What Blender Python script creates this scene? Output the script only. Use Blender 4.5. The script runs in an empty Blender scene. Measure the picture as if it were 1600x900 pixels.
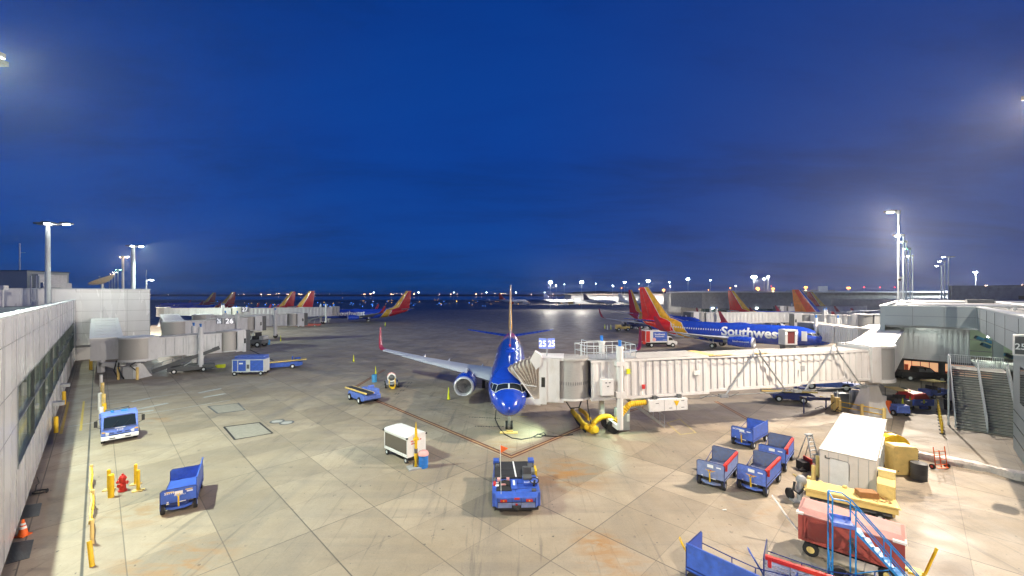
import bpy, bmesh, math, random
from mathutils import Vector, Matrix
random.seed(7)
R = math.radians
SC = bpy.context.scene
COL = SC.collection
# ---------------------------------------------------------------- camera
CAM_H = 11.7
FPX = 640.0            # focal length in pixels of the 1600 px wide photograph
HOR = 460.0            # row of the horizon
cam = bpy.data.cameras.new('camera')
cam.sensor_width = 36.0
cam.lens = 36.0 * FPX / 1600.0
cam.shift_y = (HOR - 450.0) / 1600.0
cam.clip_end = 20000
cam_o = bpy.data.objects.new('camera', cam)
cam_o.location = (0, 0, CAM_H)
cam_o.rotation_euler = (R(90), 0, 0)
COL.objects.link(cam_o)
SC.camera = cam_o
SC.render.resolution_x, SC.render.resolution_y = 1024, 576
# ---------------------------------------------------------------- colour management, sampling
SC.view_settings.view_transform = 'Standard'
SC.view_settings.look = 'None'
SC.view_settings.exposure = 0.0
SC.view_settings.gamma = 1.0
try:
    SC.cycles.use_denoising = True
    SC.cycles.denoiser = 'OPENIMAGEDENOISE'
    SC.cycles.max_bounces = 6
    SC.cycles.diffuse_bounces = 3
    SC.cycles.glossy_bounces = 3
    SC.cycles.transmission_bounces = 4
    SC.cycles.sample_clamp_indirect = 4.0
    SC.cycles.use_light_tree = True
    SC.cycles.caustics_reflective = False
    SC.cycles.caustics_refractive = False
except Exception:
    pass
# ---------------------------------------------------------------- dusk sky
W = bpy.data.worlds.new('World'); SC.world = W; W.use_nodes = True
nt = W.node_tree; nt.nodes.clear()
def N(t, **k):
    n = nt.nodes.new(t)
    for a, b in k.items(): setattr(n, a, b)
    return n
def ramp(node, stops, interp='LINEAR'):
    cr = node.color_ramp; cr.interpolation = interp
    while len(cr.elements) > 1: cr.elements.remove(cr.elements[-1])
    cr.elements[0].position = stops[0][0]; cr.elements[0].color = (*stops[0][1], 1)
    for p, c in stops[1:]:
        e = cr.elements.new(p); e.color = (*c, 1)
out = N('ShaderNodeOutputWorld'); bg = N('ShaderNodeBackground')
tc = N('ShaderNodeTexCoord'); sep = N('ShaderNodeSeparateXYZ')
nt.links.new(tc.outputs['Generated'], sep.inputs[0])
rv = N('ShaderNodeValToRGB')
ramp(rv, [(0.0, (.0020, .042, .185)), (.03, (.0010, .045, .225)), (.12, (.0003, .048, .280)), (.32, (.0002, .044, .29)), (.7, (.0004, .033, .23)), (1, (.001, .026, .18))])
nt.links.new(sep.outputs['Z'], rv.inputs[0])
rr = N('ShaderNodeValToRGB')      # the right-hand sky is paler and more violet, lit by the town
ramp(rr, [(0.0, (.055, .080, .22)), (.08, (.022, .056, .225)), (.3, (.009, .046, .240)), (.7, (.006, .036, .21)), (1, (.006, .03, .20))])
nt.links.new(sep.outputs['Z'], rr.inputs[0])
mx = N('ShaderNodeMapRange'); mx.interpolation_type = 'SMOOTHSTEP'
mx.inputs['From Min'].default_value = -.05; mx.inputs['From Max'].default_value = .85
nt.links.new(sep.outputs['X'], mx.inputs['Value'])
m1 = N('ShaderNodeMix', data_type='RGBA')
nt.links.new(mx.outputs[0], m1.inputs['Factor']); nt.links.new(rv.outputs[0], m1.inputs['A']); nt.links.new(rr.outputs[0], m1.inputs['B'])
# cloud streaks: noise over the direction projected on a flat cloud deck
zc = N('ShaderNodeMath', operation='ADD'); zc.inputs[1].default_value = .16
nt.links.new(sep.outputs['Z'], zc.inputs[0])
dx = N('ShaderNodeMath', operation='DIVIDE'); dy = N('ShaderNodeMath', operation='DIVIDE')
nt.links.new(sep.outputs['X'], dx.inputs[0]); nt.links.new(zc.outputs[0], dx.inputs[1])
nt.links.new(sep.outputs['Y'], dy.inputs[0]); nt.links.new(zc.outputs[0], dy.inputs[1])
cb = N('ShaderNodeCombineXYZ'); nt.links.new(dx.outputs[0], cb.inputs[0]); nt.links.new(dy.outputs[0], cb.inputs[1])
mp = N('ShaderNodeMapping'); mp.inputs['Rotation'].default_value = (0, 0, R(14)); mp.inputs['Scale'].default_value = (.5, 1.15, 1)
mp.inputs['Location'].default_value = (2.3, 1.1, 0)
nt.links.new(cb.outputs[0], mp.inputs[0])
ns = N('ShaderNodeTexNoise'); ns.inputs['Scale'].default_value = 1.3; ns.inputs['Detail'].default_value = 10; ns.inputs['Roughness'].default_value = .62; ns.inputs['Distortion'].default_value = .35
nt.links.new(mp.outputs[0], ns.inputs['Vector'])
cr = N('ShaderNodeValToRGB'); ramp(cr, [(.36, (1.10, 1.12, 1.08)), (.48, (1.0, 1.02, 1.02)), (.64, (.9, .78, .77))])
nt.links.new(ns.outputs[0], cr.inputs[0])
m2 = N('ShaderNodeMix', data_type='RGBA', blend_type='MULTIPLY'); m2.inputs['Factor'].default_value = 1
nt.links.new(m1.outputs['Result'], m2.inputs['A']); nt.links.new(cr.outputs[0], m2.inputs['B'])
sky = N('ShaderNodeTexSky'); sky.sky_type = 'NISHITA'; sky.sun_disc = False
sky.sun_elevation = R(-6); sky.sun_rotation = R(60)
m3 = N('ShaderNodeMix', data_type='RGBA', blend_type='ADD'); m3.inputs['Factor'].default_value = .05
nt.links.new(m2.outputs['Result'], m3.inputs['A']); nt.links.new(sky.outputs[0], m3.inputs['B'])
nt.links.new(m3.outputs['Result'], bg.inputs[0]); bg.inputs[1].default_value = 1.0
nt.links.new(bg.outputs[0], out.inputs[0])
# ---------------------------------------------------------------- lights of the floodlight masts
def spot(name, loc, aim, power, col, size=150, radius=.18, parent=None, blend=.6):
    l = bpy.data.lights.new(name, 'SPOT'); l.energy = power; l.color = col
    l.spot_size = R(size); l.spot_blend = blend; l.shadow_soft_size = radius
    o = bpy.data.objects.new(name, l); COL.objects.link(o)
    o.location = loc
    d = Vector(aim) - Vector(loc)
    o.rotation_euler = d.to_track_quat('-Z', 'Y').to_euler()
    if parent:
        o.parent = parent; o.location = Vector(loc) - parent.location
    return o
WARM = (1.0, .86, .70); GREENISH = (.86, 1.0, .84); COOL = (.85, .95, 1.0); NEUTRAL = (1.0, .92, .80); SODIUM = (1.0, .42, .10)

# ---------------------------------------------------------------- terminal grid and pixel helpers
E1 = Vector((-.711, .7033)); E2 = Vector((.7033, .711))
def GR(a, b, z=0.0):
    p = E1 * a + E2 * b
    return Vector((p.x, p.y, z))
def at(px, py, z=0.0):
    "the point at height z seen at a pixel of the 1600 x 900 photograph"
    k = (CAM_H - z) / (py - HOR)
    return Vector(((px - 800) * k, FPX * k, z))
A_E1 = math.atan2(E1.y, E1.x); A_E2 = math.atan2(E2.y, E2.x)

# ---------------------------------------------------------------- mesh collector
class MB:
    def __init__(s): s.v = []; s.f = []; s.mi = []; s.cur = 0; s.M = None
    def pt(s, p):
        p = Vector(p)
        if s.M is not None: p = s.M @ p
        s.v.append((p.x, p.y, p.z)); return len(s.v) - 1
    def face(s, idx): s.f.append(tuple(idx)); s.mi.append(s.cur)
    def poly(s, pts): s.face([s.pt(p) for p in pts])
    def box(s, x0, x1, y0, y1, z0, z1):
        i = [s.pt(p) for p in ((x0,y0,z0),(x1,y0,z0),(x1,y1,z0),(x0,y1,z0),(x0,y0,z1),(x1,y0,z1),(x1,y1,z1),(x0,y1,z1))]
        for q in ((0,3,2,1),(4,5,6,7),(0,1,5,4),(1,2,6,5),(2,3,7,6),(3,0,4,7)): s.face([i[j] for j in q])
        return s
    def hexa(s, P):
        i = [s.pt(p) for p in P]
        for q in ((0,3,2,1),(4,5,6,7),(0,1,5,4),(1,2,6,5),(2,3,7,6),(3,0,4,7)): s.face([i[j] for j in q])
        return s
    def rbox(s, c, size, rz=0.0, rx=0.0, ry=0.0):
        old = s.M
        T = Matrix.Translation(Vector(c)) @ Matrix.Rotation(rz, 4, 'Z') @ Matrix.Rotation(ry, 4, 'Y') @ Matrix.Rotation(rx, 4, 'X')
        s.M = T if old is None else old @ T
        s.box(-size[0]/2, size[0]/2, -size[1]/2, size[1]/2, -size[2]/2, size[2]/2)
        s.M = old; return s
    def bar(s, p0, p1, w, h=None):
        "square bar between two points"
        h = h or w
        p0, p1 = Vector(p0), Vector(p1); d = p1 - p0; L = d.length
        if L < 1e-6: return s
        d.normalize(); up = Vector((0,0,1)) if abs(d.z) < .95 else Vector((1,0,0))
        n = d.cross(up).normalized(); u = n.cross(d).normalized()
        P = []
        for q in (p0, p1):
            for a, b in ((-1,-1),(1,-1),(1,1),(-1,1)): P.append(q + n*(a*w/2) + u*(b*h/2))
        s.hexa([P[0],P[1],P[2],P[3],P[4],P[5],P[6],P[7]]); return s
    def cyl(s, p0, p1, r0, r1=None, n=12, caps=True):
        r1 = r0 if r1 is None else r1
        p0, p1 = Vector(p0), Vector(p1); d = (p1 - p0).normalized()
        up = Vector((0,0,1)) if abs(d.z) < .95 else Vector((1,0,0))
        a = d.cross(up).normalized(); b = d.cross(a).normalized()
        A = [s.pt(p0 + (a*math.cos(2*math.pi*i/n) + b*math.sin(2*math.pi*i/n))*r0) for i in range(n)]
        B = [s.pt(p1 + (a*math.cos(2*math.pi*i/n) + b*math.sin(2*math.pi*i/n))*r1) for i in range(n)]
        for i in range(n): j = (i+1) % n; s.face((A[i], A[j], B[j], B[i]))
        if caps: s.face(list(reversed(A))); s.face(B)
        return s
    def tube(s, pts, r, n=6, closed=False):
        pts = [Vector(p) for p in pts]; rings = []
        a = None
        for i, p in enumerate(pts):
            q0 = pts[max(i-1, 0)]; q1 = pts[min(i+1, len(pts)-1)]
            d = (q1 - q0).normalized()
            if a is None:
                up = Vector((0,0,1)) if abs(d.z) < .9 else Vector((1,0,0)); a = d.cross(up).normalized()
            else:
                a = (a - d * a.dot(d)); a = a.normalized() if a.length > 1e-5 else d.orthogonal().normalized()
            b = d.cross(a).normalized()
            rr_ = r[i] if isinstance(r, (list, tuple)) else r
            rings.append([s.pt(p + (a*math.cos(2*math.pi*k/n) + b*math.sin(2*math.pi*k/n))*rr_) for k in range(n)])
        for A, B in zip(rings, rings[1:]):
            for k in range(n): j = (k+1) % n; s.face((A[k], A[j], B[j], B[k]))
        s.face(list(reversed(rings[0]))); s.face(rings[-1]); return s
    def loft(s, rings, caps=True, closed=True):
        I = [[s.pt(p) for p in r] for r in rings]
        for A, B in zip(I, I[1:]):
            n = len(A)
            for k in range(n if closed else n-1): j = (k+1) % n; s.face((A[k], A[j], B[j], B[k]))
        if caps and closed: s.face(list(reversed(I[0]))); s.face(I[-1])
        return s
    def prism(s, poly, z0, z1):
        A = [s.pt((x, y, z0)) for x, y in poly]; B = [s.pt((x, y, z1)) for x, y in poly]; n = len(A)
        for i in range(n): j = (i+1) % n; s.face((A[i], A[j], B[j], B[i]))
        s.face(list(reversed(A))); s.face(B); return s
    def prism_y(s, poly, y0, y1):
        "profile in x,z extruded along y"
        A = [s.pt((x, y0, z)) for x, z in poly]; B = [s.pt((x, y1, z)) for x, z in poly]; n = len(A)
        for i in range(n): j = (i+1) % n; s.face((A[i], A[j], B[j], B[i]))
        s.face(list(reversed(A))); s.face(B); return s
    def ball(s, c, r, n=10, m=6, sq=1.0):
        c = Vector(c); rings = []
        for i in range(1, m):
            t = math.pi * i / m
            rings.append([c + Vector((r*math.sin(t)*math.cos(2*math.pi*k/n), r*math.sin(t)*math.sin(2*math.pi*k/n), r*sq*math.cos(t))) for k in range(n)])
        s.loft(rings); return s
    def wheel(s, c, r, w, axis=(0,1,0), n=16):
        c = Vector(c); a = Vector(axis).normalized()
        s.cyl(c - a*w/2, c + a*w/2, r, n=n); return s
    def text(s, string, size, O, ax, ay, off=.004, align='CENTER', bold=.0, spacing=1.0, shear=0.0, th=.004):
        "writing laid on a plane: origin O, ax = reading direction, ay = up"
        vs, fs = glyphs(string, bold, spacing, shear)
        if not vs: return s
        x0 = min(v[0] for v in vs); x1 = max(v[0] for v in vs); w = x1 - x0
        sh = {'CENTER': -(x0+x1)/2, 'LEFT': -x0, 'RIGHT': -x1}[align]
        O = Vector(O); ax = Vector(ax).normalized(); ay = Vector(ay).normalized(); nz = ax.cross(ay)
        I = [s.pt(O + ax*((v[0]+sh)*size) + ay*(v[1]*size) + nz*off) for v in vs]
        for f in fs: s.face([I[j] for j in f])
        return s
    def build(s, name, mats, parent=None, smooth=False, bevel=0.0, ang=38):
        me = bpy.data.meshes.new(name); me.from_pydata(s.v, [], s.f)
        if not isinstance(mats, (list, tuple)): mats = [mats]
        for m in mats: me.materials.append(m)
        if len(mats) > 1:
            for p, i in zip(me.polygons, s.mi): p.material_index = i
        bm = bmesh.new(); bm.from_mesh(me); bmesh.ops.recalc_face_normals(bm, faces=bm.faces); bm.to_mesh(me); bm.free()
        if smooth:
            me.polygons.foreach_set('use_smooth', [True]*len(me.polygons))
            try: me.set_sharp_from_angle(angle=R(ang))
            except Exception: pass
        me.update()
        o = bpy.data.objects.new(name, me); COL.objects.link(o)
        if parent: o.parent = parent
        if bevel:
            b = o.modifiers.new('bevel', 'BEVEL'); b.width = bevel; b.segments = 2; b.limit_method = 'ANGLE'; b.angle_limit = R(40); b.use_clamp_overlap = True
            b.harden_normals = False
        return o
_gl = {}
def glyphs(string, bold=0.0, spacing=1.0, shear=0.0, cuts=None):
    key = (string, bold, spacing, shear, cuts)
    if key in _gl: return _gl[key]
    cu = bpy.data.curves.new('txt', 'FONT'); cu.body = string; cu.size = 1.0; cu.resolution_u = 3
    cu.offset = bold; cu.space_character = spacing; cu.shear = shear; cu.fill_mode = 'FRONT'
    ob = bpy.data.objects.new('txt', cu); COL.objects.link(ob)
    bpy.context.view_layer.update()
    me = bpy.data.meshes.new_from_object(ob.evaluated_get(bpy.context.evaluated_depsgraph_get()))
    if cuts:
        bm = bmesh.new(); bm.from_mesh(me)
        y = -.3
        while y < 1.0:
            bmesh.ops.bisect_plane(bm, geom=bm.verts[:]+bm.edges[:]+bm.faces[:], plane_co=(0,y,0), plane_no=(0,1,0)); y += cuts
        bm.to_mesh(me); bm.free()
    r = ([tuple(v.co) for v in me.vertices], [tuple(p.vertices) for p in me.polygons])
    bpy.data.objects.remove(ob); bpy.data.meshes.remove(me); bpy.data.curves.remove(cu)
    _gl[key] = r; return r
def thing(name, label, cat, loc=(0,0,0), rz=0.0, group=None):
    o = bpy.data.objects.new(name, None); o.empty_display_size = .2; COL.objects.link(o)
    o.location = loc; o.rotation_euler = (0, 0, rz)
    o['label'] = label; o['category'] = cat
    if group: o['group'] = group
    return o
def tag(o, label, cat, group=None):
    o['label'] = label; o['category'] = cat
    if group: o['group'] = group
    return o
def struct(o): o['kind'] = 'structure'; return o
def kids(o): return [c for c in COL.objects if c.parent == o]
_kids = {}
def dup(root, loc, rz, label, group=None, scale=None, skip=()):
    if root.name not in _kids: _kids[root.name] = [(c, kids(c)) for c in kids(root)]
    r = root.copy(); COL.objects.link(r); r.location = loc; r.rotation_euler = (0, 0, rz); r['label'] = label
    if group: r['group'] = group
    if scale: r.scale = (scale,)*3 if not isinstance(scale, (tuple, list)) else scale
    for c, gs in _kids[root.name]:
        if c.name.split('.')[0] in skip or c.get('solo'): continue
        d = c.copy(); COL.objects.link(d); d.parent = r
        for g in gs:
            e = g.copy(); COL.objects.link(e); e.parent = d
    return r
# ---------------------------------------------------------------- materials
def mat(name, rgb, rough=.55, metal=0.0, var=.12, scale=2.5, dirt=0.0, dirt_col=(.12,.10,.08), bump=0.0, bscale=20, coat=0.0, stretch=None):
    m = bpy.data.materials.new(name); m.use_nodes = True
    t = m.node_tree; b = t.nodes['Principled BSDF']; L = t.links
    b.inputs['Roughness'].default_value = rough; b.inputs['Metallic'].default_value = metal
    if coat: b.inputs['Coat Weight'].default_value = coat; b.inputs['Coat Roughness'].default_value = .08
    co = t.nodes.new('ShaderNodeTexCoord'); src = co.outputs['Object']
    if stretch:
        mpn = t.nodes.new('ShaderNodeMapping'); mpn.inputs['Scale'].default_value = stretch
        L.new(src, mpn.inputs[0]); src = mpn.outputs[0]
    n = t.nodes.new('ShaderNodeTexNoise'); n.inputs['Scale'].default_value = scale; n.inputs['Detail'].default_value = 5
    L.new(src, n.inputs['Vector'])
    r = t.nodes.new('ShaderNodeValToRGB')
    lo = tuple(c*(1-var) for c in rgb); hi = tuple(min(1, c*(1+var)) for c in rgb)
    ramp(r, [(.3, lo), (.7, hi)]); L.new(n.outputs[0], r.inputs[0]); colr = r.outputs[0]
    if dirt > 0:
        n2 = t.nodes.new('ShaderNodeTexNoise'); n2.inputs['Scale'].default_value = scale*1.7; n2.inputs['Detail'].default_value = 8; n2.inputs['Roughness'].default_value = .7
        L.new(src, n2.inputs['Vector'])
        mr = t.nodes.new('ShaderNodeMapRange'); mr.inputs['From Min'].default_value = .52; mr.inputs['From Max'].default_value = .72
        mr.inputs['To Max'].default_value = dirt
        L.new(n2.outputs[0], mr.inputs['Value'])
        x = t.nodes.new('ShaderNodeMix'); x.data_type = 'RGBA'
        L.new(mr.outputs[0], x.inputs['Factor']); L.new(colr, x.inputs['A']); x.inputs['B'].default_value = (*dirt_col, 1)
        colr = x.outputs['Result']
    L.new(colr, b.inputs['Base Color'])
    rm = t.nodes.new('ShaderNodeMapRange'); rm.inputs['To Min'].default_value = max(0, rough-.1); rm.inputs['To Max'].default_value = min(1, rough+.12)
    L.new(n.outputs[0], rm.inputs['Value']); L.new(rm.outputs[0], b.inputs['Roughness'])
    if bump:
        n3 = t.nodes.new('ShaderNodeTexNoise'); n3.inputs['Scale'].default_value = bscale; n3.inputs['Detail'].default_value = 4
        L.new(src, n3.inputs['Vector'])
        bp = t.nodes.new('ShaderNodeBump'); bp.inputs['Strength'].default_value = bump; bp.inputs['Distance'].default_value = .02
        L.new(n3.outputs[0], bp.inputs['Height']); L.new(bp.outputs[0], b.inputs['Normal'])
    return m
def emit(name, rgb, strength):
    m = bpy.data.materials.new(name); m.use_nodes = True; t = m.node_tree
    b = t.nodes['Principled BSDF']; b.inputs['Base Color'].default_value = (*[min(1, c) for c in rgb], 1)
    b.inputs['Emission Color'].default_value = (*rgb, 1); b.inputs['Emission Strength'].default_value = strength
    n = t.nodes.new('ShaderNodeTexNoise'); n.inputs['Scale'].default_value = 3
    mr = t.nodes.new('ShaderNodeMapRange'); mr.inputs['To Min'].default_value = strength*.85; mr.inputs['To Max'].default_value = strength*1.15
    t.links.new(n.outputs[0], mr.inputs['Value']); t.links.new(mr.outputs[0], b.inputs['Emission Strength'])
    return m
M = {}
M['blue_paint'] = mat('blue_paint', (.045, .115, .50), .40, var=.2, dirt=.55, dirt_col=(.07,.09,.20), scale=3.5, coat=.15)
M['blue_faded'] = mat('blue_faded', (.095, .17, .56), .5, var=.22, dirt=.8, dirt_col=(.17,.19,.27), scale=4.5)
M['blue_bed'] = mat('blue_bed_worn', (.13, .16, .27), .65, dirt=.95, dirt_col=(.21,.155,.11), scale=3.0)
M['blue_worn'] = mat('blue_worn', (.19, .25, .46), .55, var=.2, dirt=.9, dirt_col=(.25,.22,.22), scale=4)
M['navy'] = mat('navy_paint', (.012, .03, .16), .4, dirt=.2)
M['sky_blue'] = mat('sky_blue_paint', (.015, .23, .60), .4, dirt=.35, dirt_col=(.10,.16,.22))
M['white'] = mat('white_paint', (.74, .73, .71), .42, var=.05, dirt=.18, dirt_col=(.42,.38,.32))
M['bridge_white'] = mat('bridge_white', (.71, .69, .66), .5, var=.07, scale=1.0, dirt=.40, dirt_col=(.42,.35,.27), stretch=(1,1,.35))
M['bridge_grey'] = mat('bridge_grey', (.60, .61, .62), .5, var=.07, scale=.8, dirt=.3, dirt_col=(.25,.24,.23), stretch=(1,1,.35))
M['roof_grey'] = mat('bridge_roof', (.42, .40, .37), .7, var=.12, scale=1.2, dirt=.6, dirt_col=(.22,.20,.17))
M['curtain'] = mat('curtain_grey', (.40, .39, .37), .5, metal=.2, var=.06, scale=3, stretch=(1,1,8))
M['grey'] = mat('grey_paint', (.32, .33, .34), .5)
M['dark_grey'] = mat('dark_grey', (.09, .095, .10), .6)
M['black'] = mat('black_rubber', (.016, .016, .018), .75, bump=.2)
M['belt'] = mat('conveyor_belt', (.022, .023, .026), .7, var=.2, dirt=.3, dirt_col=(.07,.065,.06))
M['steel'] = mat('galvanised_steel', (.50, .52, .53), .38, metal=.75, dirt=.2, dirt_col=(.3,.28,.25))
M['steel_light'] = mat('painted_light_steel', (.58, .62, .62), .45, var=.06)
M['chrome'] = mat('polished_metal', (.78, .78, .80), .33, metal=.55, var=.03)
M['yellow'] = mat('yellow_paint', (.78, .50, .015), .45, dirt=.25, dirt_col=(.35,.22,.05))
M['safety_yellow'] = mat('safety_yellow', (.72, .78, .02), .5, var=.06)
M['cream'] = mat('cream_yellow', (.80, .58, .20), .55, dirt=.3, dirt_col=(.35,.22,.10), scale=1.5)
M['red'] = mat('red_paint', (.55, .03, .02), .42, dirt=.25, dirt_col=(.25,.04,.03))
M['faded_red'] = mat('faded_red', (.36, .065, .05), .65, dirt=.6, dirt_col=(.26,.12,.09), scale=1.8)
M['pale_red'] = mat('chalky_red_top', (.50, .25, .22), .75, dirt=.5, dirt_col=(.42,.22,.12), scale=1.6)
M['orange'] = mat('safety_orange', (.85, .14, .015), .5, var=.06)
M['pink'] = mat('faded_pink', (.80, .42, .40), .6, var=.08)
M['barrel_blue'] = mat('barrel_blue', (.02, .17, .55), .45)
M['barrel_light'] = mat('barrel_sky_blue', (.06, .30, .60), .5)
M['panel'] = mat('terminal_panel', (.74, .75, .75), .26, metal=.2, var=.05, scale=.5, dirt=.10, dirt_col=(.45,.45,.43), stretch=(1,1,.15))
M['panel_dark'] = mat('terminal_panel_seam', (.12, .13, .13), .6)
M['panel_grey'] = mat('terminal_fascia', (.30, .35, .37), .38, metal=.2, var=.06, scale=.3)
M['concrete'] = mat('concrete_wall', (.34, .33, .31), .85, var=.14, scale=.6, dirt=.4, dirt_col=(.16,.15,.14), bump=.2)
M['concrete_dark'] = mat('dark_concrete', (.12, .12, .115), .85, var=.15, scale=.5)
M['kerb'] = mat('painted_kerb', (.80, .70, .63), .8, var=.10, scale=3, dirt=.6, dirt_col=(.28,.24,.21), bump=.5, bscale=8)
M['roof'] = mat('membrane_roof', (.20, .21, .21), .85, var=.15, scale=.3, dirt=.4, dirt_col=(.10,.10,.10))
M['plywood'] = mat('plywood_box', (.36, .17, .06), .7, stretch=(1,8,1))
M['maroon'] = mat('maroon_curtain', (.14, .018, .018), .8, stretch=(6,1,1))
M['winglet'] = mat('winglet_red', (.30, .02, .05), .35)
M['wing'] = mat('wing_grey', (.42, .45, .50), .32, var=.05, scale=.7)
M['canvas'] = mat('canopy_canvas', (.50, .43, .36), .85, var=.15, stretch=(1,1,3))
M['far_white'] = mat('far_white', (.62, .64, .66), .5)
M['tail_red'] = mat('tail_red', (.65, .04, .04), .4)
M['tail_navy'] = mat('tail_navy', (.02, .03, .09), .4)
M['hose'] = mat('hose_yellow', (.78, .48, .01), .55, stretch=(1,1,1), bump=.8, bscale=30)
M['land'] = mat('far_land', (.020, .024, .03), .95)
M['letter_white'] = mat('letter_white', (.86, .86, .84), .4, var=.03)
M['letter_red'] = mat('letter_red', (.55, .03, .03), .5, var=.05)
M['letter_orange'] = mat('emblem_gold', (.75, .42, .05), .5)
M['letter_grey'] = mat('letter_dark', (.10, .10, .11), .5)
M['wood_grey'] = mat('grey_plank', (.36, .33, .29), .8, stretch=(1,8,1), dirt=.5)
M['louvre'] = mat('louvre_metal', (.22, .25, .26), .4, metal=.5)
def glassy(name, rgb, rough=.06):
    m = bpy.data.materials.new(name); m.use_nodes = True; b = m.node_tree.nodes['Principled BSDF']
    b.inputs['Base Color'].default_value = (*rgb, 1); b.inputs['Roughness'].default_value = rough
    b.inputs['IOR'].default_value = 1.55; b.inputs['Specular IOR Level'].default_value = .8
    t = m.node_tree; n = t.nodes.new('ShaderNodeTexNoise'); n.inputs['Scale'].default_value = .7
    co = t.nodes.new('ShaderNodeTexCoord'); t.links.new(co.outputs['Object'], n.inputs['Vector'])
    bp = t.nodes.new('ShaderNodeBump'); bp.inputs['Strength'].default_value = .15; bp.inputs['Distance'].default_value = .05
    t.links.new(n.outputs[0], bp.inputs['Height']); t.links.new(bp.outputs[0], b.inputs['Normal'])
    return m
M['glass_dark'] = glassy('dark_glass', (.012, .018, .022))
M['glass_green'] = mat('reflection_streak_glass', (.10, .14, .125), .06, var=.75, scale=.55, dirt=.5, dirt_col=(.20,.20,.13), stretch=(1.4,1.4,.25))  # upright colour streaks stand in for reflections and a dim interior
M['lamp_white'] = emit('lamp_white', (.95, 1.0, .98), 60)
M['lamp_cool'] = emit('lamp_cool', (.75, .92, 1.0), 45)
M['lamp_green'] = emit('lamp_green', (.35, 1.0, .75), 30)
M['lamp_warm'] = emit('lamp_warm', (1.0, .62, .40), 40)
M['lamp_sodium'] = emit('lamp_sodium', (1.0, .30, .04), 14)
M['lamp_red'] = emit('lamp_red', (1.0, .03, .03), 14)
M['lamp_amber'] = emit('lamp_amber', (1.0, .50, .06), 12)
M['lamp_blue'] = emit('taxi_blue', (.06, .25, 1.0), 8)
M['sign_blue'] = emit('sign_blue', (.14, .19, .52), .8)
M['sign_lit'] = emit('sign_lit', (1.0, .97, 1.0), 1.0)
M['room_warm'] = emit('room_warm', (1.0, .55, .28), .75)
M['room_green'] = emit('room_green', (.40, .48, .34), .24)
M['room_white'] = emit('room_white', (.8, .85, .75), 1.0)

def clear_glass():
    m = bpy.data.materials.new('clear_glass'); m.use_nodes = True; b = m.node_tree.nodes['Principled BSDF']
    b.inputs['Base Color'].default_value = (.85, .95, .9, 1); b.inputs['Roughness'].default_value = .02; b.inputs['Transmission Weight'].default_value = 1.0; b.inputs['IOR'].default_value = 1.1
    return m
M['clear_glass'] = clear_glass()

def painted_glow_glass():
    "glazing with streaks of room light and reflections painted into its colour and glow"
    m = bpy.data.materials.new('painted_glow_glass'); m.use_nodes = True; t = m.node_tree; b = t.nodes['Principled BSDF']; L = t.links
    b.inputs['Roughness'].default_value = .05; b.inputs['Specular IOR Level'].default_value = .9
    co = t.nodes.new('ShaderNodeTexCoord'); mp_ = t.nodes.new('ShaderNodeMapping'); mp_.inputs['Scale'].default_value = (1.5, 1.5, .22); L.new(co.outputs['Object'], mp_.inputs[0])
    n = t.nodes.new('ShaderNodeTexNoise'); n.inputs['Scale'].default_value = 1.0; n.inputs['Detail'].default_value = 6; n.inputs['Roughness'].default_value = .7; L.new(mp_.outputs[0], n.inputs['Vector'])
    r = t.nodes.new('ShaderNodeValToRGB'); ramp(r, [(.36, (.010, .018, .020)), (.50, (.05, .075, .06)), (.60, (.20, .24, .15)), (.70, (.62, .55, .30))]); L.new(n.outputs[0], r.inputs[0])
    L.new(r.outputs[0], b.inputs['Base Color']); L.new(r.outputs[0], b.inputs['Emission Color']); b.inputs['Emission Strength'].default_value = .35  # the noise streaks also glow faintly, imitating a lit interior
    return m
M['painted_glow_glass'] = painted_glow_glass()
GM = Matrix(((E2.x, E1.x, 0, 0), (E2.y, E1.y, 0, 0), (0, 0, 1, 0), (0, 0, 0, 1)))   # (b, a, z) of the terminal grid -> world
def GB():
    m = MB(); m.M = GM; return m
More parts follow.
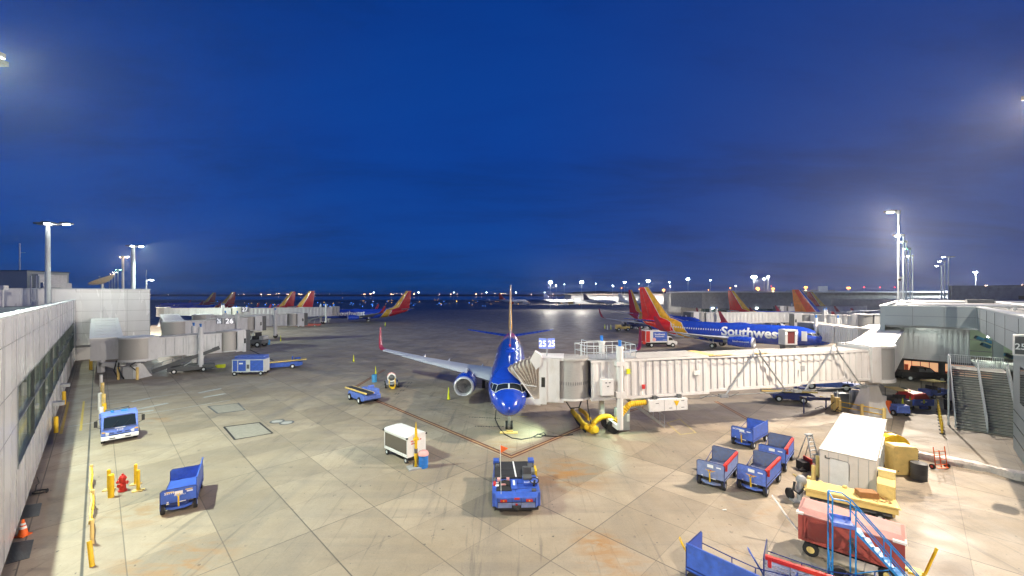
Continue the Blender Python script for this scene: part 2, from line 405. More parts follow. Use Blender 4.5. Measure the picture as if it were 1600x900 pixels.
# ================================================================ ground
def apron_material():
    m = bpy.data.materials.new('apron_concrete'); m.use_nodes = True; t = m.node_tree; L = t.links
    b = t.nodes['Principled BSDF']
    def nd(k, **kw):
        n = t.nodes.new(k)
        for a_, v in kw.items(): setattr(n, a_, v)
        return n
    def math_(op, a_, b_=None, c_=None):
        n = nd('ShaderNodeMath', operation=op)
        for i, v in enumerate((a_, b_, c_)):
            if v is None: continue
            if isinstance(v, (int, float)): n.inputs[i].default_value = v
            else: L.new(v, n.inputs[i])
        return n.outputs[0]
    def mixc(f, a_, b_, blend='MIX'):
        n = nd('ShaderNodeMix', data_type='RGBA', blend_type=blend)
        for nm, v in (('Factor', f), ('A', a_), ('B', b_)):
            if isinstance(v, (int, float)): n.inputs[nm].default_value = v
            elif isinstance(v, tuple): n.inputs[nm].default_value = (*v, 1)
            else: L.new(v, n.inputs[nm])
        return n.outputs['Result']
    tc = nd('ShaderNodeTexCoord').outputs['Object']
    def dot(v):
        n = nd('ShaderNodeVectorMath', operation='DOT_PRODUCT'); L.new(tc, n.inputs[0]); n.inputs[1].default_value = v; return n.outputs['Value']
    A = dot((E1.x, E1.y, 0)); B = dot((E2.x, E2.y, 0))
    S = 3.28
    def joint(c, off, w, period=S):
        p = math_('PINGPONG', math_('SUBTRACT', c, off - 400*period), period/2)
        n = nd('ShaderNodeMapRange'); L.new(p, n.inputs['Value']); n.inputs['From Min'].default_value = w*.6; n.inputs['From Max'].default_value = w*1.6
        n.inputs['To Min'].default_value = 1; n.inputs['To Max'].default_value = 0
        return n.outputs[0]
    jB = joint(B, 7.42, .018); jA = joint(A, 21.28, .012); jA2 = joint(A, 21.28, .022, S*3)
    jB2 = joint(B, 7.42, .024, S*3)
    # a tone of its own for every slab
    ca = math_('FLOOR', math_('DIVIDE', math_('SUBTRACT', A, 21.28), S)); cb_ = math_('FLOOR', math_('DIVIDE', math_('SUBTRACT', B, 7.42), S))
    cv = nd('ShaderNodeCombineXYZ'); L.new(ca, cv.inputs[0]); L.new(cb_, cv.inputs[1])
    wn = nd('ShaderNodeTexWhiteNoise', noise_dimensions='3D'); L.new(cv.outputs[0], wn.inputs['Vector'])
    slab = nd('ShaderNodeMapRange'); L.new(wn.outputs['Value'], slab.inputs['Value']); slab.inputs['To Min'].default_value = .78; slab.inputs['To Max'].default_value = 1.12
    def noise(scale, det=5, rough=.55, rot=0, sc=(1,1,1), dist=0):
        mp_ = nd('ShaderNodeMapping'); mp_.inputs['Rotation'].default_value = (0, 0, rot); mp_.inputs['Scale'].default_value = sc
        L.new(tc, mp_.inputs[0]); n = nd('ShaderNodeTexNoise'); n.inputs['Scale'].default_value = scale; n.inputs['Detail'].default_value = det; n.inputs['Roughness'].default_value = rough; n.inputs['Distortion'].default_value = dist
        L.new(mp_.outputs[0], n.inputs['Vector']); return n.outputs[0]
    def rng(v, a0, a1, b0, b1):
        n = nd('ShaderNodeMapRange'); L.new(v, n.inputs['Value']); n.inputs['From Min'].default_value = a0; n.inputs['From Max'].default_value = a1; n.inputs['To Min'].default_value = b0; n.inputs['To Max'].default_value = b1; return n.outputs[0]
    base = mixc(rng(noise(.12, 4), .35, .65, 0, 1), (.315, .255, .178), (.395, .330, .245))
    base = mixc(rng(noise(1.4, 8, .7), .3, .7, 0, 1), base, mixc(1.0, base, (.88, .87, .86), 'MULTIPLY'))
    base = mixc(1.0, base, slab.outputs[0], 'MULTIPLY') if False else base
    vm = nd('ShaderNodeVectorMath', operation='SCALE'); L.new(base, vm.inputs[0]); L.new(slab.outputs[0], vm.inputs['Scale']); base = vm.outputs[0]
    # long scuffs and tyre sweeps
    st = rng(noise(.55, 6, .62, -R(18), (.16, 1.6, 1), .4), .48, .74, 0, .45)
    base = mixc(st, base, (.17, .155, .135))
    st2 = rng(noise(.30, 6, .6, R(42), (1.5, .13, 1), .6), .52, .74, 0, .38)
    base = mixc(st2, base, (.15, .145, .135))
    fine = rng(noise(9, 6, .75), .30, .70, .90, 1.08)
    vm2 = nd('ShaderNodeVectorMath', operation='SCALE'); L.new(base, vm2.inputs[0]); L.new(fine, vm2.inputs['Scale']); base = vm2.outputs[0]
    trk = rng(noise(.9, 8, .72, R(70), (2.2, .10, 1), .9), .57, .66, 0, .5); base = mixc(trk, base, (.10, .092, .08))
    trk2 = rng(noise(1.1, 8, .72, -R(35), (2.4, .12, 1), .8), .59, .67, 0, .45); base = mixc(trk2, base, (.11, .10, .085))
    drip = rng(noise(1.9, 4, .6), .66, .72, 0, .55); base = mixc(drip, base, (.085, .078, .07))
    spots = rng(noise(3.3, 2, .5), .715, .74, 0, .8)
    base = mixc(spots, base, (.07, .065, .06))
    # stains that lie at their own places on the stand
    def blot(px, py, rad, col, strength, ns_=1.0, thr=.45, sx=1.0):
        nonlocal base
        p = at(px, py)
        s = nd('ShaderNodeVectorMath', operation='SUBTRACT'); L.new(tc, s.inputs[0]); s.inputs[1].default_value = (p.x, p.y, 0)
        s2 = nd('ShaderNodeVectorMath', operation='MULTIPLY'); L.new(s.outputs[0], s2.inputs[0]); s2.inputs[1].default_value = (sx, 1, 0)
        ln = nd('ShaderNodeVectorMath', operation='LENGTH'); L.new(s2.outputs[0], ln.inputs[0])
        d = rng(ln.outputs['Value'], 0, rad, 1, 0)
        nn = rng(noise(ns_, 7, .65, R(30), (.6, 1.6, 1), .5), thr, thr + .14, 0, 1)
        base = mixc(math_('MULTIPLY', math_('MULTIPLY', d, nn), strength), base, col)
    RUST = (.33, .17, .055); OIL = (.055, .05, .048)
    blot(885, 740, 3.4, RUST, 1.0, .9, .42); blot(935, 850, 1.5, RUST, 1.0, 1.3, .40); blot(960, 880, 2.0, RUST, .7, 1.1, .45)
    blot(270, 875, 2.2, RUST, 1.0, .9, .47, .7); blot(225, 800, 2.6, RUST, .7, 1.0, .48); blot(250, 655, 3.0, RUST, .6, .8, .48)
    blot(800, 700, 3.0, RUST, .6, 1.0, .46); blot(1180, 800, 2.2, RUST, .5, 1.2, .50); blot(1150, 850, 2.0, RUST, .5, 1.2, .52); blot(1205, 770, 2.0, RUST, .5, 1.2, .5)
    blot(700, 640, 3.6, OIL, .8, 1.1, .50); blot(660, 620, 3.0, OIL, .7, 1.0, .52); blot(640, 605, 5.0, OIL, .6, .7, .52)
    blot(620, 570, 9.0, OIL, .55, .30, .50); blot(660, 545, 14.0, OIL, .5, .25, .50); blot(1440, 775, 3.0, OIL, .8, 1.0, .44); blot(1400, 850, 2.5, OIL, .5, 1.0, .5)
    blot(580, 560, 12, OIL, .5, .4, .52); blot(360, 645, 5.0, OIL, .4, .5, .45); blot(740, 600, 4, OIL, .6, .8, .45)
    # joints
    seal = (.09, .078, .062)
    for j, s_ in ((jB, .7), (jA, .5), (jA2, .75), (jB2, .85)):
        base = mixc(math_('MULTIPLY', j, s_), base, seal)
    # the strip along the left terminal is poured separately
    sm = rng(math_('ABSOLUTE', math_('ADD', B, .48)), .03, .07, 1, 0); base = mixc(math_('MULTIPLY', sm, .9), base, (.03, .03, .03))
    # far off the stands give way to dark asphalt and grass
    far = nd('ShaderNodeSeparateXYZ'); L.new(tc, far.inputs[0])
    fx = rng(far.outputs['Y'], 120, 260, 0, .85); base = mixc(fx, base, (.075, .073, .075))
    fx2 = rng(far.outputs['Y'], 520, 640, 0, 1); base = mixc(fx2, base, (.012, .014, .014))
    L.new(base, b.inputs['Base Color'])
    L.new(rng(noise(.5, 5), .3, .7, .42, .72), b.inputs['Roughness'])
    bp = nd('ShaderNodeBump'); bp.inputs['Strength'].default_value = .35; bp.inputs['Distance'].default_value = .015
    hh = math_('SUBTRACT', noise(14, 6, .7), math_('MULTIPLY', math_('ADD', jB, jA), .8)); L.new(hh, bp.inputs['Height']); L.new(bp.outputs[0], b.inputs['Normal'])
    return m
g = MB(); g.poly([(-9000, -60, 0), (9000, -60, 0), (9000, 9000, 0), (-9000, 9000, 0)])
struct(g.build('apron', apron_material()))
# ---- paint on the ground
PAINT = {}
for k, c in (('stop_red', (.12, .035, .018)), ('stop_tan', (.42, .26, .12)), ('dark', (.035, .034, .034)), ('yellow', (.55, .40, .07)), ('white', (.55, .56, .55)), ('faint_yellow', (.44, .36, .15)), ('faint_white', (.45, .47, .46))):
    PAINT[k] = mat('paint_'+k, c, .7, var=.2, scale=4, dirt=.75 if 'faint' in k else .4, dirt_col=(.28,.26,.23))
def ribbon(mb, pts, w, z, off=0.0):
    pts = [Vector((p[0], p[1], 0)) for p in pts]; Ls = []; Rs = []
    for i, p in enumerate(pts):
        d1 = (pts[i] - pts[i-1]).normalized() if i > 0 else None
        d2 = (pts[i+1] - pts[i]).normalized() if i < len(pts)-1 else None
        d = ((d1 or d2) + (d2 or d1)).normalized(); n = Vector((-d.y, d.x, 0))
        dd = d1 or d2; nn = Vector((-dd.y, dd.x, 0)); s = 1/max(.3, n.dot(nn))
        Ls.append(p + n*(off + w/2)*s); Rs.append(p + n*(off - w/2)*s)
    for i in range(len(pts)-1):
        mb.poly([(Rs[i].x, Rs[i].y, z), (Rs[i+1].x, Rs[i+1].y, z), (Ls[i+1].x, Ls[i+1].y, z), (Ls[i].x, Ls[i].y, z)])
V = [at(601, 577.5), at(548, 609), at(799, 714), at(925, 661), at(1010, 634)]
V2 = [at(1118, 627), at(1190, 667)]
m = MB()
for path in (V, V2): ribbon(m, path, .17, .004, .16); ribbon(m, path, .15, .004, -.15)
struct(m.build('stand_boundary_line', PAINT['stop_red']))
m = MB()
for path in (V, V2): ribbon(m, path, .12, .0045, 0)
struct(m.build('stand_centre_line', PAINT['stop_tan']))
m = MB()
for (x0, y0, x1, y1, n) in ((733, 651.5, 783, 654, 13), (742, 666, 788, 666.5, 11)):
    for i in range(n):
        t0 = i/n; t1 = (i + (.78 if i % 3 else .5))/n
        p = at(x0+(x1-x0)*t0, y0+(y1-y0)*t0); q = at(x0+(x1-x0)*t1, y0+(y1-y0)*t1)
        ribbon(m, [p, q], .20, .004)
p = at(385, 544); q = at(428, 564); ribbon(m, [p, q], .35, .004)
for (a0, b0) in ((640, 597), (634, 603), (628, 609), (620, 614)):
    for d_ in (0, 4): ribbon(m, [at(a0+d_, b0), at(a0+d_-3, b0+2.2)], .12, .004)
struct(m.build('stand_marking_dark', PAINT['dark']))
m = MB(); ribbon(m, [at(808, 651), at(824, 651)], .28, .004)
q = [at(1042, 661), at(1062, 655), at(1087, 676), at(1063, 679), at(1042, 661)]; ribbon(m, q, .14, .004)
struct(m.build('stand_marking_yellow', PAINT['faint_yellow']))
m = MB(); ribbon(m, [at(107, 628), at(95, 678)], .18, .004); ribbon(m, [at(131, 627), at(126, 673)], .16, .004)
struct(m.build('walkway_marking_yellow', PAINT['yellow']))
m = MB(); ribbon(m, [at(136, 636), at(300, 612)], .12, .004); ribbon(m, [at(100, 668), at(360, 625)], .12, .004)
for (x0, y0, x1, y1) in ((205, 628, 235, 622), (212, 640, 262, 630), (205, 646, 240, 641), (310, 614, 345, 607), (318, 621, 352, 615)):
    ribbon(m, [at(x0, y0), at(x1, y1)], .5, .005)
struct(m.build('road_marking_white', PAINT['faint_white']))
# ================================================================ drain grates, pit covers
M['lid'] = mat('cover_lid', (.26, .24, .20), .8, dirt=.5)
def cover(name, label, corners, z=.012, frame=M['black'], lid=M['lid'], cat='cover', group=None):
    c = [Vector((p.x, p.y, 0)) for p in corners]; ctr = sum(c, Vector())/len(c)
    t = thing(name, label, cat, ctr, 0, group)
    m_ = MB(); n = len(c)
    for i in range(n):
        a_, b_ = c[i]-ctr, c[(i+1) % n]-ctr
        m_.bar((a_.x, a_.y, z/2), (b_.x, b_.y, z/2), .14, z)
    m_.build('frame', frame, t)
    m_ = MB(); m_.prism([((p-ctr).x*.95, (p-ctr).y*.95) for p in c], .001, z*.6); m_.build('lid', lid, t)
    return t
cover('pit_cover', 'large square pit cover with black frame on the apron, left of the manholes', [at(350, 667), at(405, 660), at(426, 677), at(367, 687)])
cover('pit_cover', 'faint square pit cover beside the white road markings', [at(325, 635), at(372, 630), at(383, 641), at(340, 646)], frame=M['dark_grey'])
for px, lab in ((433, 'smaller round manhole, left one of the pair on the apron'), (448, 'larger round manhole, right one of the pair on the apron')):
    p = at(px, 659 + (1.5 if px > 440 else -.5)); t = thing('manhole', lab, 'manhole', p)
    MB().cyl((0,0,0), (0,0,.012), .62, n=24).build('ring', M['dark_grey'], t); MB().cyl((0,0,.012), (0,0,.018), .45, n=24).build('lid', M['concrete'], t)
for i, (cs, lab) in enumerate((([(37,790),(65.5,786),(61,806),(30,812)], 'dark slatted floor grate behind the orange traffic cone'), ([(19,848),(53,843),(46,872),(9,882)], 'dark slatted floor grate nearest the camera at the wall foot'))):
    P = [at(*c) for c in cs]; ctr = sum(P, Vector())/4
    t = thing('floor_grate', lab, 'grate', ctr, 0, 'floor grates by the left wall')
    m_ = MB(); m_.prism([((p-ctr).x, (p-ctr).y) for p in P], .001, .006); m_.build('sump', M['black'], t)
    m_ = MB()
    for j in range(17):
        s_ = (j+.5)/17; a_ = P[0].lerp(P[3], s_) - ctr; b_ = P[1].lerp(P[2], s_) - ctr
        m_.bar((a_.x, a_.y, .016), (b_.x, b_.y, .016), .03, .02)
    m_.build('bars', M['louvre'], t)
# ================================================================ left terminal wing
t = thing('terminal_building', 'pale metal-clad terminal wing with a long band of dark windows along the left edge', 'building', GR(0, -2.73))
def local(mb, tt):          # let a mesh be built in world coordinates under a thing
    inv = Matrix.Translation(-tt.location); mb.M = inv @ (mb.M if mb.M is not None else Matrix.Identity(4)); return mb
b0 = -2.73; AW0, AW1 = 30.9, 96.0; ZP = 10.7
m = local(GB(), t)
m.box(b0-.4, b0, -22, 102.5, .5, 3.26); m.box(b0-.4, b0, -22, 102.5, 7.3, ZP); m.box(b0-.4, b0, -22, AW0, 3.26, 7.3); m.box(b0-.4, b0, AW1, 102.5, 3.26, 7.3)
m.box(b0-6, b0-.4, -22, 102.5, .35, .5)
m.cur = 1
a_ = -20.0
while a_ < 102:
    m.box(b0-.002, b0+.006, a_-.012, a_+.012, 7.34, ZP-.16); m.box(b0-.002, b0+.006, a_-.012, a_+.012, .52, 3.2 if AW0 < a_ < AW1 else 7.3); a_ += 3.6
m.box(b0-.002, b0+.008, -22, 102.4, 9.50, 9.53); m.box(b0-.002, b0+.008, -22, AW0, 5.46, 5.48); m.box(b0-.002, b0+.008, -22, 102.4, 7.28, 7.31)
m.build('wall', [M['panel'], M['panel_dark']], t)
m = local(GB(), t); m.box(b0-.45, b0+.05, -22, 102.6, ZP, ZP+.10); m.build('parapet_cap', M['steel_light'], t)
m = local(GB(), t); m.box(b0-3.6, b0-1.6, -22, 102.4, 0, .35); m.build('base_wall', M['concrete_dark'], t)
m = local(GB(), t)
m.box(b0-60, b0-.45, -22, 102.4, 9.6, 9.8); m.build('roof', M['roof'], t)
m = local(GB(), t); a_ = AW0; nwin = 0
while a_ < AW1 - 1:
    w = local(GB(), t); w.box(b0-.16, b0-.12, a_+.06, a_+7.14, 3.3, 7.26); wo = w.build('window', M['painted_glow_glass'], t)
    f = local(GB(), t)
    for aa in (a_, a_+7.2): f.box(b0-.14, b0+.03, aa-.05, aa+.05, 3.26, 7.3)
    f.box(b0-.12, b0+.015, a_+.05, a_+7.15, 5.42, 5.52); f.box(b0-.12, b0+.012, a_+.05, a_+7.15, 3.262, 3.33); f.box(b0-.12, b0+.012, a_+.05, a_+7.15, 7.22, 7.298)
    f.build('frame', M['louvre'], wo); a_ += 7.2; nwin += 1
for aa in (52.0, 62.0):
    m = local(GB(), t); m.box(b0+.01, b0+.7, aa, aa+.8, 2.2, 2.5); m.box(b0+.01, b0+.12, aa, aa+.8, .6, 2.2); m.build('vent_hood', M['steel'], t)
for aa in (12.5, 25.0, 38, 60):
    m = local(GB(), t); m.box(b0-.9, b0-.5, aa, aa+.5, 0, .5); m.build('pillar', M['panel'], t)
# end block that closes the court
t = thing('terminal_block', 'tall windowless metal-clad terminal block closing off the left apron', 'building', GR(102.8, 0))
m = local(GB(), t); m.box(-60, 6.92, 102.8, 140, 2.9, 12.6); m.box(-60, 6.7, 106, 139, 0, 2.9)
m.cur = 1
for z in (4.9, 6.8, 8.75, 10.7, 12.1): m.box(-2.7, 6.94, 102.79, 102.81, z, z+.035)
for bb in (0.6, 3.75, 6.85): m.box(bb, bb+.03, 102.785, 102.805, 2.95, 12.55)
m.build('wall', [M['panel'], M['panel_dark']], t)
m = local(GB(), t); m.box(-60.1, 7.02, 102.7, 103.3, 12.6, 12.72); m.box(6.6, 7.02, 103.3, 140, 12.6, 12.72); m.build('parapet_cap', M['steel_light'], t)
m = local(GB(), t); m.box(-60, 6.6, 103.3, 140, 12.5, 12.58); m.build('roof', M['roof'], t)
# rooftop things
def roof_obj(): pass
P = Vector((-134, 106, 9.8)); t = thing('roof_penthouse', 'grey rooftop plant room standing left behind the tall floodlight mast', 'plant room', P)
m = MB(); m.box(-14, 8.5, 0, 10, 0, 7.9); m.build('wall', M['panel_grey'], t)
m = MB(); m.box(-14.2, 8.7, -.2, 10.2, 7.9, 8.15); m.build('roof', M['dark_grey'], t)
m = MB(); m.box(8.5, 10.2, 1, 8, 1, 7.2); m.box(10.2, 11.5, 1, 8, .5, 5.0); m.build('duct', M['steel'], t)
m = MB(); m.cyl((-4,3,7.9), (-4,3,11.5), .08, n=6); m.cyl((3,3,7.9), (3,3,15.5), .14, n=6); m.ball((-4, 3, 9.3), .9); m.bar((3,3,13),(4.5,3,13),.08); m.build('antenna', M['steel'], t)
P = Vector((-112, 98, 9.8)); t = thing('roof_air_handler', 'row of grey roof air handlers right of the plant room', 'air handler', P)
m = MB()
for i in range(3): m.box(i*3.4-3, i*3.4-.4, 0, 4, 1.2, 3.6-i*.4)
m.build('casing', M['louvre'], t)
m = MB()
for i in range(3):
    for q in (0, 1): m.box(i*3.4-2.9+q*2.1, i*3.4-2.7+q*2.1, .2, .4, 0, 1.2)
m.build('leg', M['steel'], t)
P = Vector((-76.6, 65.6, 9.8)); t = thing('roof_ladder', 'galvanised ladder with side rails leaning on the roof parapet beside the mast', 'ladder', P)
m = MB()
for x in (-.45, .45):
    m.bar((x, 0, 0), (x, 0, 4.9), .09); m.bar((x*1.5, .2, 2.9), (x*1.5, .2, 4.9), .16)
for i in range(9): m.bar((-.45, 0, .3+i*.33), (.45, 0, .3+i*.33), .07)
m.build('ladder_frame', M['steel_light'], t)
P = Vector((-74.6, 60, 9.8)); t = thing('roof_camera', 'white roof camera bracket at the far left edge', 'camera', P)
m = MB(); m.cyl((0,0,0), (0,0,2.6), .13); m.box(-.5, .5, -.3, .3, 2.6, 3.2); m.build('bracket', M['white'], t)
# satellite dish
k = .19; P = Vector(((160-800)*k, FPX*k, 12.58)); t = thing('satellite_dish', 'big beige satellite dish tilted skyward on the roof of the far block', 'satellite dish', P)
m = MB(); m.cyl((0,0,0), (0,0,2.4), .35, n=10); m.bar((-.5,0,0),(.0,0,1.9),.15); m.bar((.9,0,0),(.2,0,1.8),.15); m.build('mount', M['steel'], t)
Rm = Matrix.Translation((.4, 0, 2.5)) @ Matrix.Rotation(R(-22), 4, 'Y') @ Matrix.Rotation(R(14), 4, 'X')
m = MB(); m.M = Rm; rings = []
for i in range(7):
    r_ = .25 + 2.85*i/6; rings.append([(r_*math.cos(2*math.pi*q/24), r_*math.sin(2*math.pi*q/24), .13*r_*r_) for q in range(24)])
m.loft(rings, caps=False)
m.loft([[(p[0], p[1], p[2]-.06) for p in rg] for rg in rings], caps=False)
m.build('reflector', mat('dish_beige', (.52, .46, .36), .5, dirt=.3), t, smooth=True)
m = MB(); m.M = Rm
for q in range(12): a_ = 2*math.pi*q/12; m.tube([(r_*math.cos(a_), r_*math.sin(a_), .13*r_*r_-.13) for r_ in (.3, 1.5, 2.3, 3.05)], .05, n=4)
m.build('rib', M['steel'], t)
m = MB(); m.M = Rm; m.cyl((0,0,0), (0,0,2.1), .05, n=5); m.ball((0,0,2.1), .2); m.build('feed_horn', M['grey'], t)
# ================================================================ floodlight masts
def mast(label, P, H, heads, lampmat, power, col, r=.32, aim=None, group=None, cable=True, cat='light mast', matt='steel_light', spread=165):
    """heads: list of (dx, dy, lit)"""
    t = thing('light_mast', label, cat, P, 0, group)
    h = H - P[2]
    MB().cyl((0,0,0), (0,0,h), r, r*.8, n=12).cyl((0,0,0), (0,0,.25), r*1.6, n=12).build('pole', M[matt], t, smooth=True)
    m_ = MB()
    for dx_, dy_, lit in heads: m_.bar((0,0,h-.25), (dx_, dy_, h-.15), .12)
    m_.cyl((0,0,h-.45), (0,0,h+.12), r*1.5, n=10); m_.build('bracket', M['grey'], t)
    for dx_, dy_, lit in heads:
        m_ = MB(); m_.rbox((dx_, dy_, h-.02), (1.15, 1.15, .26)); f_ = m_.build('lamp_housing', M['dark_grey'], t)
        m_ = MB(); m_.rbox((dx_, dy_, h-.19), (.6, .6, .12)); m_.build('lamp', M[lampmat] if lit else M['grey'], f_)
    if power:
        a_ = Vector(aim) if aim is not None else Vector((P[0]+.1, P[1]+.1, 0))
        spot('floodlight', (P[0] + heads[0][0], P[1] + heads[0][1], H - .45), a_, power, col, spread, .14, t, blend=.6 if spread > 150 else 1.0)
    return t
LM = 'tall floodlight mast'
mast('nearest floodlight mast on the left roof with its lamp at the picture edge', (-29.75, 22.3, 9.8), 25, [(.9, 0, 1), (.1, .8, 1)], 'lamp_white', 60000, GREENISH, aim=(-2, 36, 0), group='floodlight masts')
mast('thick floodlight mast left of the satellite dish on the near roof', (-74.8, 66.0, 9.8), 23.2, [(2.7, .3, 1), (.6, -.5, 1), (-1.5, .3, 0), (.2, .9, 0)], 'lamp_white', 9000, GREENISH, r=.36, aim=(-40, 70, 0), group='floodlight masts')
k = .175; mast('floodlight mast rising right of the satellite dish on the far block', ((208-800)*k, FPX*k, 12.6), 25, [(1.9, .2, 1), (.3, -.5, 1), (-1.2, .2, 0)], 'lamp_white', 110000, GREENISH, r=.5, aim=(-70, 140, 0), group='floodlight masts')
for i, (px, py, lm) in enumerate(((192, 401, 'lamp_warm'), (184, 421, 'lamp_green'), (179, 425, 'lamp_white'), (175, 428, 'lamp_warm'), (171, 431, 'lamp_warm'))):
    k = 13.3/(460-py); words = ('warm-lit', 'green-tinged', 'slim white-lit', 'small warm-lit', 'smallest warm-lit')[i]
    mast(words + ' floodlight mast in the row behind the satellite dish', ((px-800)*k, FPX*k, 12.6), 25, [(1.3, 0, 1), (-.6, 0, 1)], lm, 90000 if i == 0 else 0, NEUTRAL if i else WARM, r=.4, aim=((px-500)*k, FPX*k, 0), group='floodlight masts')
P = Vector((-100, 112, 12.6)); t = thing('roof_antenna', 'thin whip antenna on the far block right of the mast', 'antenna', P); MB().tube([(0,0,0), (.1,0,2.5), (-.1,0,4), (.1,0,5.8)], .07, n=5).ball((0,0,2.6), .22).build('whip', M['steel'], t)
P = Vector((-101, 113.2, 12.6)); t = thing('roof_lamp', 'low roof lamp with a short arm at the right end of the far block', 'lamp', P)
MB().cyl((0,0,0), (0,0,3.2), .14).bar((0,0,3.1), (1.2,0,3.2), .14).build('pole', M['white'], t); MB().box(.9, 1.7, -.3, .3, 2.95, 3.1).build('lamp', M['lamp_white'], t)
# right-hand row
mast('warm floodlight mast on the right terminal roof just outside the picture', (35.9, 27.2, 9.8), 25, [(-.8, 0, 1)], 'lamp_white', 90000, WARM, aim=(-2, 32, 3), spread=138, group='floodlight masts')
RM = ((1404, 330, 'lamp_white', 80000, 'tallest slender floodlight mast of the right-hand row'), (1411.5, 367, 'lamp_white', 80000, 'second tallest floodlight mast of the right-hand row'),
      (1416, 377, 'lamp_white', 0, 'third floodlight mast of the right-hand row, close to its neighbour'), (1422, 388, 'lamp_green', 0, 'green-lit floodlight mast of the right-hand row'),
      (1426, 399, 'lamp_white', 150000, 'shortest bright floodlight mast of the right-hand row'),
      (1482, 401, 'lamp_white', 0, 'double-headed floodlight mast right of the grey parking structure edge'), (1476, 408, 'lamp_white', 0, 'middle floodlight mast of the three over the parking structure'), (1471, 415, 'lamp_white', 0, 'lowest floodlight mast of the three over the parking structure'))
for px, py, lm, pw, lab in RM:
    k = 13.3/(460-py); mast(lab, ((px-800)*k, FPX*k, 9.9), 25, [(-1.3*max(1, k*6), 0, 1)] + ([(1.2, 0, 0)] if px == 1482 else []), lm, pw, WARM if px < 1405 else NEUTRAL, r=max(.16, .9*k), aim=((px-1050)*k, FPX*k*.9, 0), group='floodlight masts')
# ================================================================ right terminal
t = thing('terminal_building', 'grey right-hand terminal with a deep roof overhang, glazed hall and lit ground-floor room', 'building', GR(-4.9, 71))
m = local(GB(), t)
m.box(71, 71.5, -4.9, 2.95, 7.8, 10.2); m.box(15, 71, -5.4, -4.9, 7.6, 10.2); m.box(71.0, 300, 2.95, 3.4, 5.5, 10.2)
m.cur = 1
for bb in (20, 26, 32, 38, 44, 50, 56, 62, 68): m.box(bb, bb+.03, -4.902, -4.88, 7.65, 10.05)
m.box(15, 70.98, -4.902, -4.885, 9.0, 9.03); m.box(70.985, 71.002, -4.85, 2.93, 9.0, 9.03)
for aa in (-2.3, .4): m.box(70.985, 71.002, aa, aa+.03, 7.85, 10.1)
m.build('fascia', [M['panel_grey'], M['panel_dark']], t)
m = local(GB(), t); m.box(70.9, 71.6, -4.8, 3.05, 10.2, 10.3); m.box(15, 71.6, -5.5, -4.8, 10.2, 10.3); m.box(71.6, 300, 2.9, 3.5, 10.2, 10.3); m.build('parapet_cap', M['steel_light'], t)
m = local(GB(), t); m.box(15, 71.5, -60, -5.4, 9.7, 9.85); m.box(71.5, 300, -60, 2.95, 9.7, 9.85); m.build('roof', M['roof'], t)
m = local(GB(), t); m.box(71.5, 110, -5.2, 2.9, 7.55, 7.75); m.box(15, 71.5, -11, -5.42, 7.45, 7.6); m.build('soffit', M['grey'], t)
# upper-floor corrugated wall under the overhang
m = local(GB(), t); m.box(75.4, 75.6, -4.6, 2.2, 3.5, 7.5); m.box(75.4, 84, 2.2, 2.4, 3.5, 7.5)
a_ = -4.5
while a_ < 2.1: m.box(75.26, 75.41, a_, a_+.22, 4.0, 7.3); a_ += .46
m.box(75.3, 75.62, -4.7, 2.42, 3.2, 3.9); m.build('corrugated_wall', M['bridge_grey'], t)
m = local(GB(), t); m.box(76, 130, 2.35, 2.6, 0, 7.5); m.build('side_wall', M['bridge_grey'], t)
m = local(GB(), t); m.cyl((74.9, -.4, 7.62), (75.3, -.4, 7.62), .62, n=20); m.build('dome_light', M['white'], t)
# ground floor room
m = local(GB(), t); m.box(79.0, 79.3, -8, 2.3, 0, .9); m.box(79.0, 79.3, -8, 2.3, 2.5, 3.5); m.box(79.0, 79.3, 1.35, 2.3, .9, 2.5); m.box(79.0, 79.3, -2.6, -2.0, .9, 2.5)
m.box(15, 79, -24, -23.7, 0, 3.4); m.build('ground_floor_wall', M['dark_grey'], t)
m = local(GB(), t); m.box(81.2, 81.3, -8, 2.3, .2, 3.3); m.build('lit_room', M['room_warm'], t)
for aa in (-1.2, -.35, .5, 1.3, -2.65, -3.5, -4.4): m = local(GB(), t); m.box(79.02, 79.2, aa, aa+.07, .9, 2.5); m.build('mullion', M['black'], t)
m = local(GB(), t)
for i, aa in enumerate((-1.0, .1, .9, -3.2, -4.0)): m.box(80.4, 80.8, aa, aa+.4+.2*(i % 2), .2, 1.3+.25*(i % 3))
m.build('room_furniture', M['orange'], t)
m = local(GB(), t); m.box(76, 77, 2.4, 3.2, 0, 3.5); m.box(60, 61.2, -5.0, -4.2, 0, 0.02); m.build('pillar', M['concrete'], t)
# glazed hall beneath the right wing
m = local(GB(), t); m.box(80.0, 80.1, -12, -4.7, 3.6, 7.5); m.build('lit_hall', M['room_green'], t)
for i in range(3):
    aa = -6.6-2.1*i
    w = local(GB(), t); w.box(76.9, 76.92, aa+.05, aa+2.05, 3.7, 7.4); wo = w.build('window', M['clear_glass'], t)
    f = local(GB(), t); f.box(76.75, 77.0, aa-.09, aa+.09, 3.6, 7.5); f.box(76.82, 76.98, aa+.05, aa+2.05, 4.6, 4.68); f.box(76.82, 76.98, aa+.05, aa+2.05, 6.0, 6.06); f.build('frame', M['louvre'], wo)
for i in range(7):
    bb = 75.2 - 4.2*(i+1)
    w = local(GB(), t); w.box(bb+.08, bb+4.12, -8.06, -8.0, 3.9, 7.4); wo = w.build('window', M['glass_green'] if i > 3 else M['room_green'], t)
    f = local(GB(), t); f.box(bb-.08, bb+.08, -8.0, -7.8, 3.6, 7.5)
    f.box(bb+.08, bb+4.12, -8.0, -7.88, 5.2, 5.28); f.box(bb+2.0, bb+2.07, -8.0, -7.9, 3.7, 7.45); f.build('frame', M['louvre'], wo)
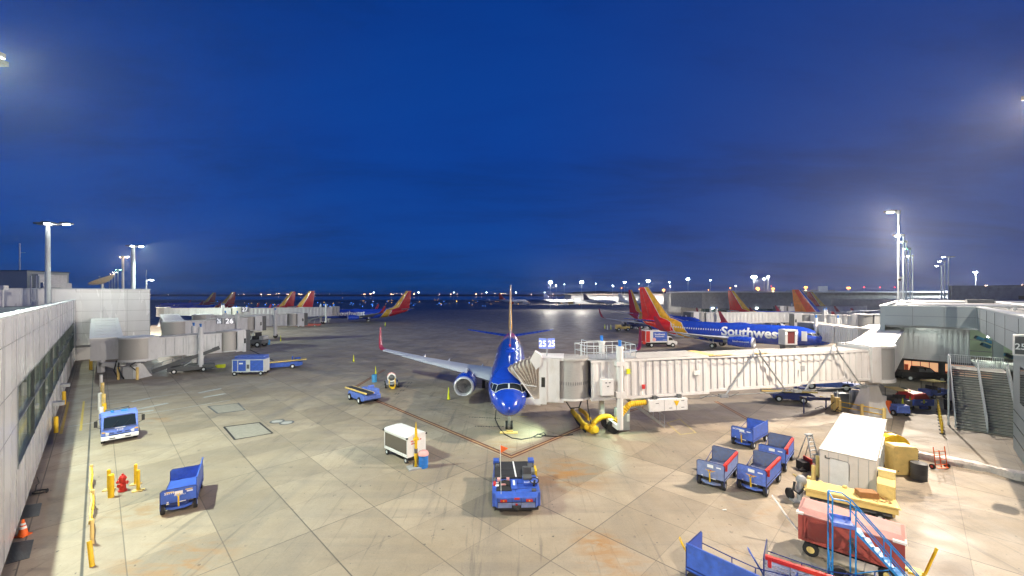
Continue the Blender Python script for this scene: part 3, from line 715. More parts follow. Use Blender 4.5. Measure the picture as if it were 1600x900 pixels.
m = local(GB(), t); m.box(38, 80, -13, -7.7, 3.3, 3.7); m.box(15, 79, -13.2, -12.9, 0, 3.4); m.build('floor_edge', M['concrete'], t)
for bb, aa in ((75.0, -6.8), (57, -6.9), (47.5, -6.9)):
    m = local(GB(), t); m.box(bb-.45, bb+.45, aa-.4, aa+.4, 0, 7.5); m.build('column', M['panel_grey'], t)
m = local(GB(), t); m.box(70.2, 70.5, -5.9, -5.6, 6.9, 7.1); m.build('wall_lamp', M['lamp_white'], t)
spot('hall_lamp', GR(-5.9, 70.0, 6.85), GR(-4, 66, 3), 700, (.88, 1.0, .86), 170, .2)
spot('hall_lamp', GR(-7.0, 77.6, 7.2), GR(-7, 78.5, 3), 60, (.9, 1.0, .85), 170, .2)  # extra spot added to brighten the equipment inside the hall
spot('hall_lamp', GR(-1.0, 72.5, 7.4), GR(-1, 77, 0), 160, (.9, 1.0, .9), 170, .2)
m = local(GB(), t)
for bb, aa, z in ((78.2, -6.1, 5.3), (78.5, -5.6, 6.1), (78.9, -6.4, 5.8), (78.0, -7.9, 4.2)): m.rbox((bb, aa, z), (.5, .8, .4), rz=.4, rx=.5)
m.build('wall_equipment', M['barrel_light'], t)
# near part of right wing wall
m = local(GB(), t); m.box(36, 49.0, -5.6, -5.2, 0, 7.59); m.cur = 1; m.box(40.2, 46, -5.21, -5.18, 4.0, 6.6)
for z in (1.0, 2.0, 3.0): m.box(36.2, 48.8, -5.2, -5.17, z, z+.05)
m.build('side_wall', [M['panel_grey'], M['glass_dark']], t)
# illuminated gate sign 25 fixed to the fascia
p = GR(-4.3, 38.1, 0); t2 = thing('gate_sign', 'white boxed gate sign reading 25 jutting from the right terminal fascia', 'sign', (p.x, p.y, 8.75), A_E2); t2.scale = (.7, .7, .8)
MB().box(-.28, .28, -.35, .38, -.8, .75).build('box', M['white'], t2)
MB().box(-.34, -.285, -.28, .31, -.68, .62).build('face', M['dark_grey'], t2)
MB().text('25', .62, (-.345, .02, -.33), (0,-1,0), (0,0,1), off=.003, bold=.02).build('numerals', M['letter_white'], t2)
MB().bar((0, -.3, .4), (0, -.8, .4), .1).bar((0,-.3,-.3),(0,-.8,-.3),.1).build('bracket', M['steel'], t2)
# roof clutter on the right roof
t = thing('roof_pipework', 'long pale pipes running across the gravel roof of the right terminal', 'pipework', GR(-8, 60, 9.85))
m = local(GB(), t)
for j, (bb, aa0, aa1, z) in enumerate(((73.5, 2.0, -50, 10.35), (78, 2.0, -58, 10.4), (90, 2, -58, 10.6))): m.cyl((bb, aa0, z), (bb, aa1, z), .16, n=8)
m.cyl((100, -8, 10.6), (28, -8.6, 10.45), .14, n=8); m.build('pipe', M['white'], t, smooth=True)
m = local(GB(), t)
for j in range(16): m.box(73.3, 73.7, -3*j+1, -3*j+1.2, 9.85, 10.3); m.box(77.8, 78.2, -3*j+1, -3*j+1.2, 9.85, 10.3)
m.build('pipe_support', M['steel'], t)
random.seed(3)
for j, (bb, aa, s1, s2, h_, lab) in enumerate(((74.5, .8, .7, .6, .8, 'small steel roof vent box nearest the tallest mast'), (76.5, -.6, .9, .9, .6, 'low square roof hatch behind the fascia corner'), (66, -9, 1.2, 2.2, .5, 'flat black skylight row on the right roof'), (62, -12, 1.2, 2.2, .5, 'dark skylight frame farther in on the right roof'), (84, -6, 1.6, 2.4, 1.0, 'boxy air handler on the right roof between the pipes'), (95, -14, 3, 5, 1.2, 'long air handler at the back of the right roof'))):
    p = GR(aa, bb, 9.85); tt = thing('roof_unit', lab, 'roof unit', p, A_E2)
    MB().box(-s1, s1, -s2/2, s2/2, .15, h_+.15).build('casing', M['steel'] if j < 2 else M['dark_grey'], tt); MB().box(-s1*.9, s1*.9, -s2*.45, s2*.45, 0, .15).build('base', M['grey'], tt)
t = thing('security_camera', 'small white dome camera pole between the two tallest right masts', 'camera', ((1408-800)*.1, 64, 9.85))
MB().cyl((0,0,0), (0,0,4.6), .06, n=6).box(-.25, .1, -.15, .15, 4.3, 4.6).build('pole', M['white'], t); MB().ball((-.2, 0, 4.15), .2).build('dome', M['black'], t)
# rolling railing roof edge things
# ================================================================ parking structure and far terminals at right
t = thing('parking_structure', 'low concrete parking structure with blue-grey openings beyond the right roof', 'building', (190, 150, 0))
m = MB(); m.box(-42, 160, 0, 40, 0, 9.6); m.box(-30, 160, -.4, 0, 9.6, 14.6); m.box(-30, -20, -1, 0, 9, 14.9); m.box(18, 34, -1, 0, 9, 14.2); m.box(80, 110, -1, 0, 9, 14.5); m.build('wall', M['concrete'], t)
m = MB(); m.box(-5, 16, -.5, -.38, 9.7, 11.2); m.box(36, 78, -.5, -.38, 9.7, 11.2); m.build('opening', M['black'], t)
m = MB(); m.box(20, 160, 2, 38, 14.6, 15.6); m.box(42, 60, 5, 30, 15.6, 17.0); m.build('roof', M['dark_grey'], t)
t = thing('terminal_building', 'long far terminal with a pale roof edge and green-lit glass wall behind the bridges', 'building', (190, 205, 0))
m = MB(); m.box(-95, 60, 0, 40, 4.5, 12.6); m.build('wall', M['far_white'] if False else M['concrete'], t)
m = MB(); m.box(-97, 60, -2, 42, 12.6, 13.3); m.build('roof', M['far_white'], t)
m = MB(); m.box(-95, 60, .5, 1, 0, 4.5); m.build('glass_wall', M['glass_green'], t)
m = MB()
for i in range(14): m.box(-90+i*11, -89.2+i*11, -.3, .4, 4.6, 5.0)
m.build('soffit_lamp', M['lamp_cool'], t)
t = thing('terminal_building', 'blocky grey concourse with a band of warm lit windows behind the red and yellow tail', 'building', (130, 262, 0))
m = MB(); m.box(-22, 62, 0, 30, 0, 12.5); m.box(-22, 10, -2, 0, 5, 12); m.box(62, 75, -2, 25, 0, 14.5); m.build('wall', M['concrete'], t)
m = MB(); m.box(-12, 22, -2.3, -2.02, 8.2, 10.4); m.build('window_band', M['glass_dark'], t)
m = MB()
for i in range(9): m.box(-10+i*3.4, -8.2+i*3.4, -2.4, -2.32, 8.5, 9.8)
m.build('lit_window', M['room_warm'], t)
m = MB(); m.box(44, 47, -.3, -.02, 5, 8.5); m.build('lit_doorway', M['room_white'], t)
m = MB(); m.box(64, 69.5, -3.2, -2.1, 4, 17); m.build('stair_tower', M['far_white'], t)
t = thing('terminal_building', 'distant white concourse with a flat roof where pale airliners are parked', 'building', (150, 520, 0))
m = MB(); m.box(-75, 260, 0, 60, 0, 11.0); m.build('wall', M['far_white'], t)
m = MB(); m.box(-80, 265, -4, 64, 11.0, 12.4); m.build('roof', M['concrete'], t)
m = MB()
for i in range(26): m.box(-70+i*12, -64+i*12, -.5, -.05, 3, 6.5)
m.build('lit_window', M['room_white'], t)
# land and water on the horizon
m = MB(); m.box(-9000, 900, 2600, 2700, 0, 11); struct(m.build('far_shore', M['land']))
random.seed(11)
m = MB(); pts = []
x = 200
prev = 10
for i in range(60):
    x2 = x + 40; z = 13 + random.random()*7; m.hexa([(x,1500,0),(x2,1500,0),(x2,1560,0),(x,1560,0),(x,1500,prev+5),(x2,1500,z+5),(x2,1560,z+5),(x,1560,prev+5)]); prev = z; x = x2
struct(m.build('tree_belt', mat('dark_trees', (.03, .035, .04), .95)))
m = MB(); m.poly([(-9000, 900, .03), (300, 900, .03), (300, 2600, .03), (-9000, 2600, .03)]); wm = mat('bay_water', (.01, .02, .05), .18); struct(m.build('water', wm))

# the terminal roof the picture was taken from, behind the viewpoint, and its mast
t = thing('terminal_building', 'flat-roofed terminal block behind the viewpoint', 'building', (0, -20, 0))
MB().box(-30, 30, -14, 14, 0, 9.6).build('wall', M['panel'], t); MB().box(-30.2, 30.2, -14.2, 14.2, 9.6, 9.8).build('roof', M['roof'], t)
mast('floodlight mast on the roof behind the viewpoint', (7, -12, 9.8), 26, [(0, 1.0, 1)], 'lamp_white', 46000, (1.0, .88, .74), aim=(0, 26, 0), group='floodlight masts')
# ================================================================ airliner
# fuselage sections: x aft of the nose, half width, centre height, half height above, half height below
FUS = [(0.0,.06,2.72,.06,.06),(.12,.34,2.74,.30,.32),(.5,.74,2.82,.62,.66),(1.1,1.10,2.95,.95,.98),(1.8,1.38,3.08,1.10,1.20),(2.5,1.57,3.20,1.42,1.40),(3.2,1.70,3.30,1.66,1.58),(4.2,1.81,3.38,1.86,1.78),(5.5,1.87,3.40,1.97,1.90),(7,1.88,3.40,1.98,1.95),
       (12,1.88,3.40,1.98,1.98),(18,1.88,3.40,1.98,2.0),(24,1.88,3.40,1.98,1.98),(26.5,1.86,3.46,1.92,1.90),(29,1.74,3.70,1.68,1.70),(31.5,1.50,4.02,1.36,1.36),(34,1.12,4.42,.98,1.0),(36,.74,4.72,.68,.66),(37.6,.38,4.92,.38,.36),(38.4,.14,5.0,.16,.14)]
def fus_sec(x):
    x = max(0, min(38.4, x))
    for A_, B_ in zip(FUS, FUS[1:]):
        if x <= B_[0]:
            t_ = (x-A_[0])/(B_[0]-A_[0]); return tuple(A_[i]+(B_[i]-A_[i])*t_ for i in range(1, 5))
    return FUS[-1][1:]
def fus_pt(x, th, off=0.0):
    "th = 0 top, +90 starboard (+y), 180 belly; degrees"
    w, zc, hu, hd = fus_sec(x); a_ = R(th); s_, c_ = math.sin(a_), math.cos(a_)
    h_ = hu if c_ > 0 else hd
    return Vector((x, (w+off)*s_, zc + (h_+off)*c_))
def fpatch(mb, x0, x1, t0, t1, off, nx=3, nt_=3, skew=0.0):
    g_ = [[fus_pt(x0+(x1-x0)*i/nx + skew*(j/nt_), t0+(t1-t0)*j/nt_, off) for j in range(nt_+1)] for i in range(nx+1)]
    I = [[mb.pt(p) for p in row] for row in g_]
    for i in range(nx):
        for j in range(nt_): mb.face((I[i][j], I[i+1][j], I[i+1][j+1], I[i][j+1]))
def fquad(mb, pts, off, n=4):
    "pane with four corners given as (x, theta), bent over the fuselage"
    I = []
    for i in range(n+1):
        u = i/n; row = []
        for j in range(n+1):
            v = j/n
            x = (pts[0][0]*(1-u)+pts[1][0]*u)*(1-v) + (pts[3][0]*(1-u)+pts[2][0]*u)*v
            th = (pts[0][1]*(1-u)+pts[1][1]*u)*(1-v) + (pts[3][1]*(1-u)+pts[2][1]*u)*v
            row.append(mb.pt(fus_pt(x, th, off)))
        I.append(row)
    for i in range(n):
        for j in range(n): mb.face((I[i][j], I[i+1][j], I[i+1][j+1], I[i][j+1]))
def ftext(mb, string, size, xc, thc, side, off=.02, bold=.03, spacing=1.0):
    "lettering wrapped round the cabin; side +1 starboard, -1 port"
    vs, fs = glyphs(string, bold, spacing, 0.0, .08)
    x0 = min(v[0] for v in vs); x1 = max(v[0] for v in vs); c = (x0+x1)/2; I = []
    for v in vs:
        dxx = (v[0]-c)*size; up = (v[1]-.36)*size
        x = xc - dxx if side > 0 else xc + dxx
        th = thc - math.degrees(up/1.95)
        p = fus_pt(x, th*side, off); I.append(mb.pt(p))
    for f in fs: mb.face([I[j] for j in f])
def livery(name, kind='canyon'):
    m = bpy.data.materials.new(name); m.use_nodes = True; t = m.node_tree; L = t.links; b = t.nodes['Principled BSDF']
    b.inputs['Roughness'].default_value = .27; b.inputs['Coat Weight'].default_value = .5; b.inputs['Coat Roughness'].default_value = .06
    co = t.nodes.new('ShaderNodeTexCoord'); sp = t.nodes.new('ShaderNodeSeparateXYZ'); L.new(co.outputs['Object'], sp.inputs[0])
    def mth(op, a_, b_):
        n = t.nodes.new('ShaderNodeMath'); n.operation = op
        for i, v in enumerate((a_, b_)):
            if isinstance(v, (int, float)): n.inputs[i].default_value = v
            else: L.new(v, n.inputs[i])
        return n.outputs[0]
    X, Z = sp.outputs['X'], sp.outputs['Z']
    # band front edge sweeps aft with height; bands narrow towards the fin tip
    mr = t.nodes.new('ShaderNodeMapRange'); L.new(Z, mr.inputs['Value']); mr.inputs['From Min'].default_value = 1.4; mr.inputs['From Max'].default_value = 7.2; mr.inputs['To Min'].default_value = 3.3; mr.inputs['To Max'].default_value = 2.2
    mr2 = t.nodes.new('ShaderNodeMapRange'); L.new(Z, mr2.inputs['Value']); mr2.inputs['From Min'].default_value = 7.2; mr2.inputs['From Max'].default_value = 13.4; mr2.inputs['To Min'].default_value = 0; mr2.inputs['To Max'].default_value = 1.0
    wz = mth('SUBTRACT', mr.outputs[0], mr2.outputs[0])
    edge = mth('ADD', mth('MULTIPLY', mth('SUBTRACT', Z, 6.5), .735), 30.55)
    low = mth('MULTIPLY', mth('MINIMUM', mth('MAXIMUM', mth('SUBTRACT', 6.0, Z), 0.0), 1.0), -2.4)
    s = mth('DIVIDE', mth('SUBTRACT', X, mth('ADD', edge, low)), wz)
    s = mth('ADD', mth('DIVIDE', s, 5.0), .2)
    r = t.nodes.new('ShaderNodeValToRGB')
    BL = (.010, .055, .46); YE = (.78, .40, .010); SI = (.72, .70, .68); RE = (.70, .012, .012); MA = (.28, .006, .03)
    if kind == 'canyon': ramp(r, [(0, BL), (.195, SI), (.205, YE), (.385, SI), (.402, RE)], 'CONSTANT')
    elif kind == 'dim': ramp(r, [(0, BL), (.195, SI), (.205, (.60,.34,.03)), (.385, SI), (.402, (.42,.008,.02))], 'CONSTANT')  # same bands, yellow and red darkened in the paint for tails in shade
    elif kind == 'old': ramp(r, [(0, (.03,.06,.50)), (.30, (.7,.6,.6)), (.32, (.75,.06,.01)), (.50, (.75,.06,.01)), (.52, (.80,.22,.02)), (.95, (.03,.06,.5))], 'CONSTANT')
    L.new(s, r.inputs[0]); colr = r.outputs[0]
    if kind != 'old':
        q_ = mth('SUBTRACT', X, mth('ADD', mth('MULTIPLY', mth('SUBTRACT', Z, 2.0), 1.1), 33.6))
        for off_, cc in ((0.0, SI), (.16, BL)):
            g_ = mth('GREATER_THAN', q_, off_); xx = t.nodes.new('ShaderNodeMix'); xx.data_type = 'RGBA'
            L.new(g_, xx.inputs['Factor']); L.new(colr, xx.inputs['A']); xx.inputs['B'].default_value = (*cc, 1); colr = xx.outputs['Result']
    # skin joints and the radome seam
    pp = mth('PINGPONG', X, 1.27); jn = mth('LESS_THAN', pp, .016); rs = mth('LESS_THAN', mth('ABSOLUTE', mth('SUBTRACT', X, 1.22), 0.0), .022)
    pz = mth('LESS_THAN', mth('PINGPONG', mth('ADD', Z, .37), .62), .010); jj = mth('MULTIPLY', mth('MAXIMUM', mth('MAXIMUM', jn, rs), pz), .42)
    xx = t.nodes.new('ShaderNodeMix'); xx.data_type = 'RGBA'; L.new(jj, xx.inputs['Factor']); L.new(colr, xx.inputs['A']); xx.inputs['B'].default_value = (.006, .015, .08, 1); colr = xx.outputs['Result']
    gn = t.nodes.new('ShaderNodeTexNoise'); gn.inputs['Scale'].default_value = 1.3; gn.inputs['Detail'].default_value = 7; L.new(co.outputs['Object'], gn.inputs['Vector'])
    gr = t.nodes.new('ShaderNodeMapRange'); gr.inputs['From Min'].default_value = .35; gr.inputs['From Max'].default_value = .7; gr.inputs['To Min'].default_value = 1.08; gr.inputs['To Max'].default_value = .80; L.new(gn.outputs[0], gr.inputs['Value'])
    vs_ = t.nodes.new('ShaderNodeVectorMath'); vs_.operation = 'SCALE'; L.new(colr, vs_.inputs[0]); L.new(gr.outputs[0], vs_.inputs['Scale']); colr = vs_.outputs[0]
    L.new(colr, b.inputs['Base Color'])
    n = t.nodes.new('ShaderNodeTexNoise'); n.inputs['Scale'].default_value = .6; L.new(co.outputs['Object'], n.inputs['Vector'])
    q = t.nodes.new('ShaderNodeMapRange'); q.inputs['To Min'].default_value = .15; q.inputs['To Max'].default_value = .27; L.new(n.outputs[0], q.inputs['Value']); L.new(q.outputs[0], b.inputs['Roughness'])
    return m
M['livery'] = livery('livery_blue_bands'); M['livery_dim'] = livery('livery_blue_bands_shaded', 'dim'); M['livery_old'] = livery('livery_orange_bands', 'old')
M['air_blue'] = mat('airliner_blue', (.010, .055, .46), .27, var=.04, coat=.5)
def airfoil(xle, chord, y, z, tc, n=7):
    up = []; lo = []
    for i in range(n+1):
        u = 1-(1-math.cos(math.pi*i/n))/2
        th_ = 5*tc*(.2969*math.sqrt(u)-.126*u-.3516*u*u+.2843*u**3-.1015*u**4)
        up.append((xle+u*chord, y, z+th_*chord)); lo.append((xle+u*chord, y, z-th_*chord*.8))
    return up + list(reversed(lo))[1:-1]
M['bare_metal'] = mat('bare_metal', (.40, .37, .33), .45, metal=.4)
def make_airliner(label, loc, rz, kind='canyon', detail=2, group='parked blue airliners', scale=1.0, name_text='Southwest', door_open=False, sides=(1, -1)):
    lv = {'canyon': 'livery', 'dim': 'livery_dim', 'old': 'livery_old', 'white': 'far_white', 'red': 'far_white', 'navy': 'far_white'}[kind]
    blue = 'air_blue' if kind in ('canyon', 'dim', 'old') else 'far_white'
    fin_m = {'red': 'tail_red', 'navy': 'tail_navy', 'white': 'far_white'}.get(kind, lv)
    t = thing('airliner', label, 'airliner', loc, rz, group)
    if scale != 1: t.scale = (scale,)*3
    ns = 32 if detail > 1 else 16
    m = MB(); xs = [f_[0] for f_ in FUS]
    m.loft([[fus_pt(x, 360*k_/ns) for k_ in range(ns)] for x in xs]); m.build('fuselage', M[lv], t, smooth=True, ang=60)
    # wing-body fairing
    m = MB(); secs = ((11.5,.6,1.9,.25),(13,1.9,1.75,.5),(16,2.25,1.65,.62),(20,2.25,1.65,.6),(23,1.6,1.8,.45),(25,.5,1.95,.2))
    m.loft([[(x, w*math.sin(2*math.pi*k_/16), zc+h_*math.cos(2*math.pi*k_/16)) for k_ in range(16)] for x, w, zc, h_ in secs]); m.build('belly_fairing', M[blue], t, smooth=True)
    for sd in (1, -1):
        m = MB()
        W_ = [(1.2,12.9,9.4,2.05,.13),(1.9,13.3,8.8,2.15,.13),(5.2,15.6,5.9,2.62,.115),(11,19.1,3.7,3.35,.105),(16.9,22.7,1.75,4.25,.10)]
        rings = [airfoil(x, c, y*sd, z, tcx) for y, x, c, z, tcx in W_]; m.loft(rings); wg = m.build('wing', M['wing'], t, smooth=True, ang=50)
        if detail > 1:
            m = MB()
            for y in (3.6, 8.2, 11.8):
                m.tube([(18.6+ (y-3.6)*.42, y*sd, 2.15+y*.06), (20.2+(y-3.6)*.42, y*sd, 2.0+y*.085), (22.4+(y-3.6)*.36, y*sd, 2.15+y*.10)], [.08, .24, .06], n=8)
            m.build('flap_fairing', M['wing'], wg, smooth=True)
        m = MB()
        rings = [airfoil(22.7,1.75,16.9*sd,4.25,.1), airfoil(23.0,1.65,17.35*sd,4.38,.1), airfoil(23.4,1.4,17.62*sd,4.75,.1), airfoil(24.2,1.05,17.85*sd,5.9,.1), airfoil(25.0,.55,18.0*sd,7.15,.1)]
        rings = [[(p[0], p[1] + (0 if i < 2 else (p[2]-rings[i][0][2])*0), p[2]) for p in rg] for i, rg in enumerate(rings)]
        # turn the upper sections to stand upright
        R2 = []
        for i, rg in enumerate(rings):
            if i < 2: R2.append(rg); continue
            c = rg[0]; ang_ = (0, 0, .8, 1.25, 1.35)[i]*sd
            R2.append([(p[0], c[1]-math.sin(ang_)*(p[2]-c[2]), c[2]+math.cos(ang_)*(p[2]-c[2])) for p in rg])
        m.loft(R2); m.build('winglet', M['winglet'] if kind in ('canyon','dim','old') else M['far_white'], t, smooth=True)
        # tailplane
        m = MB(); m.loft([airfoil(33.2,4.1,.35*sd,5.0,.09), airfoil(37.0,1.6,7.15*sd,5.75,.09)]); m.build('tailplane', M[blue] if detail > 1 else M['wing'], t, smooth=True, ang=50)
        # engine
        m = MB(); ey, ez = 4.83*sd, 1.98; prof = [(11.35,.98),(11.6,1.07),(12.4,1.16),(13.6,1.17),(14.8,1.05),(15.9,.86)]
        if detail > 1 or sd in sides:
            m.loft([[(x, ey+r_*math.cos(2*math.pi*k_/24), ez+r_*(math.sin(2*math.pi*k_/24) if math.sin(2*math.pi*k_/24) > -.8 else -.8*1.0)) for k_ in range(24)] for x, r_ in prof], caps=False)
            m.loft([[(x, ey+r_*math.cos(2*math.pi*k_/24), ez+r_*math.sin(2*math.pi*k_/24)) for k_ in range(24)] for x, r_ in ((15.9,.84),(15.2,.8),(15.0,.3))], caps=False)
            en = m.build('engine', M[blue], t, smooth=True, ang=50)
            m = MB(); lip = [(11.62,1.075),(11.45,1.045),(11.33,.985),(11.30,.93),(11.36,.865),(11.55,.82),(11.9,.79)]
            m.loft([[(x, ey+r_*math.cos(2*math.pi*k_/24), ez+max(-.86*r_ if r_ > .95 else -r_, r_*math.sin(2*math.pi*k_/24))) for k_ in range(24)] for x, r_ in lip], caps=False); m.build('inlet_lip', M['chrome'], en, smooth=True, ang=80)
            m = MB(); m.loft([[(x, ey+r_*math.cos(2*math.pi*k_/24), ez+r_*math.sin(2*math.pi*k_/24)) for k_ in range(24)] for x, r_ in ((11.9,.79),(12.35,.78),(12.36,.02))], caps=False); m.build('inlet_duct', M['grey'], en, smooth=True)
            m = MB()
            if detail > 1:
                for q in range(22):
                    a_ = 2*math.pi*q/22
                    m.rbox((12.22, ey+.5*math.cos(a_), ez+.5*math.sin(a_)), (.09, .62, .012), rx=a_) if False else m.hexa([(12.3, ey+r1*math.cos(a_+da), ez+r1*math.sin(a_+da)) if w_ == 0 else (12.14, ey+r1*math.cos(a_+da+.12), ez+r1*math.sin(a_+da+.12)) for w_ in (0, 1) for r1, da in ((.18,0),(.76,0),(.76,.05),(.18,.05))])
            m.cyl((12.32, ey, ez), (11.92, ey, ez), .24, .02, n=14); m.build('fan', M['steel'], en)
            m = MB(); m.cyl((15.0, ey, ez), (16.9, ey, ez), .52, .30, n=16); m.build('exhaust_cone', M['steel'], en, smooth=True)
            m = MB(); m.hexa([(12.6,ey-.16,3.0),(12.6,ey+.16,3.0),(17.4,ey+.12,2.25),(17.4,ey-.12,2.25),(14.2,ey-.10,3.42),(14.2,ey+.10,3.42),(17.6,ey+.1,2.75),(17.6,ey-.1,2.75)]); m.build('pylon', M['wing'], en)
            if detail > 1 and name_text:
                m = MB(); m.text(name_text + '.com', .48, (13.4, ey+sd*1.19, ez+.05), (-sd, 0, 0), (0, 0, 1), off=.01, bold=.02) ; m.build('engine_lettering', M['letter_white'], en)
    # fin
    m = MB()
    def vfoil(xle, c, z, th_, n=6):
        up = []; lo = []
        for i in range(n+1):
            u = 1-(1-math.cos(math.pi*i/n))/2; y = 5*th_*(.2969*math.sqrt(u)-.126*u-.3516*u*u+.2843*u**3-.1015*u**4)*c
            up.append((xle+u*c, y, z)); lo.append((xle+u*c, -y, z))
        return up + list(reversed(lo))[1:-1]
    m.loft([vfoil(26.2, 11.2, 5.15, .02), vfoil(29.3, 8.0, 5.85, .045), vfoil(30.7, 6.6, 6.5, .09), vfoil(33.3, 4.5, 9.9, .09), vfoil(35.75, 2.3, 13.25, .09)])
    fin = m.build('fin', M[fin_m], t, smooth=True, ang=50)
    if detail > 1:
        m = MB()
        for s_ in (1, -1): m.tube([(35.5, .20*s_, 6.2), (36.5, .16*s_, 9.3), (37.35, .11*s_, 12.9)], .02, n=4)
        m.build('rudder_hinge', M['letter_grey'], fin)
    m = MB(); m.tube([(26.1,0,5.2),(29.2,0,5.95),(30.68,0,6.5),(33.27,0,9.9),(35.73,0,13.22)], [.02,.05,.10,.09,.06], n=6); m.build('leading_edge', M['bare_metal'], fin, smooth=True)
    # undercarriage
    for nm, x, ys, r_, w_ in (('nose_gear', 4.0, (-.22, .22), .36, .2), ('main_gear', 19.6, (2.42, 3.28), .56, .36), ('main_gear', 19.6, (-2.42, -3.28), .56, .36)):
        yc = sum(ys)/2; m = MB(); m.cyl((x, yc, r_), (x, yc*.98, 2.0 if nm == 'nose_gear' else 2.4), .11, n=10); m.cyl((x, ys[0], r_), (x, ys[1], r_), .07)
        m.bar((x+.1, yc, .9), (x+1.1, yc, 1.9), .09); m.bar((x-.15, yc, .55), (x-.15, yc, 1.1), .16)
        if nm == 'nose_gear':
            m.box(x-.35, x+.9, -.42, -.37, 1.25, 1.75); m.box(x-.35, x+.9, .37, .42, 1.25, 1.75)
            m.ball((x-.18, 0, 1.25), .11)
        gname = m.build(nm, M['steel'], t)
        for y in ys:
            m = MB(); m.wheel((x, y, r_), r_, w_, n=20); wh = m.build('wheel', M['black'], gname, smooth=True)
            m = MB(); m.wheel((x, y, r_), r_*.5, w_+.03, n=14); m.build('wheel_hub', M['steel_light'], gname)
    if kind in ('canyon', 'dim', 'old'):
        # flight-deck panes: frame then glass
        for sd in (1, -1):
            PN = [[(2.16,2),(2.62,2),(2.72,26),(2.20,31)] , [(2.24,33),(2.76,28),(3.05,47),(2.52,58)], [(2.58,60),(3.1,49),(3.62,55),(3.42,66)]]
            PN = [[(1.55,3),(2.08,3),(2.24,37),(1.72,52)], [(1.76,54),(2.29,39),(2.80,52),(2.40,66)], [(2.47,67),(2.86,54),(3.40,60),(3.32,69)]]
            for q in PN:
                c = (sum(a_[0] for a_ in q)/4, sum(a_[1] for a_ in q)/4)
                f_ = MB(); fquad(f_, [(c[0]+(a_[0]-c[0])*1.16, (c[1]+(a_[1]-c[1])*1.14)*sd) for a_ in q], .012); fr = f_.build('cockpit_window', M['steel_light'], t)
                f_ = MB(); fquad(f_, [(a_[0], a_[1]*sd) for a_ in q], .024); f_.build('pane', M['glass_dark'], fr)
        m = MB(); m.ball((9.5, 0, 5.45), .10); m.hexa([(7.2,-.03,5.35),(7.9,-.03,5.35),(7.9,.03,5.35),(7.2,.03,5.35),(7.6,-.02,5.72),(7.95,-.02,5.72),(7.95,.02,5.72),(7.6,.02,5.72)]); m.build('antenna', M['white'], t)
        m = MB(); m.loft([[(x, w*math.sin(2*math.pi*k_/12), 5.33+h_*math.cos(2*math.pi*k_/12)) for k_ in range(12)] for x, w, h_ in ((13.4,.05,.05),(14,.5,.22),(15.2,.6,.28),(16.2,.4,.18),(16.9,.05,.04))]); m.build('antenna_fairing', M[blue], t, smooth=True)
        for sd in sides:
            m = MB(); gw = max(v[0] for v in glyphs(name_text, .03, 1.0, 0.0, .08)[0]); ftext(m, name_text, 11.2/gw, 12.7, 78, sd, bold=.03); m.build('airline_name', M['letter_white'], t)
            if detail > 1:
                for i in range(44):
                    x = 6.6 + i*.508
                    if 29 < x: break
                    f_ = MB(); fpatch(f_, x, x+.24, sd*71, sd*81, .008, 1, 2); f_.build('cabin_window', M['steel_light'] if kind == 'canyon' and i > 22 else M['glass_dark'], t)
            # doors outlined in pale grey
            for x in (4.75, 28.6):
                f_ = MB()
                for a0, a1, b0_, b1_ in ((x, x+.05, 58, 112), (x+.81, x+.86, 58, 112), (x, x+.86, 57, 59.5), (x, x+.86, 110.5, 112.5)): fpatch(f_, a0, a1, sd*a0*0+sd*b0_, sd*b1_, .008, 2, 8)
                f_.build('door_outline', M['letter_white'], t)
    if kind == 'canyon' and detail > 1:
        m = MB(); m.ball((19, 0, 5.44), .13); m.build('beacon', M['red'], t)
        m = MB()
        for sd in (1, -1):
            for x, th in ((1.35, 100), (1.45, 112), (2.1, 108)): p_ = fus_pt(x, th*sd); q_ = fus_pt(x-.02, th*sd, .12); m.cyl(p_, q_, .018, n=5); m.cyl(q_, q_ + Vector((-.2, 0, 0)), .014, n=5)
        m.build('pitot_probe', M['steel'], t)
        m = MB()
        for sd in (1, -1): a1 = fus_pt(1.62, 8*sd, .03); b1 = fus_pt(1.80, 34*sd, .04); m.cyl(a1, b1, .014, n=5)
        m.build('wiper', M['black'], t)
    return t
gM = 'parked blue airliners'
make_airliner('nearest blue airliner nose-on at the stand beside the white jet bridge', (-.25, 31.6, 0), R(90))
AP = make_airliner('blue airliner seen side-on behind the long white jet bridge, nose to the right', (58.6, 75.2, .25), R(134.8), sides=(1,))
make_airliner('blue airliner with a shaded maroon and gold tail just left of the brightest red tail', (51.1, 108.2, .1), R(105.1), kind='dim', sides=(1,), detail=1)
make_airliner('blue airliner whose red and yellow tail rises alone before the grey concourse', (114.3, 139.1, 0), R(135), sides=(1,), detail=1)
make_airliner('airliner with an orange and red striped tail behind the right jet bridges', (116.6, 104.5, 0), R(134), kind='old', sides=(), detail=1)
make_airliner('airliner with a shaded maroon and gold tail right of the orange striped tail', (165.5, 165.8, -.3), R(134), kind='dim', sides=(1,), detail=1)
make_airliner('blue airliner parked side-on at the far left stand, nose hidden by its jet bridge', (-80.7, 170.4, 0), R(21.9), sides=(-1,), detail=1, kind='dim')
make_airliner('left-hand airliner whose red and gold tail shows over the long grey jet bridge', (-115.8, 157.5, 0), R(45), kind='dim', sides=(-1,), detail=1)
def far_plane(lab, px, pytop, k, rz, kind):
    # place by fin tip
    c, s_ = math.cos(rz), math.sin(rz); X = (px-800)*k; D = FPX*k
    return make_airliner(lab, (X - 36.5*c, D - 36.5*s_, 0), rz, kind=kind, detail=1, sides=())
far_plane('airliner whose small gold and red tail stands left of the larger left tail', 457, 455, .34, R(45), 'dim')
far_plane('airliner with a dim red tail, second from the left over the far bridges', 364, 456, .40, R(50), 'dim')
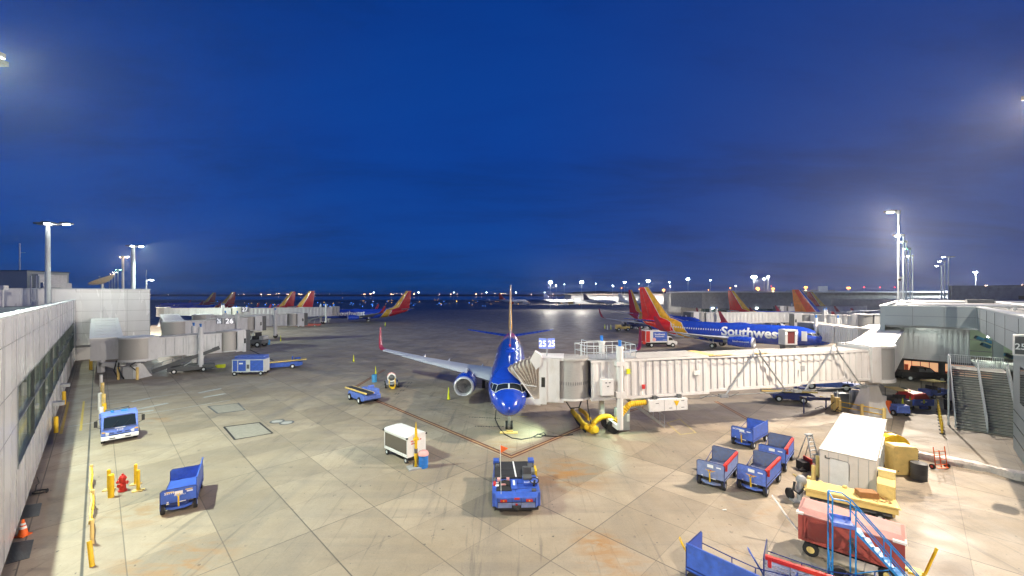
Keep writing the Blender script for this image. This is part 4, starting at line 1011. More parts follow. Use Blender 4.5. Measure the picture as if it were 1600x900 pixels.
far_plane('airliner with the leftmost dim tail over the far bridges', 334, 457, .52, R(50), 'dim')
far_plane('white airliner with a red striped tail left of the white concourse', 781, 458, .80, R(160), 'red')
far_plane('pale airliner with a dark tail in front of the white concourse', 852, 460, .78, R(165), 'navy')
far_plane('pale airliner with a dark tail, right of centre before the white concourse', 913, 459, .74, R(165), 'navy')
far_plane('airliner with a pale tail beside the maroon and gold tail', 968, 459, .66, R(160), 'white')
far_plane('dark-tailed airliner on the apron left of the white concourse', 760, 459, .95, R(100), 'navy')
far_plane('small airliner with a dark tail in front of the lit concourse windows', 1092+60, 455, .40, R(150), 'navy')

m = MB(); m.box(3.3, 4.15, 2.0, 2.12, 2.75, 4.55); dd = m.build('open_door', M['letter_white'], AP)
# ================================================================ passenger boarding bridges
def bridge(label, Rp, Rz, Cp, Cz, cdir, walk=None, secs=None, white=True, detail=1, group='passenger boarding bridges', ribs=.56, trusses=True, col_t=None, rr_=1.75, cabr=1.45, cabl=2.0, top=3.0):
    wm_ = M['bridge_white'] if white else M['bridge_grey']
    Rv_ = Vector((Rp[0], Rp[1], 0)); Cv = Vector((Cp[0], Cp[1], 0))
    t = thing('jet_bridge', label, 'jet bridge', Rv_, 0, group)
    A_ = Vector((0, 0, Rz)); B_ = Cv - Rv_; B_.z = Cz
    X = (B_ - A_); L = X.length; X.normalize(); Y = Vector((0,0,1)).cross(X).normalized(); Z = X.cross(Y)
    F = Matrix(((X.x, Y.x, Z.x, A_.x), (X.y, Y.y, Z.y, A_.y), (X.z, Y.z, Z.z, A_.z), (0,0,0,1)))
    secs = secs or [(0.0, .40, 2.5, 2.72, .08), (.34, .70, 2.8, 2.90, .0), (.62, 1.0, 3.1, 3.12, -.10)]
    a_in = rr_*.85; a_out = L - cabr*.85; span = a_out - a_in
    for i, (t0, t1, w, h_, zo) in enumerate(secs):
        x0 = a_in + span*t0; x1 = a_in + span*t1
        m = MB(); m.M = F
        m.box(x0, x1, -w/2, w/2, zo, zo+.14); m.box(x0, x1, -w/2, -w/2+.06, zo+.14, zo+h_-.1); m.box(x0, x1, w/2-.06, w/2, zo+.14, zo+h_-.1)
        n = max(2, int((x1-x0)/ribs)); st_ = (x1-x0)/n
        for q in range(n):
            xx = x0 + st_*(q+.5)
            for s_ in (-1, 1):
                P_ = [(xx-st_*.30, s_*w/2), (xx+st_*.30, s_*w/2), (xx+st_*.20, s_*(w/2+.075)), (xx-st_*.20, s_*(w/2+.075))]
                m.prism(P_, zo+.22, zo+h_-.22)
        m.box(x0-.02, x1+.02, -w/2-.09, -w/2+.0, zo+h_-.2, zo+h_-.04); m.box(x0-.02, x1+.02, w/2, w/2+.09, zo+h_-.2, zo+h_-.04)
        m.box(x0-.02, x1+.02, -w/2-.10, -w/2, zo-.02, zo+.2); m.box(x0-.02, x1+.02, w/2, w/2+.10, zo-.02, zo+.2)
        so = m.build('tunnel_section', wm_, t)
        m = MB(); m.M = F; m.box(x0+.01, x1-.01, -w/2-.02, w/2+.02, zo+h_-.1, zo+h_); m.build('roof', M['roof_grey'], so)
    # rotunda at the fixed end
    m = MB(); m.cyl((0,0,Rz-.25), (0,0,Rz+.05), rr_+.1, n=24); m.cyl((0,0,Rz+top-.1), (0,0,Rz+top+.12), rr_+.12, n=24)
    m.M = F; m.box(rr_*.45, a_in+.35, -1.66, -1.25, -.15, top+.1); m.box(rr_*.45, a_in+.35, 1.25, 1.66, -.15, top+.1); m.box(a_in+.36, a_in+.5, -1.5, 1.5, top-.3, top+.02); m.M = None
    m.build('rotunda', wm_, t, smooth=True)
    m = MB(); m.cyl((0,0,Rz+.05), (0,0,Rz+top-.1), rr_, n=32, caps=False); m.build('rotunda_curtain', M['curtain'], t, smooth=True)
    m = MB(); m.cyl((0,0,0), (0,0,Rz-.2), .42, n=16); m.loft([[( s*a_, s*b_, z) for a_, b_ in ((-1,-1),(1,-1),(1,1),(-1,1))] for s, z in ((1.15,0),(.95,.5),(.42,Rz-.8))]); m.bar((-1.2,0,Rz-.35),(1.2,0,Rz-.35),.3); m.bar((0,-1.2,Rz-.35),(0,1.2,Rz-.35),.3); m.build('pedestal', wm_, t)
    # cab rotunda and cab
    c = B_
    cx, cy = math.cos(cdir), math.sin(cdir); CM = Matrix.Translation(c) @ Matrix.Rotation(cdir, 4, 'Z')
    m = MB(); m.M = CM; m.cyl((0,0,-.12), (0,0,.0), cabr+.14, n=28); m.build('cab_floor', wm_, t, smooth=True)
    m = MB(); m.M = CM; m.cyl((0,0,top-.02), (0,0,top+.14), cabr+.1, n=28); m.build('cab_roof', M['roof_grey'], t, smooth=True)
    m = MB(); m.M = CM; m.cyl((0,0,0), (0,0,top), cabr, n=36, caps=False); m.cur = 1
    if detail > 1:
        for q in range(48):
            a_ = 2*math.pi*q/48; m.rbox((cabr*1.003*math.cos(a_), cabr*1.003*math.sin(a_), 1.25), (.02, .035, .26), rz=a_)
    m.build('cab_curtain', [M['curtain'], M['letter_grey']], t, smooth=True)
    m = MB(); m.M = CM; w = cabr
    m.box(cabr*.62, cabr+.5, -w-.06, -w+.14, -.25, top+.2); m.box(cabr*.62, cabr+.5, w-.14, w+.06, -.25, top+.2)
    m.box(cabr+.5, cabr+cabl*.55, -w-.12, -w+.1, -.45, top+.05); m.box(cabr+.5, cabr+cabl*.55, w-.1, w+.12, -.45, top+.05)
    m.box(cabr*.4, cabr+cabl*.55, -w, w, top, top+.2); m.box(cabr*.4, cabr+cabl, -w, w, -.3, -.02)
    m.box(cabr+cabl*.4, cabr+cabl*.55, -w*.4, -w+.1, 0, top); m.box(cabr+cabl*.4, cabr+cabl*.55, w-.5, w-.1, 0, top)
    m.build('cab', wm_, t)
    m = MB(); m.M = CM
    for s_ in (-1, 1): m.box(cabr+.62, cabr+.92, s_*(w+.125)-.01, s_*(w+.125)+.01, .95, 1.75)
    m.build('cab_window', M['glass_dark'], t)
    # bellows that fold down onto the fuselage
    if detail > 1:
        m = MB(); m.M = CM; nf = 9; x0 = cabr+cabl*.55; prev_ = None
        for q in range(nf):
            u = q/(nf-1); reach = .05 + 2.45*u
            a_ = u*.95
            # hoops leaning further forward towards the aircraft
            pts = []
            for (yy, zz) in ((-w-.05, .0), (-w-.05, top*.55), (-w-.0, top*.95+.1), (-w*.55, top+.25), (w*.55, top+.25), (w, top*.95+.1), (w+.05, top*.55), (w+.05, 0)):
                f_ = max(0, zz/top); pts.append((x0 + reach*(.18+.82*f_), yy*1.04, zz*(1-.30*u*f_) + .10*math.sin(3.1*u)*f_))
            if q:
                mid_ = [((a1[0]+b1[0])/2, (a1[1]+b1[1])/2*.86, (a1[2]+b1[2])/2 - (.16 if a1[2] > 1 else 0)) for a1, b1 in zip(prev_, pts)]
                m.loft([prev_, mid_], closed=False); m.loft([mid_, pts], closed=False)
            m.tube(pts, .035, n=5)
            prev_ = pts
        m.build('canopy', M['canvas'], t)
        m = MB(); m.M = CM
        m.tube([(x0+.2, w+.16, 1.0), (x0+.9, w+.14, 1.05), (x0+1.5, w+.10, 1.2)], .035, n=5)
        m.tube([(x0+.4, w+.16, -.1), (x0+2.3, w+.1, 2.55)], .04, n=5); m.build('canopy_strap', M['letter_white'], t)
        m = MB(); m.M = CM; m.prism_y([(x0-.15,top-.35),(x0+.25,top-.75),(x0+.75,top+.05),(x0+.35,top+.75),(x0-.15,top+.45)], w-.75, w+.22); m.build('canopy_hood', M['bridge_white'], t)
        m = MB(); m.M = CM; m.prism_y([(x0-.1,-.5),(x0+1.1,-.42),(x0+1.15,.0),(x0-.1,.25)], w+.0, w+.1); m.prism_y([(x0-.1,-.6),(x0+1.3,-.5),(x0+1.3,-.3),(x0-.1,-.3)], -w, w); m.build('cab_bumper', M['bridge_white'], t)
    else:
        m = MB(); m.M = CM; m.box(cabr+cabl*.55, cabr+cabl, -w-.1, w+.1, -.3, top+.1); m.build('canopy', M['dark_grey'], t)
    # drive columns and bogie under the outer tunnel
    ct = col_t if col_t is not None else L - cabr - 2.6
    for s_ in (-1, 1):
        w = secs[-1][2]
        m = MB(); pb = F @ Vector((ct, s_*(w/2+.30), 0)); hh = pb.z
        m.cyl((pb.x, pb.y, .75), (pb.x, pb.y, hh+top+.9), .26 if white else .36, n=14); m.cyl((pb.x, pb.y, hh+top+.9), (pb.x, pb.y, hh+top+1.12), .30, n=14)
        m.rbox((pb.x, pb.y, hh+.3), (.75, .5, .45), rz=math.atan2(X.y, X.x)); m.rbox((pb.x, pb.y, hh+top-.3), (.75, .5, .35), rz=math.atan2(X.y, X.x))
        lc = m.build('lift_column', wm_, t, smooth=True)
        m = MB(); m.cyl((pb.x, pb.y, hh+top+1.12), (pb.x, pb.y, hh+top+1.45), .13, n=10); m.box(pb.x-.13, pb.x+.1, pb.y-.1, pb.y+.1, hh+top+1.4, hh+top+1.62); m.build('motor', M['barrel_blue'], lc)
    pa = F @ Vector((ct, -secs[-1][2]/2-.3, 0)); pb = F @ Vector((ct, secs[-1][2]/2+.3, 0)); mid = (pa+pb)/2
    m = MB(); m.bar((pa.x, pa.y, .85), (pb.x, pb.y, .85), .4, .35); m.bar((mid.x, mid.y, .5), (mid.x, mid.y, .8), .9, .5); m.build('bogie', wm_, t)
    for s_ in (-1, 1):
        q = mid + (pb-pa).normalized()*s_*.6
        m = MB(); m.wheel((q.x, q.y, .52), .52, .42, axis=(pb-pa).normalized()); m.build('bogie_wheel', M['black'], t, smooth=True)
    # trusses over the inner tunnels
    if trusses:
        m = MB(); m.M = F; tr = trusses if isinstance(trusses, (list, tuple)) else ((a_in+span*.16, span*.11), (a_in+span*.46, span*.11))
        for xc, half in tr:
            for s_ in (-1,):
                yy = s_*(secs[1][2]/2+.20); ht = secs[1][3]
                m.cyl((xc-.35, yy, ht+.05), (xc-half, yy*1.02, -.35), .065, n=8); m.cyl((xc+.35, yy, ht+.05), (xc+half, yy*1.02, -.35), .065, n=8)
                m.tube([(xc-.45, yy, ht-.05), (xc-.28, yy, ht+.38), (xc, yy, ht+.48), (xc+.28, yy, ht+.38), (xc+.45, yy, ht-.05)], .05, n=6)
                m.box(xc-half-.3, xc-half+.3, yy-.15, yy+.25, -.5, -.3); m.box(xc+half-.3, xc+half+.3, yy-.15, yy+.25, -.5, -.3)
        m.build('truss', M['steel'], t)
    # fixed walkway to the building
    if walk:
        wv = Vector(walk) - Rv_; d = Vector((wv.x, wv.y, 0)); LL = d.length; ang_ = math.atan2(d.y, d.x)
        z1 = wv.z; WX = Vector((wv.x, wv.y, z1-Rz)).normalized(); WY = Vector((0,0,1)).cross(WX).normalized(); WZ = WX.cross(WY)
        FW = Matrix(((WX.x, WY.x, WZ.x, 0), (WX.y, WY.y, WZ.y, 0), (WX.z, WY.z, WZ.z, Rz), (0,0,0,1)))
        m = MB(); m.M = FW; s0 = rr_*.8
        m.box(s0, LL, -1.45, 1.45, -.25, .0); m.box(s0, LL, -1.5, -1.42, 0, top-.05); m.box(s0, LL, 1.42, 1.5, 0, top-.05)
        q = s0+.4
        while q < LL: m.box(q, q+.06, -1.53, -1.5, .1, top-.2); m.box(q, q+.06, 1.5, 1.53, .1, top-.2); q += 1.1
        wk = m.build('walkway', wm_, t)
        m = MB(); m.M = FW; m.box(s0-.1, LL, -1.6, 1.6, top-.05, top+.08); q = s0+.6
        while q < LL: m.box(q, q+.5, -1.3, 1.3, top+.08, top+.13); q += 1.7
        m.build('roof', M['white'], wk)
    t['F'] = 0
    if 'F' in t.keys(): del t['F']
    return t, F, L, CM, a_in, span
def gate_sign(label, loc, rz, txt, w=.95, h=.95, posts=1.2, lit=True, mats=('sign_blue', 'sign_lit'), double=False, size=.8, bold=.005):
    t = thing('gate_sign', label, 'sign', loc, rz)
    MB().cyl((0,0,0), (0,0,posts+h*.3), .05, n=8).build('post', M['steel'], t)
    for s_ in ((-1, 1) if double else (0,)):
        ang_ = s_*R(24); m = MB(); m.M = Matrix.Translation((s_*w*.54, 0, posts+h/2)) @ Matrix.Rotation(ang_, 4, 'Z')
        m.box(-w/2, w/2, -.05, .05, -h/2, h/2); f_ = m.build('sign_face', M[mats[0]], t)
        m2_ = MB(); m2_.M = m.M; m2_.text(txt, size, (0, -.055, -size*.35), (1,0,0), (0,0,1), off=.006, bold=bold); m2_.build('numerals', M[mats[1]], f_)
    return t
def ribhose(mb, pts, r_):
    P2 = [Vector(p) for p in pts]; out_ = []
    for a1, b1 in zip(P2, P2[1:]):
        n1 = max(2, int((b1-a1).length/.09))
        for q in range(n1): out_.append(a1.lerp(b1, q/n1))
    out_.append(P2[-1])
    for _ in range(3): out_ = [out_[0]] + [(out_[i-1]+out_[i]*2+out_[i+1])/4 for i in range(1, len(out_)-1)] + [out_[-1]]
    mb.tube(out_, [r_*(1.0 if i % 2 else .84) for i in range(len(out_))], n=12)
# ---- gate 25, the main bridge
B25, F25, L25, CM25, ai, sp25 = bridge('long white telescoping jet bridge with steel trusses reaching the nearest airliner', (34.9, 39.9), 3.68, (4.95, 34.5), 3.22, R(172), walk=(51.5, 55.9, 3.9), secs=[(0.0, .33, 2.6, 2.85, .05), (.29, .66, 2.85, 3.0, -.03), (.62, 1.0, 3.15, 3.25, -.15)], detail=2, ribs=.62,
    trusses=False, col_t=26.9, top=3.1)
m = MB(); m.M = F25
for xc in (6.0, 14.0):
    h_ = 3.05; yy = 1.68
    m.cyl((xc-.25, yy, h_), (xc-2.9, yy+.05, -.4), .065, n=8); m.cyl((xc+.25, yy, h_), (xc+3.2, yy+.05, -.4), .065, n=8)
    m.tube([(xc-.4, yy, h_-.1), (xc-.25, yy, h_+.32), (xc, yy, h_+.42), (xc+.25, yy, h_+.32), (xc+.4, yy, h_-.1)], .05, n=6)
for xx in (3.0, 10.0, 17.3): m.box(xx-.35, xx+.35, 1.4, 1.85, -.55, -.3)
m.cyl((1.2, 1.7, -.42), (19.5, 1.6, -.42), .04, n=5)
m.build('truss', M['steel'], B25)
m = MB(); m.M = F25
for xx, wdt in ((12.6, .9), (16.2, 2.2)): m.box(xx, xx+wdt*1.6, 1.25, 1.50, 3.02, 3.05)
m.box(18.0, 18.8, -1.2, 1.4, 3.06, 3.12); m.build('roof_stain_panel', M['cream'], B25)
# equipment that belongs to the bridge
m = MB(); m.M = F25
m.box(21.0, 24.4, 1.0, 2.1, -1.25, -.28); au = m.build('air_conditioning_unit', M['white'], B25, bevel=.02)
m = MB(); m.M = F25
for xx in (22.0, 23.1): m.box(xx, xx+.02, 2.1, 2.108, -1.2, -.33)
for xx, zz in ((21.3,-.5),(21.3,-1.05),(22.4,-1.05),(23.6,-.6)): m.box(xx, xx+.28, 2.1, 2.11, zz, zz+.05)
m.cyl((24.4, 1.5, -.6), (24.55, 1.5, -.6), .22, n=12)
for xx in (21.6, 23.8): m.box(xx-.15, xx+.15, 1.1, 2.0, -.28, .0)
m.build('unit_trim', M['dark_grey'], au)
m = MB(); m.M = F25; m.hexa([(21.95,2.105,-.85),(22.05,2.105,-.85),(22.05,2.115,-.85),(21.95,2.115,-.85),(21.75,2.105,-.45),(22.25,2.105,-.45),(22.25,2.115,-.45),(21.75,2.115,-.45)]); m.build('badge', M['yellow'], au)
P_ = F25 @ Vector((25.0, 1.7, 0)); P0 = Vector((34.9, 39.9, 0))
m = MB()
def wl(p): return (p[0]-34.9, p[1]-39.9, p[2])
q0 = F25 @ Vector((24.5, 1.55, -.55)); q1 = F25 @ Vector((26.0, 1.7, -.6))
g1 = at(950, 650, .25); g2 = at(925, 672, .35)
path = [tuple(q0), tuple(q0.lerp(q1, .6)), tuple(q1), (q1.x-.55, q1.y, 2.0), (q1.x-1.2, q1.y-.3, 1.35)] 
ribhose(m, path, .24); m.build('air_duct', M['hose'], B25, smooth=True)
# yellow hose laid out on the apron below: a thing of its own
t = thing('air_hose', 'fat ribbed yellow air hose arching down to the apron under the jet bridge', 'hose', at(940, 668))
o_ = at(940, 668)
def lc(px, py, z=0): p = at(px, py, z); return (p.x-o_.x, p.y-o_.y, p.z)
m = MB(); pts = [lc(958, 655, .9), lc(950, 650, 1.15), lc(938, 652, 1.2), lc(928, 660, .95), lc(925, 668, .5), lc(923, 672, .28)]
ribhose(m, pts, .24); m.build('hose', M['hose'], t, smooth=True)
m = MB(); ribhose(m, [lc(921, 671, .25), lc(913, 664, .25), lc(905, 655, .25), lc(899, 648, .25), lc(894, 642, .25)], .23)
ribhose(m, [lc(917, 668, .6), lc(909, 660, .55), lc(903, 650, .3)], .2); ribhose(m, [lc(906, 640, .25), lc(914, 645, .25), lc(921, 655, .25)], .2); m.build('hose', M['hose'], t, smooth=True)
m = MB(); m.cyl(lc(912,667,.1), lc(927,673,.1), .42, n=12); m.cyl(lc(926,673,.2), lc(931,671,.5), .3, n=12); m.build('coupling', M['yellow'], t)
m = MB(); m.tube([lc(925,672,.1), lc(921,650,1.7), lc(918,630,2.6), lc(917,620,3.0)], .05, n=5); m.tube([lc(893,640,.05), lc(902,660,.05), lc(915,675,.05)], .09, n=5); m.build('cable', M['black'], t)
# power cabinet carried on the lift column
kk = .0545; p = at(972, 673); t = B25
m = MB(); m.M = Matrix.Translation((p.x-34.9, p.y-39.9, 0)) @ Matrix.Rotation(R(10), 4, 'Z'); m.box(-.55, .55, -.35, .45, .12, 1.95); cb_ = m.build('power_cabinet', M['grey'], B25, bevel=.02)
m = MB(); m.M = Matrix.Translation((p.x-34.9, p.y-39.9, 0)) @ Matrix.Rotation(R(10), 4, 'Z'); m.box(.3, .5, -.42, -.352, .9, 1.5); m.build('switch_box', M['white'], cb_)
m = MB(); m.M = F25; m.box(27.5, 28.5, 1.5, 2.05, .3, 1.6); pn = m.build('control_box', M['white'], B25, bevel=.02)
m = MB(); m.M = F25
for xx, zz in ((27.75,1.3),(28.05,1.3),(27.9,1.0)): m.box(xx, xx+.16, 2.05, 2.06, zz, zz+.08)
m.build('control_label', M['letter_grey'], pn)
# roof railing cage
m = MB(); m.M = F25; zr = 3.12
def rail(pts, h_=1.1, mid=(.55,), r_=.028):
    for a_, b_ in zip(pts, pts[1:]):
        m.cyl((a_[0], a_[1], zr+h_), (b_[0], b_[1], zr+h_), r_, n=5)
        for q in mid: m.cyl((a_[0], a_[1], zr+q), (b_[0], b_[1], zr+q), r_*.8, n=5)
        n_ = max(1, int(math.hypot(b_[0]-a_[0], b_[1]-a_[1])/.75))
        for q in range(n_+1): u = q/n_; m.cyl((a_[0]+(b_[0]-a_[0])*u, a_[1]+(b_[1]-a_[1])*u, zr), (a_[0]+(b_[0]-a_[0])*u, a_[1]+(b_[1]-a_[1])*u, zr+h_), r_, n=5)
rail([(25.2, 1.3), (28.6, 1.3), (29.3, .9), (29.6, -1.2), (25.2, -1.35), (25.2, 1.3)]); rail([(28.0, .8), (29.2, .7), (29.2, -.6)], 1.45, (.5, 1.0)); m.build('roof_railing', M['steel_light'], B25)
m = MB(); m.M = F25; m.box(25.1, 29.4, -1.4, 1.4, 3.10, 3.15); m.build('roof_platform', M['grey'], B25)
m = MB(); m.M = F25
m.cyl((5, 1.72, 2.75), (24.5, 1.86, 2.9), .03, n=5)
for xx in (7.5, 11.2, 15.9, 18.7): m.tube([(xx, 1.75, -.2), (xx+.8, 1.8, -.5), (xx+1.9, 1.8, -.45), (xx+2.6, 1.75, -.2)], .025, n=5)
m.build('conduit', M['dark_grey'], B25)
for xx, zz, ww, hh, cc in ((9.2, 1.3, .35, .5, 'grey'), (19.6, 1.5, .5, .35, 'white'), (24.6, .6, .25, .35, 'letter_red'), (25.9, 1.9, .3, .4, 'safety_yellow')):
    m = MB(); m.M = F25; m.box(xx, xx+ww, 1.66, 1.75, zz, zz+hh); m.build('placard', M[cc], B25)
# service stair under the tunnel
m = MB(); m.M = F25; zb = -3.0
for s_ in (-.2, .55): m.bar((26.4, s_, .1), (22.2, s_, -3.05), .07, .2); m.cyl((26.4, s_, 1.0), (22.2, s_, -2.1), .03, n=5); m.cyl((22.2, s_, -3.2), (22.2, s_, -2.1), .03, n=5)
for q in range(12): u = (q+.5)/12; m.box(26.4-4.2*u-.14, 26.4-4.2*u+.14, -.2, .55, .1-3.15*u, .13-3.15*u)
for u in (.25, .5, .75):
    for s_ in (-.2, .55): m.cyl((26.4-4.2*u, s_, .1-3.15*u), (26.4-4.2*u, s_, 1.0-3.1*u), .025, n=5)
m.build('service_stair', M['steel'], B25)
m = MB(); m.M = F25; m.box(24.3, 25.2, .2, 1.2, -.42, -.30); fl = m.build('under_lamp', M['room_green'], B25)
m = MB(); m.M = F25; m.tube([(29.6, .4, -.3), (29.9, .5, -.95), (30.6, .4, -1.0), (31.0, .5, -.4)], .06, n=6); m.build('hanging_cable', M['black'], B25)
g_ = spot('apron_lamp', (3.3, 34.2, 2.35), (-1.2, 35.2, 0), 1500, (.72, 1.0, .72), 110, .15)
g_ = spot('apron_lamp', (8.6, 34.4, 3.0), (8.0, 34.0, 0), 450, (.72, 1.0, .75), 150, .15)
gate_sign('pair of blue gate signs reading 25 on a post above the jet bridge cab', (2.95, 34.6, 6.35), 0, '25', w=.66, h=.86, posts=.78, double=True, size=.70, mats=('sign_blue', 'sign_lit'))
# ---- gate 26 (left court)
B26 = bridge('grey jet bridge close to the tall left block, with a covered walkway to it', (-52.9, 57.8), 2.65, (-46.2, 66.3), 2.65, R(75), secs=[(0.0, .5, 2.6, 2.85, .05), (.45, 1.0, 2.9, 3.05, -.08)], white=False, trusses=False, ribs=.95, cabr=1.3, cabl=1.8, rr_=1.9)[0]
t = B26; m = MB(); m.M = Matrix.Translation(-t.location) @ GM
m.hexa([(-.75,80.2,2.6),(2.45,80.2,2.6),(2.45,102.7,4.3),(-.75,102.7,4.3),(-.75,80.2,5.55),(2.45,80.2,5.55),(2.45,102.7,7.35),(-.75,102.7,7.35)])
m.box(2.45, 2.9, 80.0, 81.2, 2.55, 5.7)
for q in range(4): m.box(-.6+q*.85, -.45+q*.85, 80.14, 80.2, 2.8, 5.4)
wk = m.build('walkway', M['bridge_grey'], t)
m = MB(); m.M = Matrix.Translation(-t.location) @ GM
m.hexa([(-.85,80.1,5.56),(2.55,80.1,5.56),(2.55,102.68,7.36),(-.85,102.68,7.36),(-.85,80.1,5.68),(2.55,80.1,5.68),(2.55,102.68,7.48),(-.85,102.68,7.48)])
for q in range(6): a_ = 83+q*3.2; z_ = 5.68+(a_-80.1)*1.8/22.6; m.hexa([(-.4,a_,z_),(2.1,a_,z_),(2.1,a_+1.2,z_+.09),(-.4,a_+1.2,z_+.09),(-.4,a_,z_+.07),(2.1,a_,z_+.07),(2.1,a_+1.2,z_+.16),(-.4,a_+1.2,z_+.16)])
m.build('roof', M['white'], wk)
spot('apron_lamp', (-48.5, 62.0, 2.3), (-45, 58, 0), 2600, (.85, 1.0, .78), 150, .2)
t = gate_sign('lit gate sign reading 26 over the nearest left jet bridge', (-48.8, 69.5, 6.2), 0, '26', w=1.6, h=1.0, posts=.5, size=1.15, mats=('grey', 'sign_lit'), double=True)
p = Vector((-57.5, 56.5, 0)); t = thing('guard_post_frame', 'grey steel support frame with yellow posts under the left jet bridge rotunda', 'support frame', at(205, 592))
MB().box(-4.2, -1.0, -.3, .3, 1.8, 2.3).box(-4.4, -3.9, -.3, .3, .9, 2.6).box(-.7, .7, -.5, .5, .05, 1.7).bar((-1.2,0,1.3),(-3.8,0,2.0),.25).build('beam', M['bridge_grey'], t)
for x_ in (-1.3, 1.3): MB().cyl((x_,-.5,0), (x_,-.5,1.7), .16).build('post', M['cream'], t)
MB().tube([(-1.5,-.2,2.5),(-1.2,-.6,1.6),(-.8,-.6,.6),(-.5,-.5,.1)], .09).tube([(-1.8,-.2,2.6),(-1.9,-.5,1.2),(-1.3,-.6,.4)], .08).tube([(.9,-.2,2.4),(.4,-.6,1.9),(1.2,-.6,1.3)], .08).build('cable', M['black'], t)
# ---- 27
bridge('second grey jet bridge on the left, behind the one marked 26', (-66.4, 80.5), 3.4, (-62, 96), 3.4, R(60), secs=[(0.0, .5, 2.6, 2.85, .05), (.45, 1.0, 2.9, 3.05, -.08)], white=False, trusses=False, ribs=1.0, rr_=1.9, walk=(-77, 92, 4.2))
gate_sign('lit gate sign reading 27 in the row of left jet bridges', (-58.0, 89, 7.4), 0, '27', w=1.7, h=1.1, posts=.5, size=1.2, mats=('grey', 'sign_lit'))
bridge('third grey jet bridge on the left, low behind the second', (-78, 103), 3.6, (-60, 112), 3.4, R(40), secs=[(0.0, .5, 2.6, 2.85, .05), (.45, 1.0, 2.9, 3.05, -.08)], white=False, trusses=False, ribs=1.0, rr_=2.0)
bridge('long pale grey jet bridge reaching the left side-on airliner', (-112, 139), 3.9, (-77, 173.0), 3.2, R(10), white=False, trusses=False, ribs=1.25, cabr=1.6) if False else \
bridge('long pale grey jet bridge reaching the left side-on airliner', (-92, 138), 3.9, (-72.2, 165.5), 3.2, R(100), white=False, trusses=False, ribs=1.25, cabr=1.6, top=3.4, secs=[(0.0, .38, 2.8, 3.1, .08), (.34, .70, 3.0, 3.3, .0), (.62, 1.0, 3.3, 3.5, -.10)])
bridge('distant grey jet bridge at the back left beyond the tall block', (-128, 150), 3.9, (-108, 160), 3.4, R(60), white=False, trusses=False, ribs=1.5)
# ---- 23, 22, 21 on the right
bridge('short white jet bridge docked on the far side of the right side-on airliner', (54.8, 62.0), 3.5, (60.0, 80.5), 3.1, R(200), white=True, trusses=False, ribs=.7, walk=(60.5, 67.0, 3.6), secs=[(0.0, .5, 2.6, 2.85, .05), (.45, 1.0, 2.9, 3.05, -.08)])
bridge('very long white jet bridge crossing the picture behind the side-on airliner', (101, 118), 3.9, (54.0, 118.5), 3.5, R(190), white=True, trusses=False, ribs=1.0, walk=(108, 122, 3.9), cabr=1.7)
gate_sign('lit white gate sign box on the long far right jet bridge', (79.3, 113, 4.6), 0, '23', w=2.0, h=1.2, posts=.3, size=1.1, mats=('sign_lit', 'letter_grey'))
bridge('white jet bridge farther along behind the long right one', (150, 172), 3.9, (118, 178), 3.5, R(180), white=True, trusses=False, ribs=1.4)
bridge('short white jet bridge at the right terminal edge below the floodlight masts', (84, 98), 3.9, (76, 106), 3.5, R(150), white=True, trusses=False, ribs=1.0, walk=(90, 99, 3.9), secs=[(0.0, .5, 2.6, 2.85, .05), (.45, 1.0, 2.9, 3.05, -.08)])
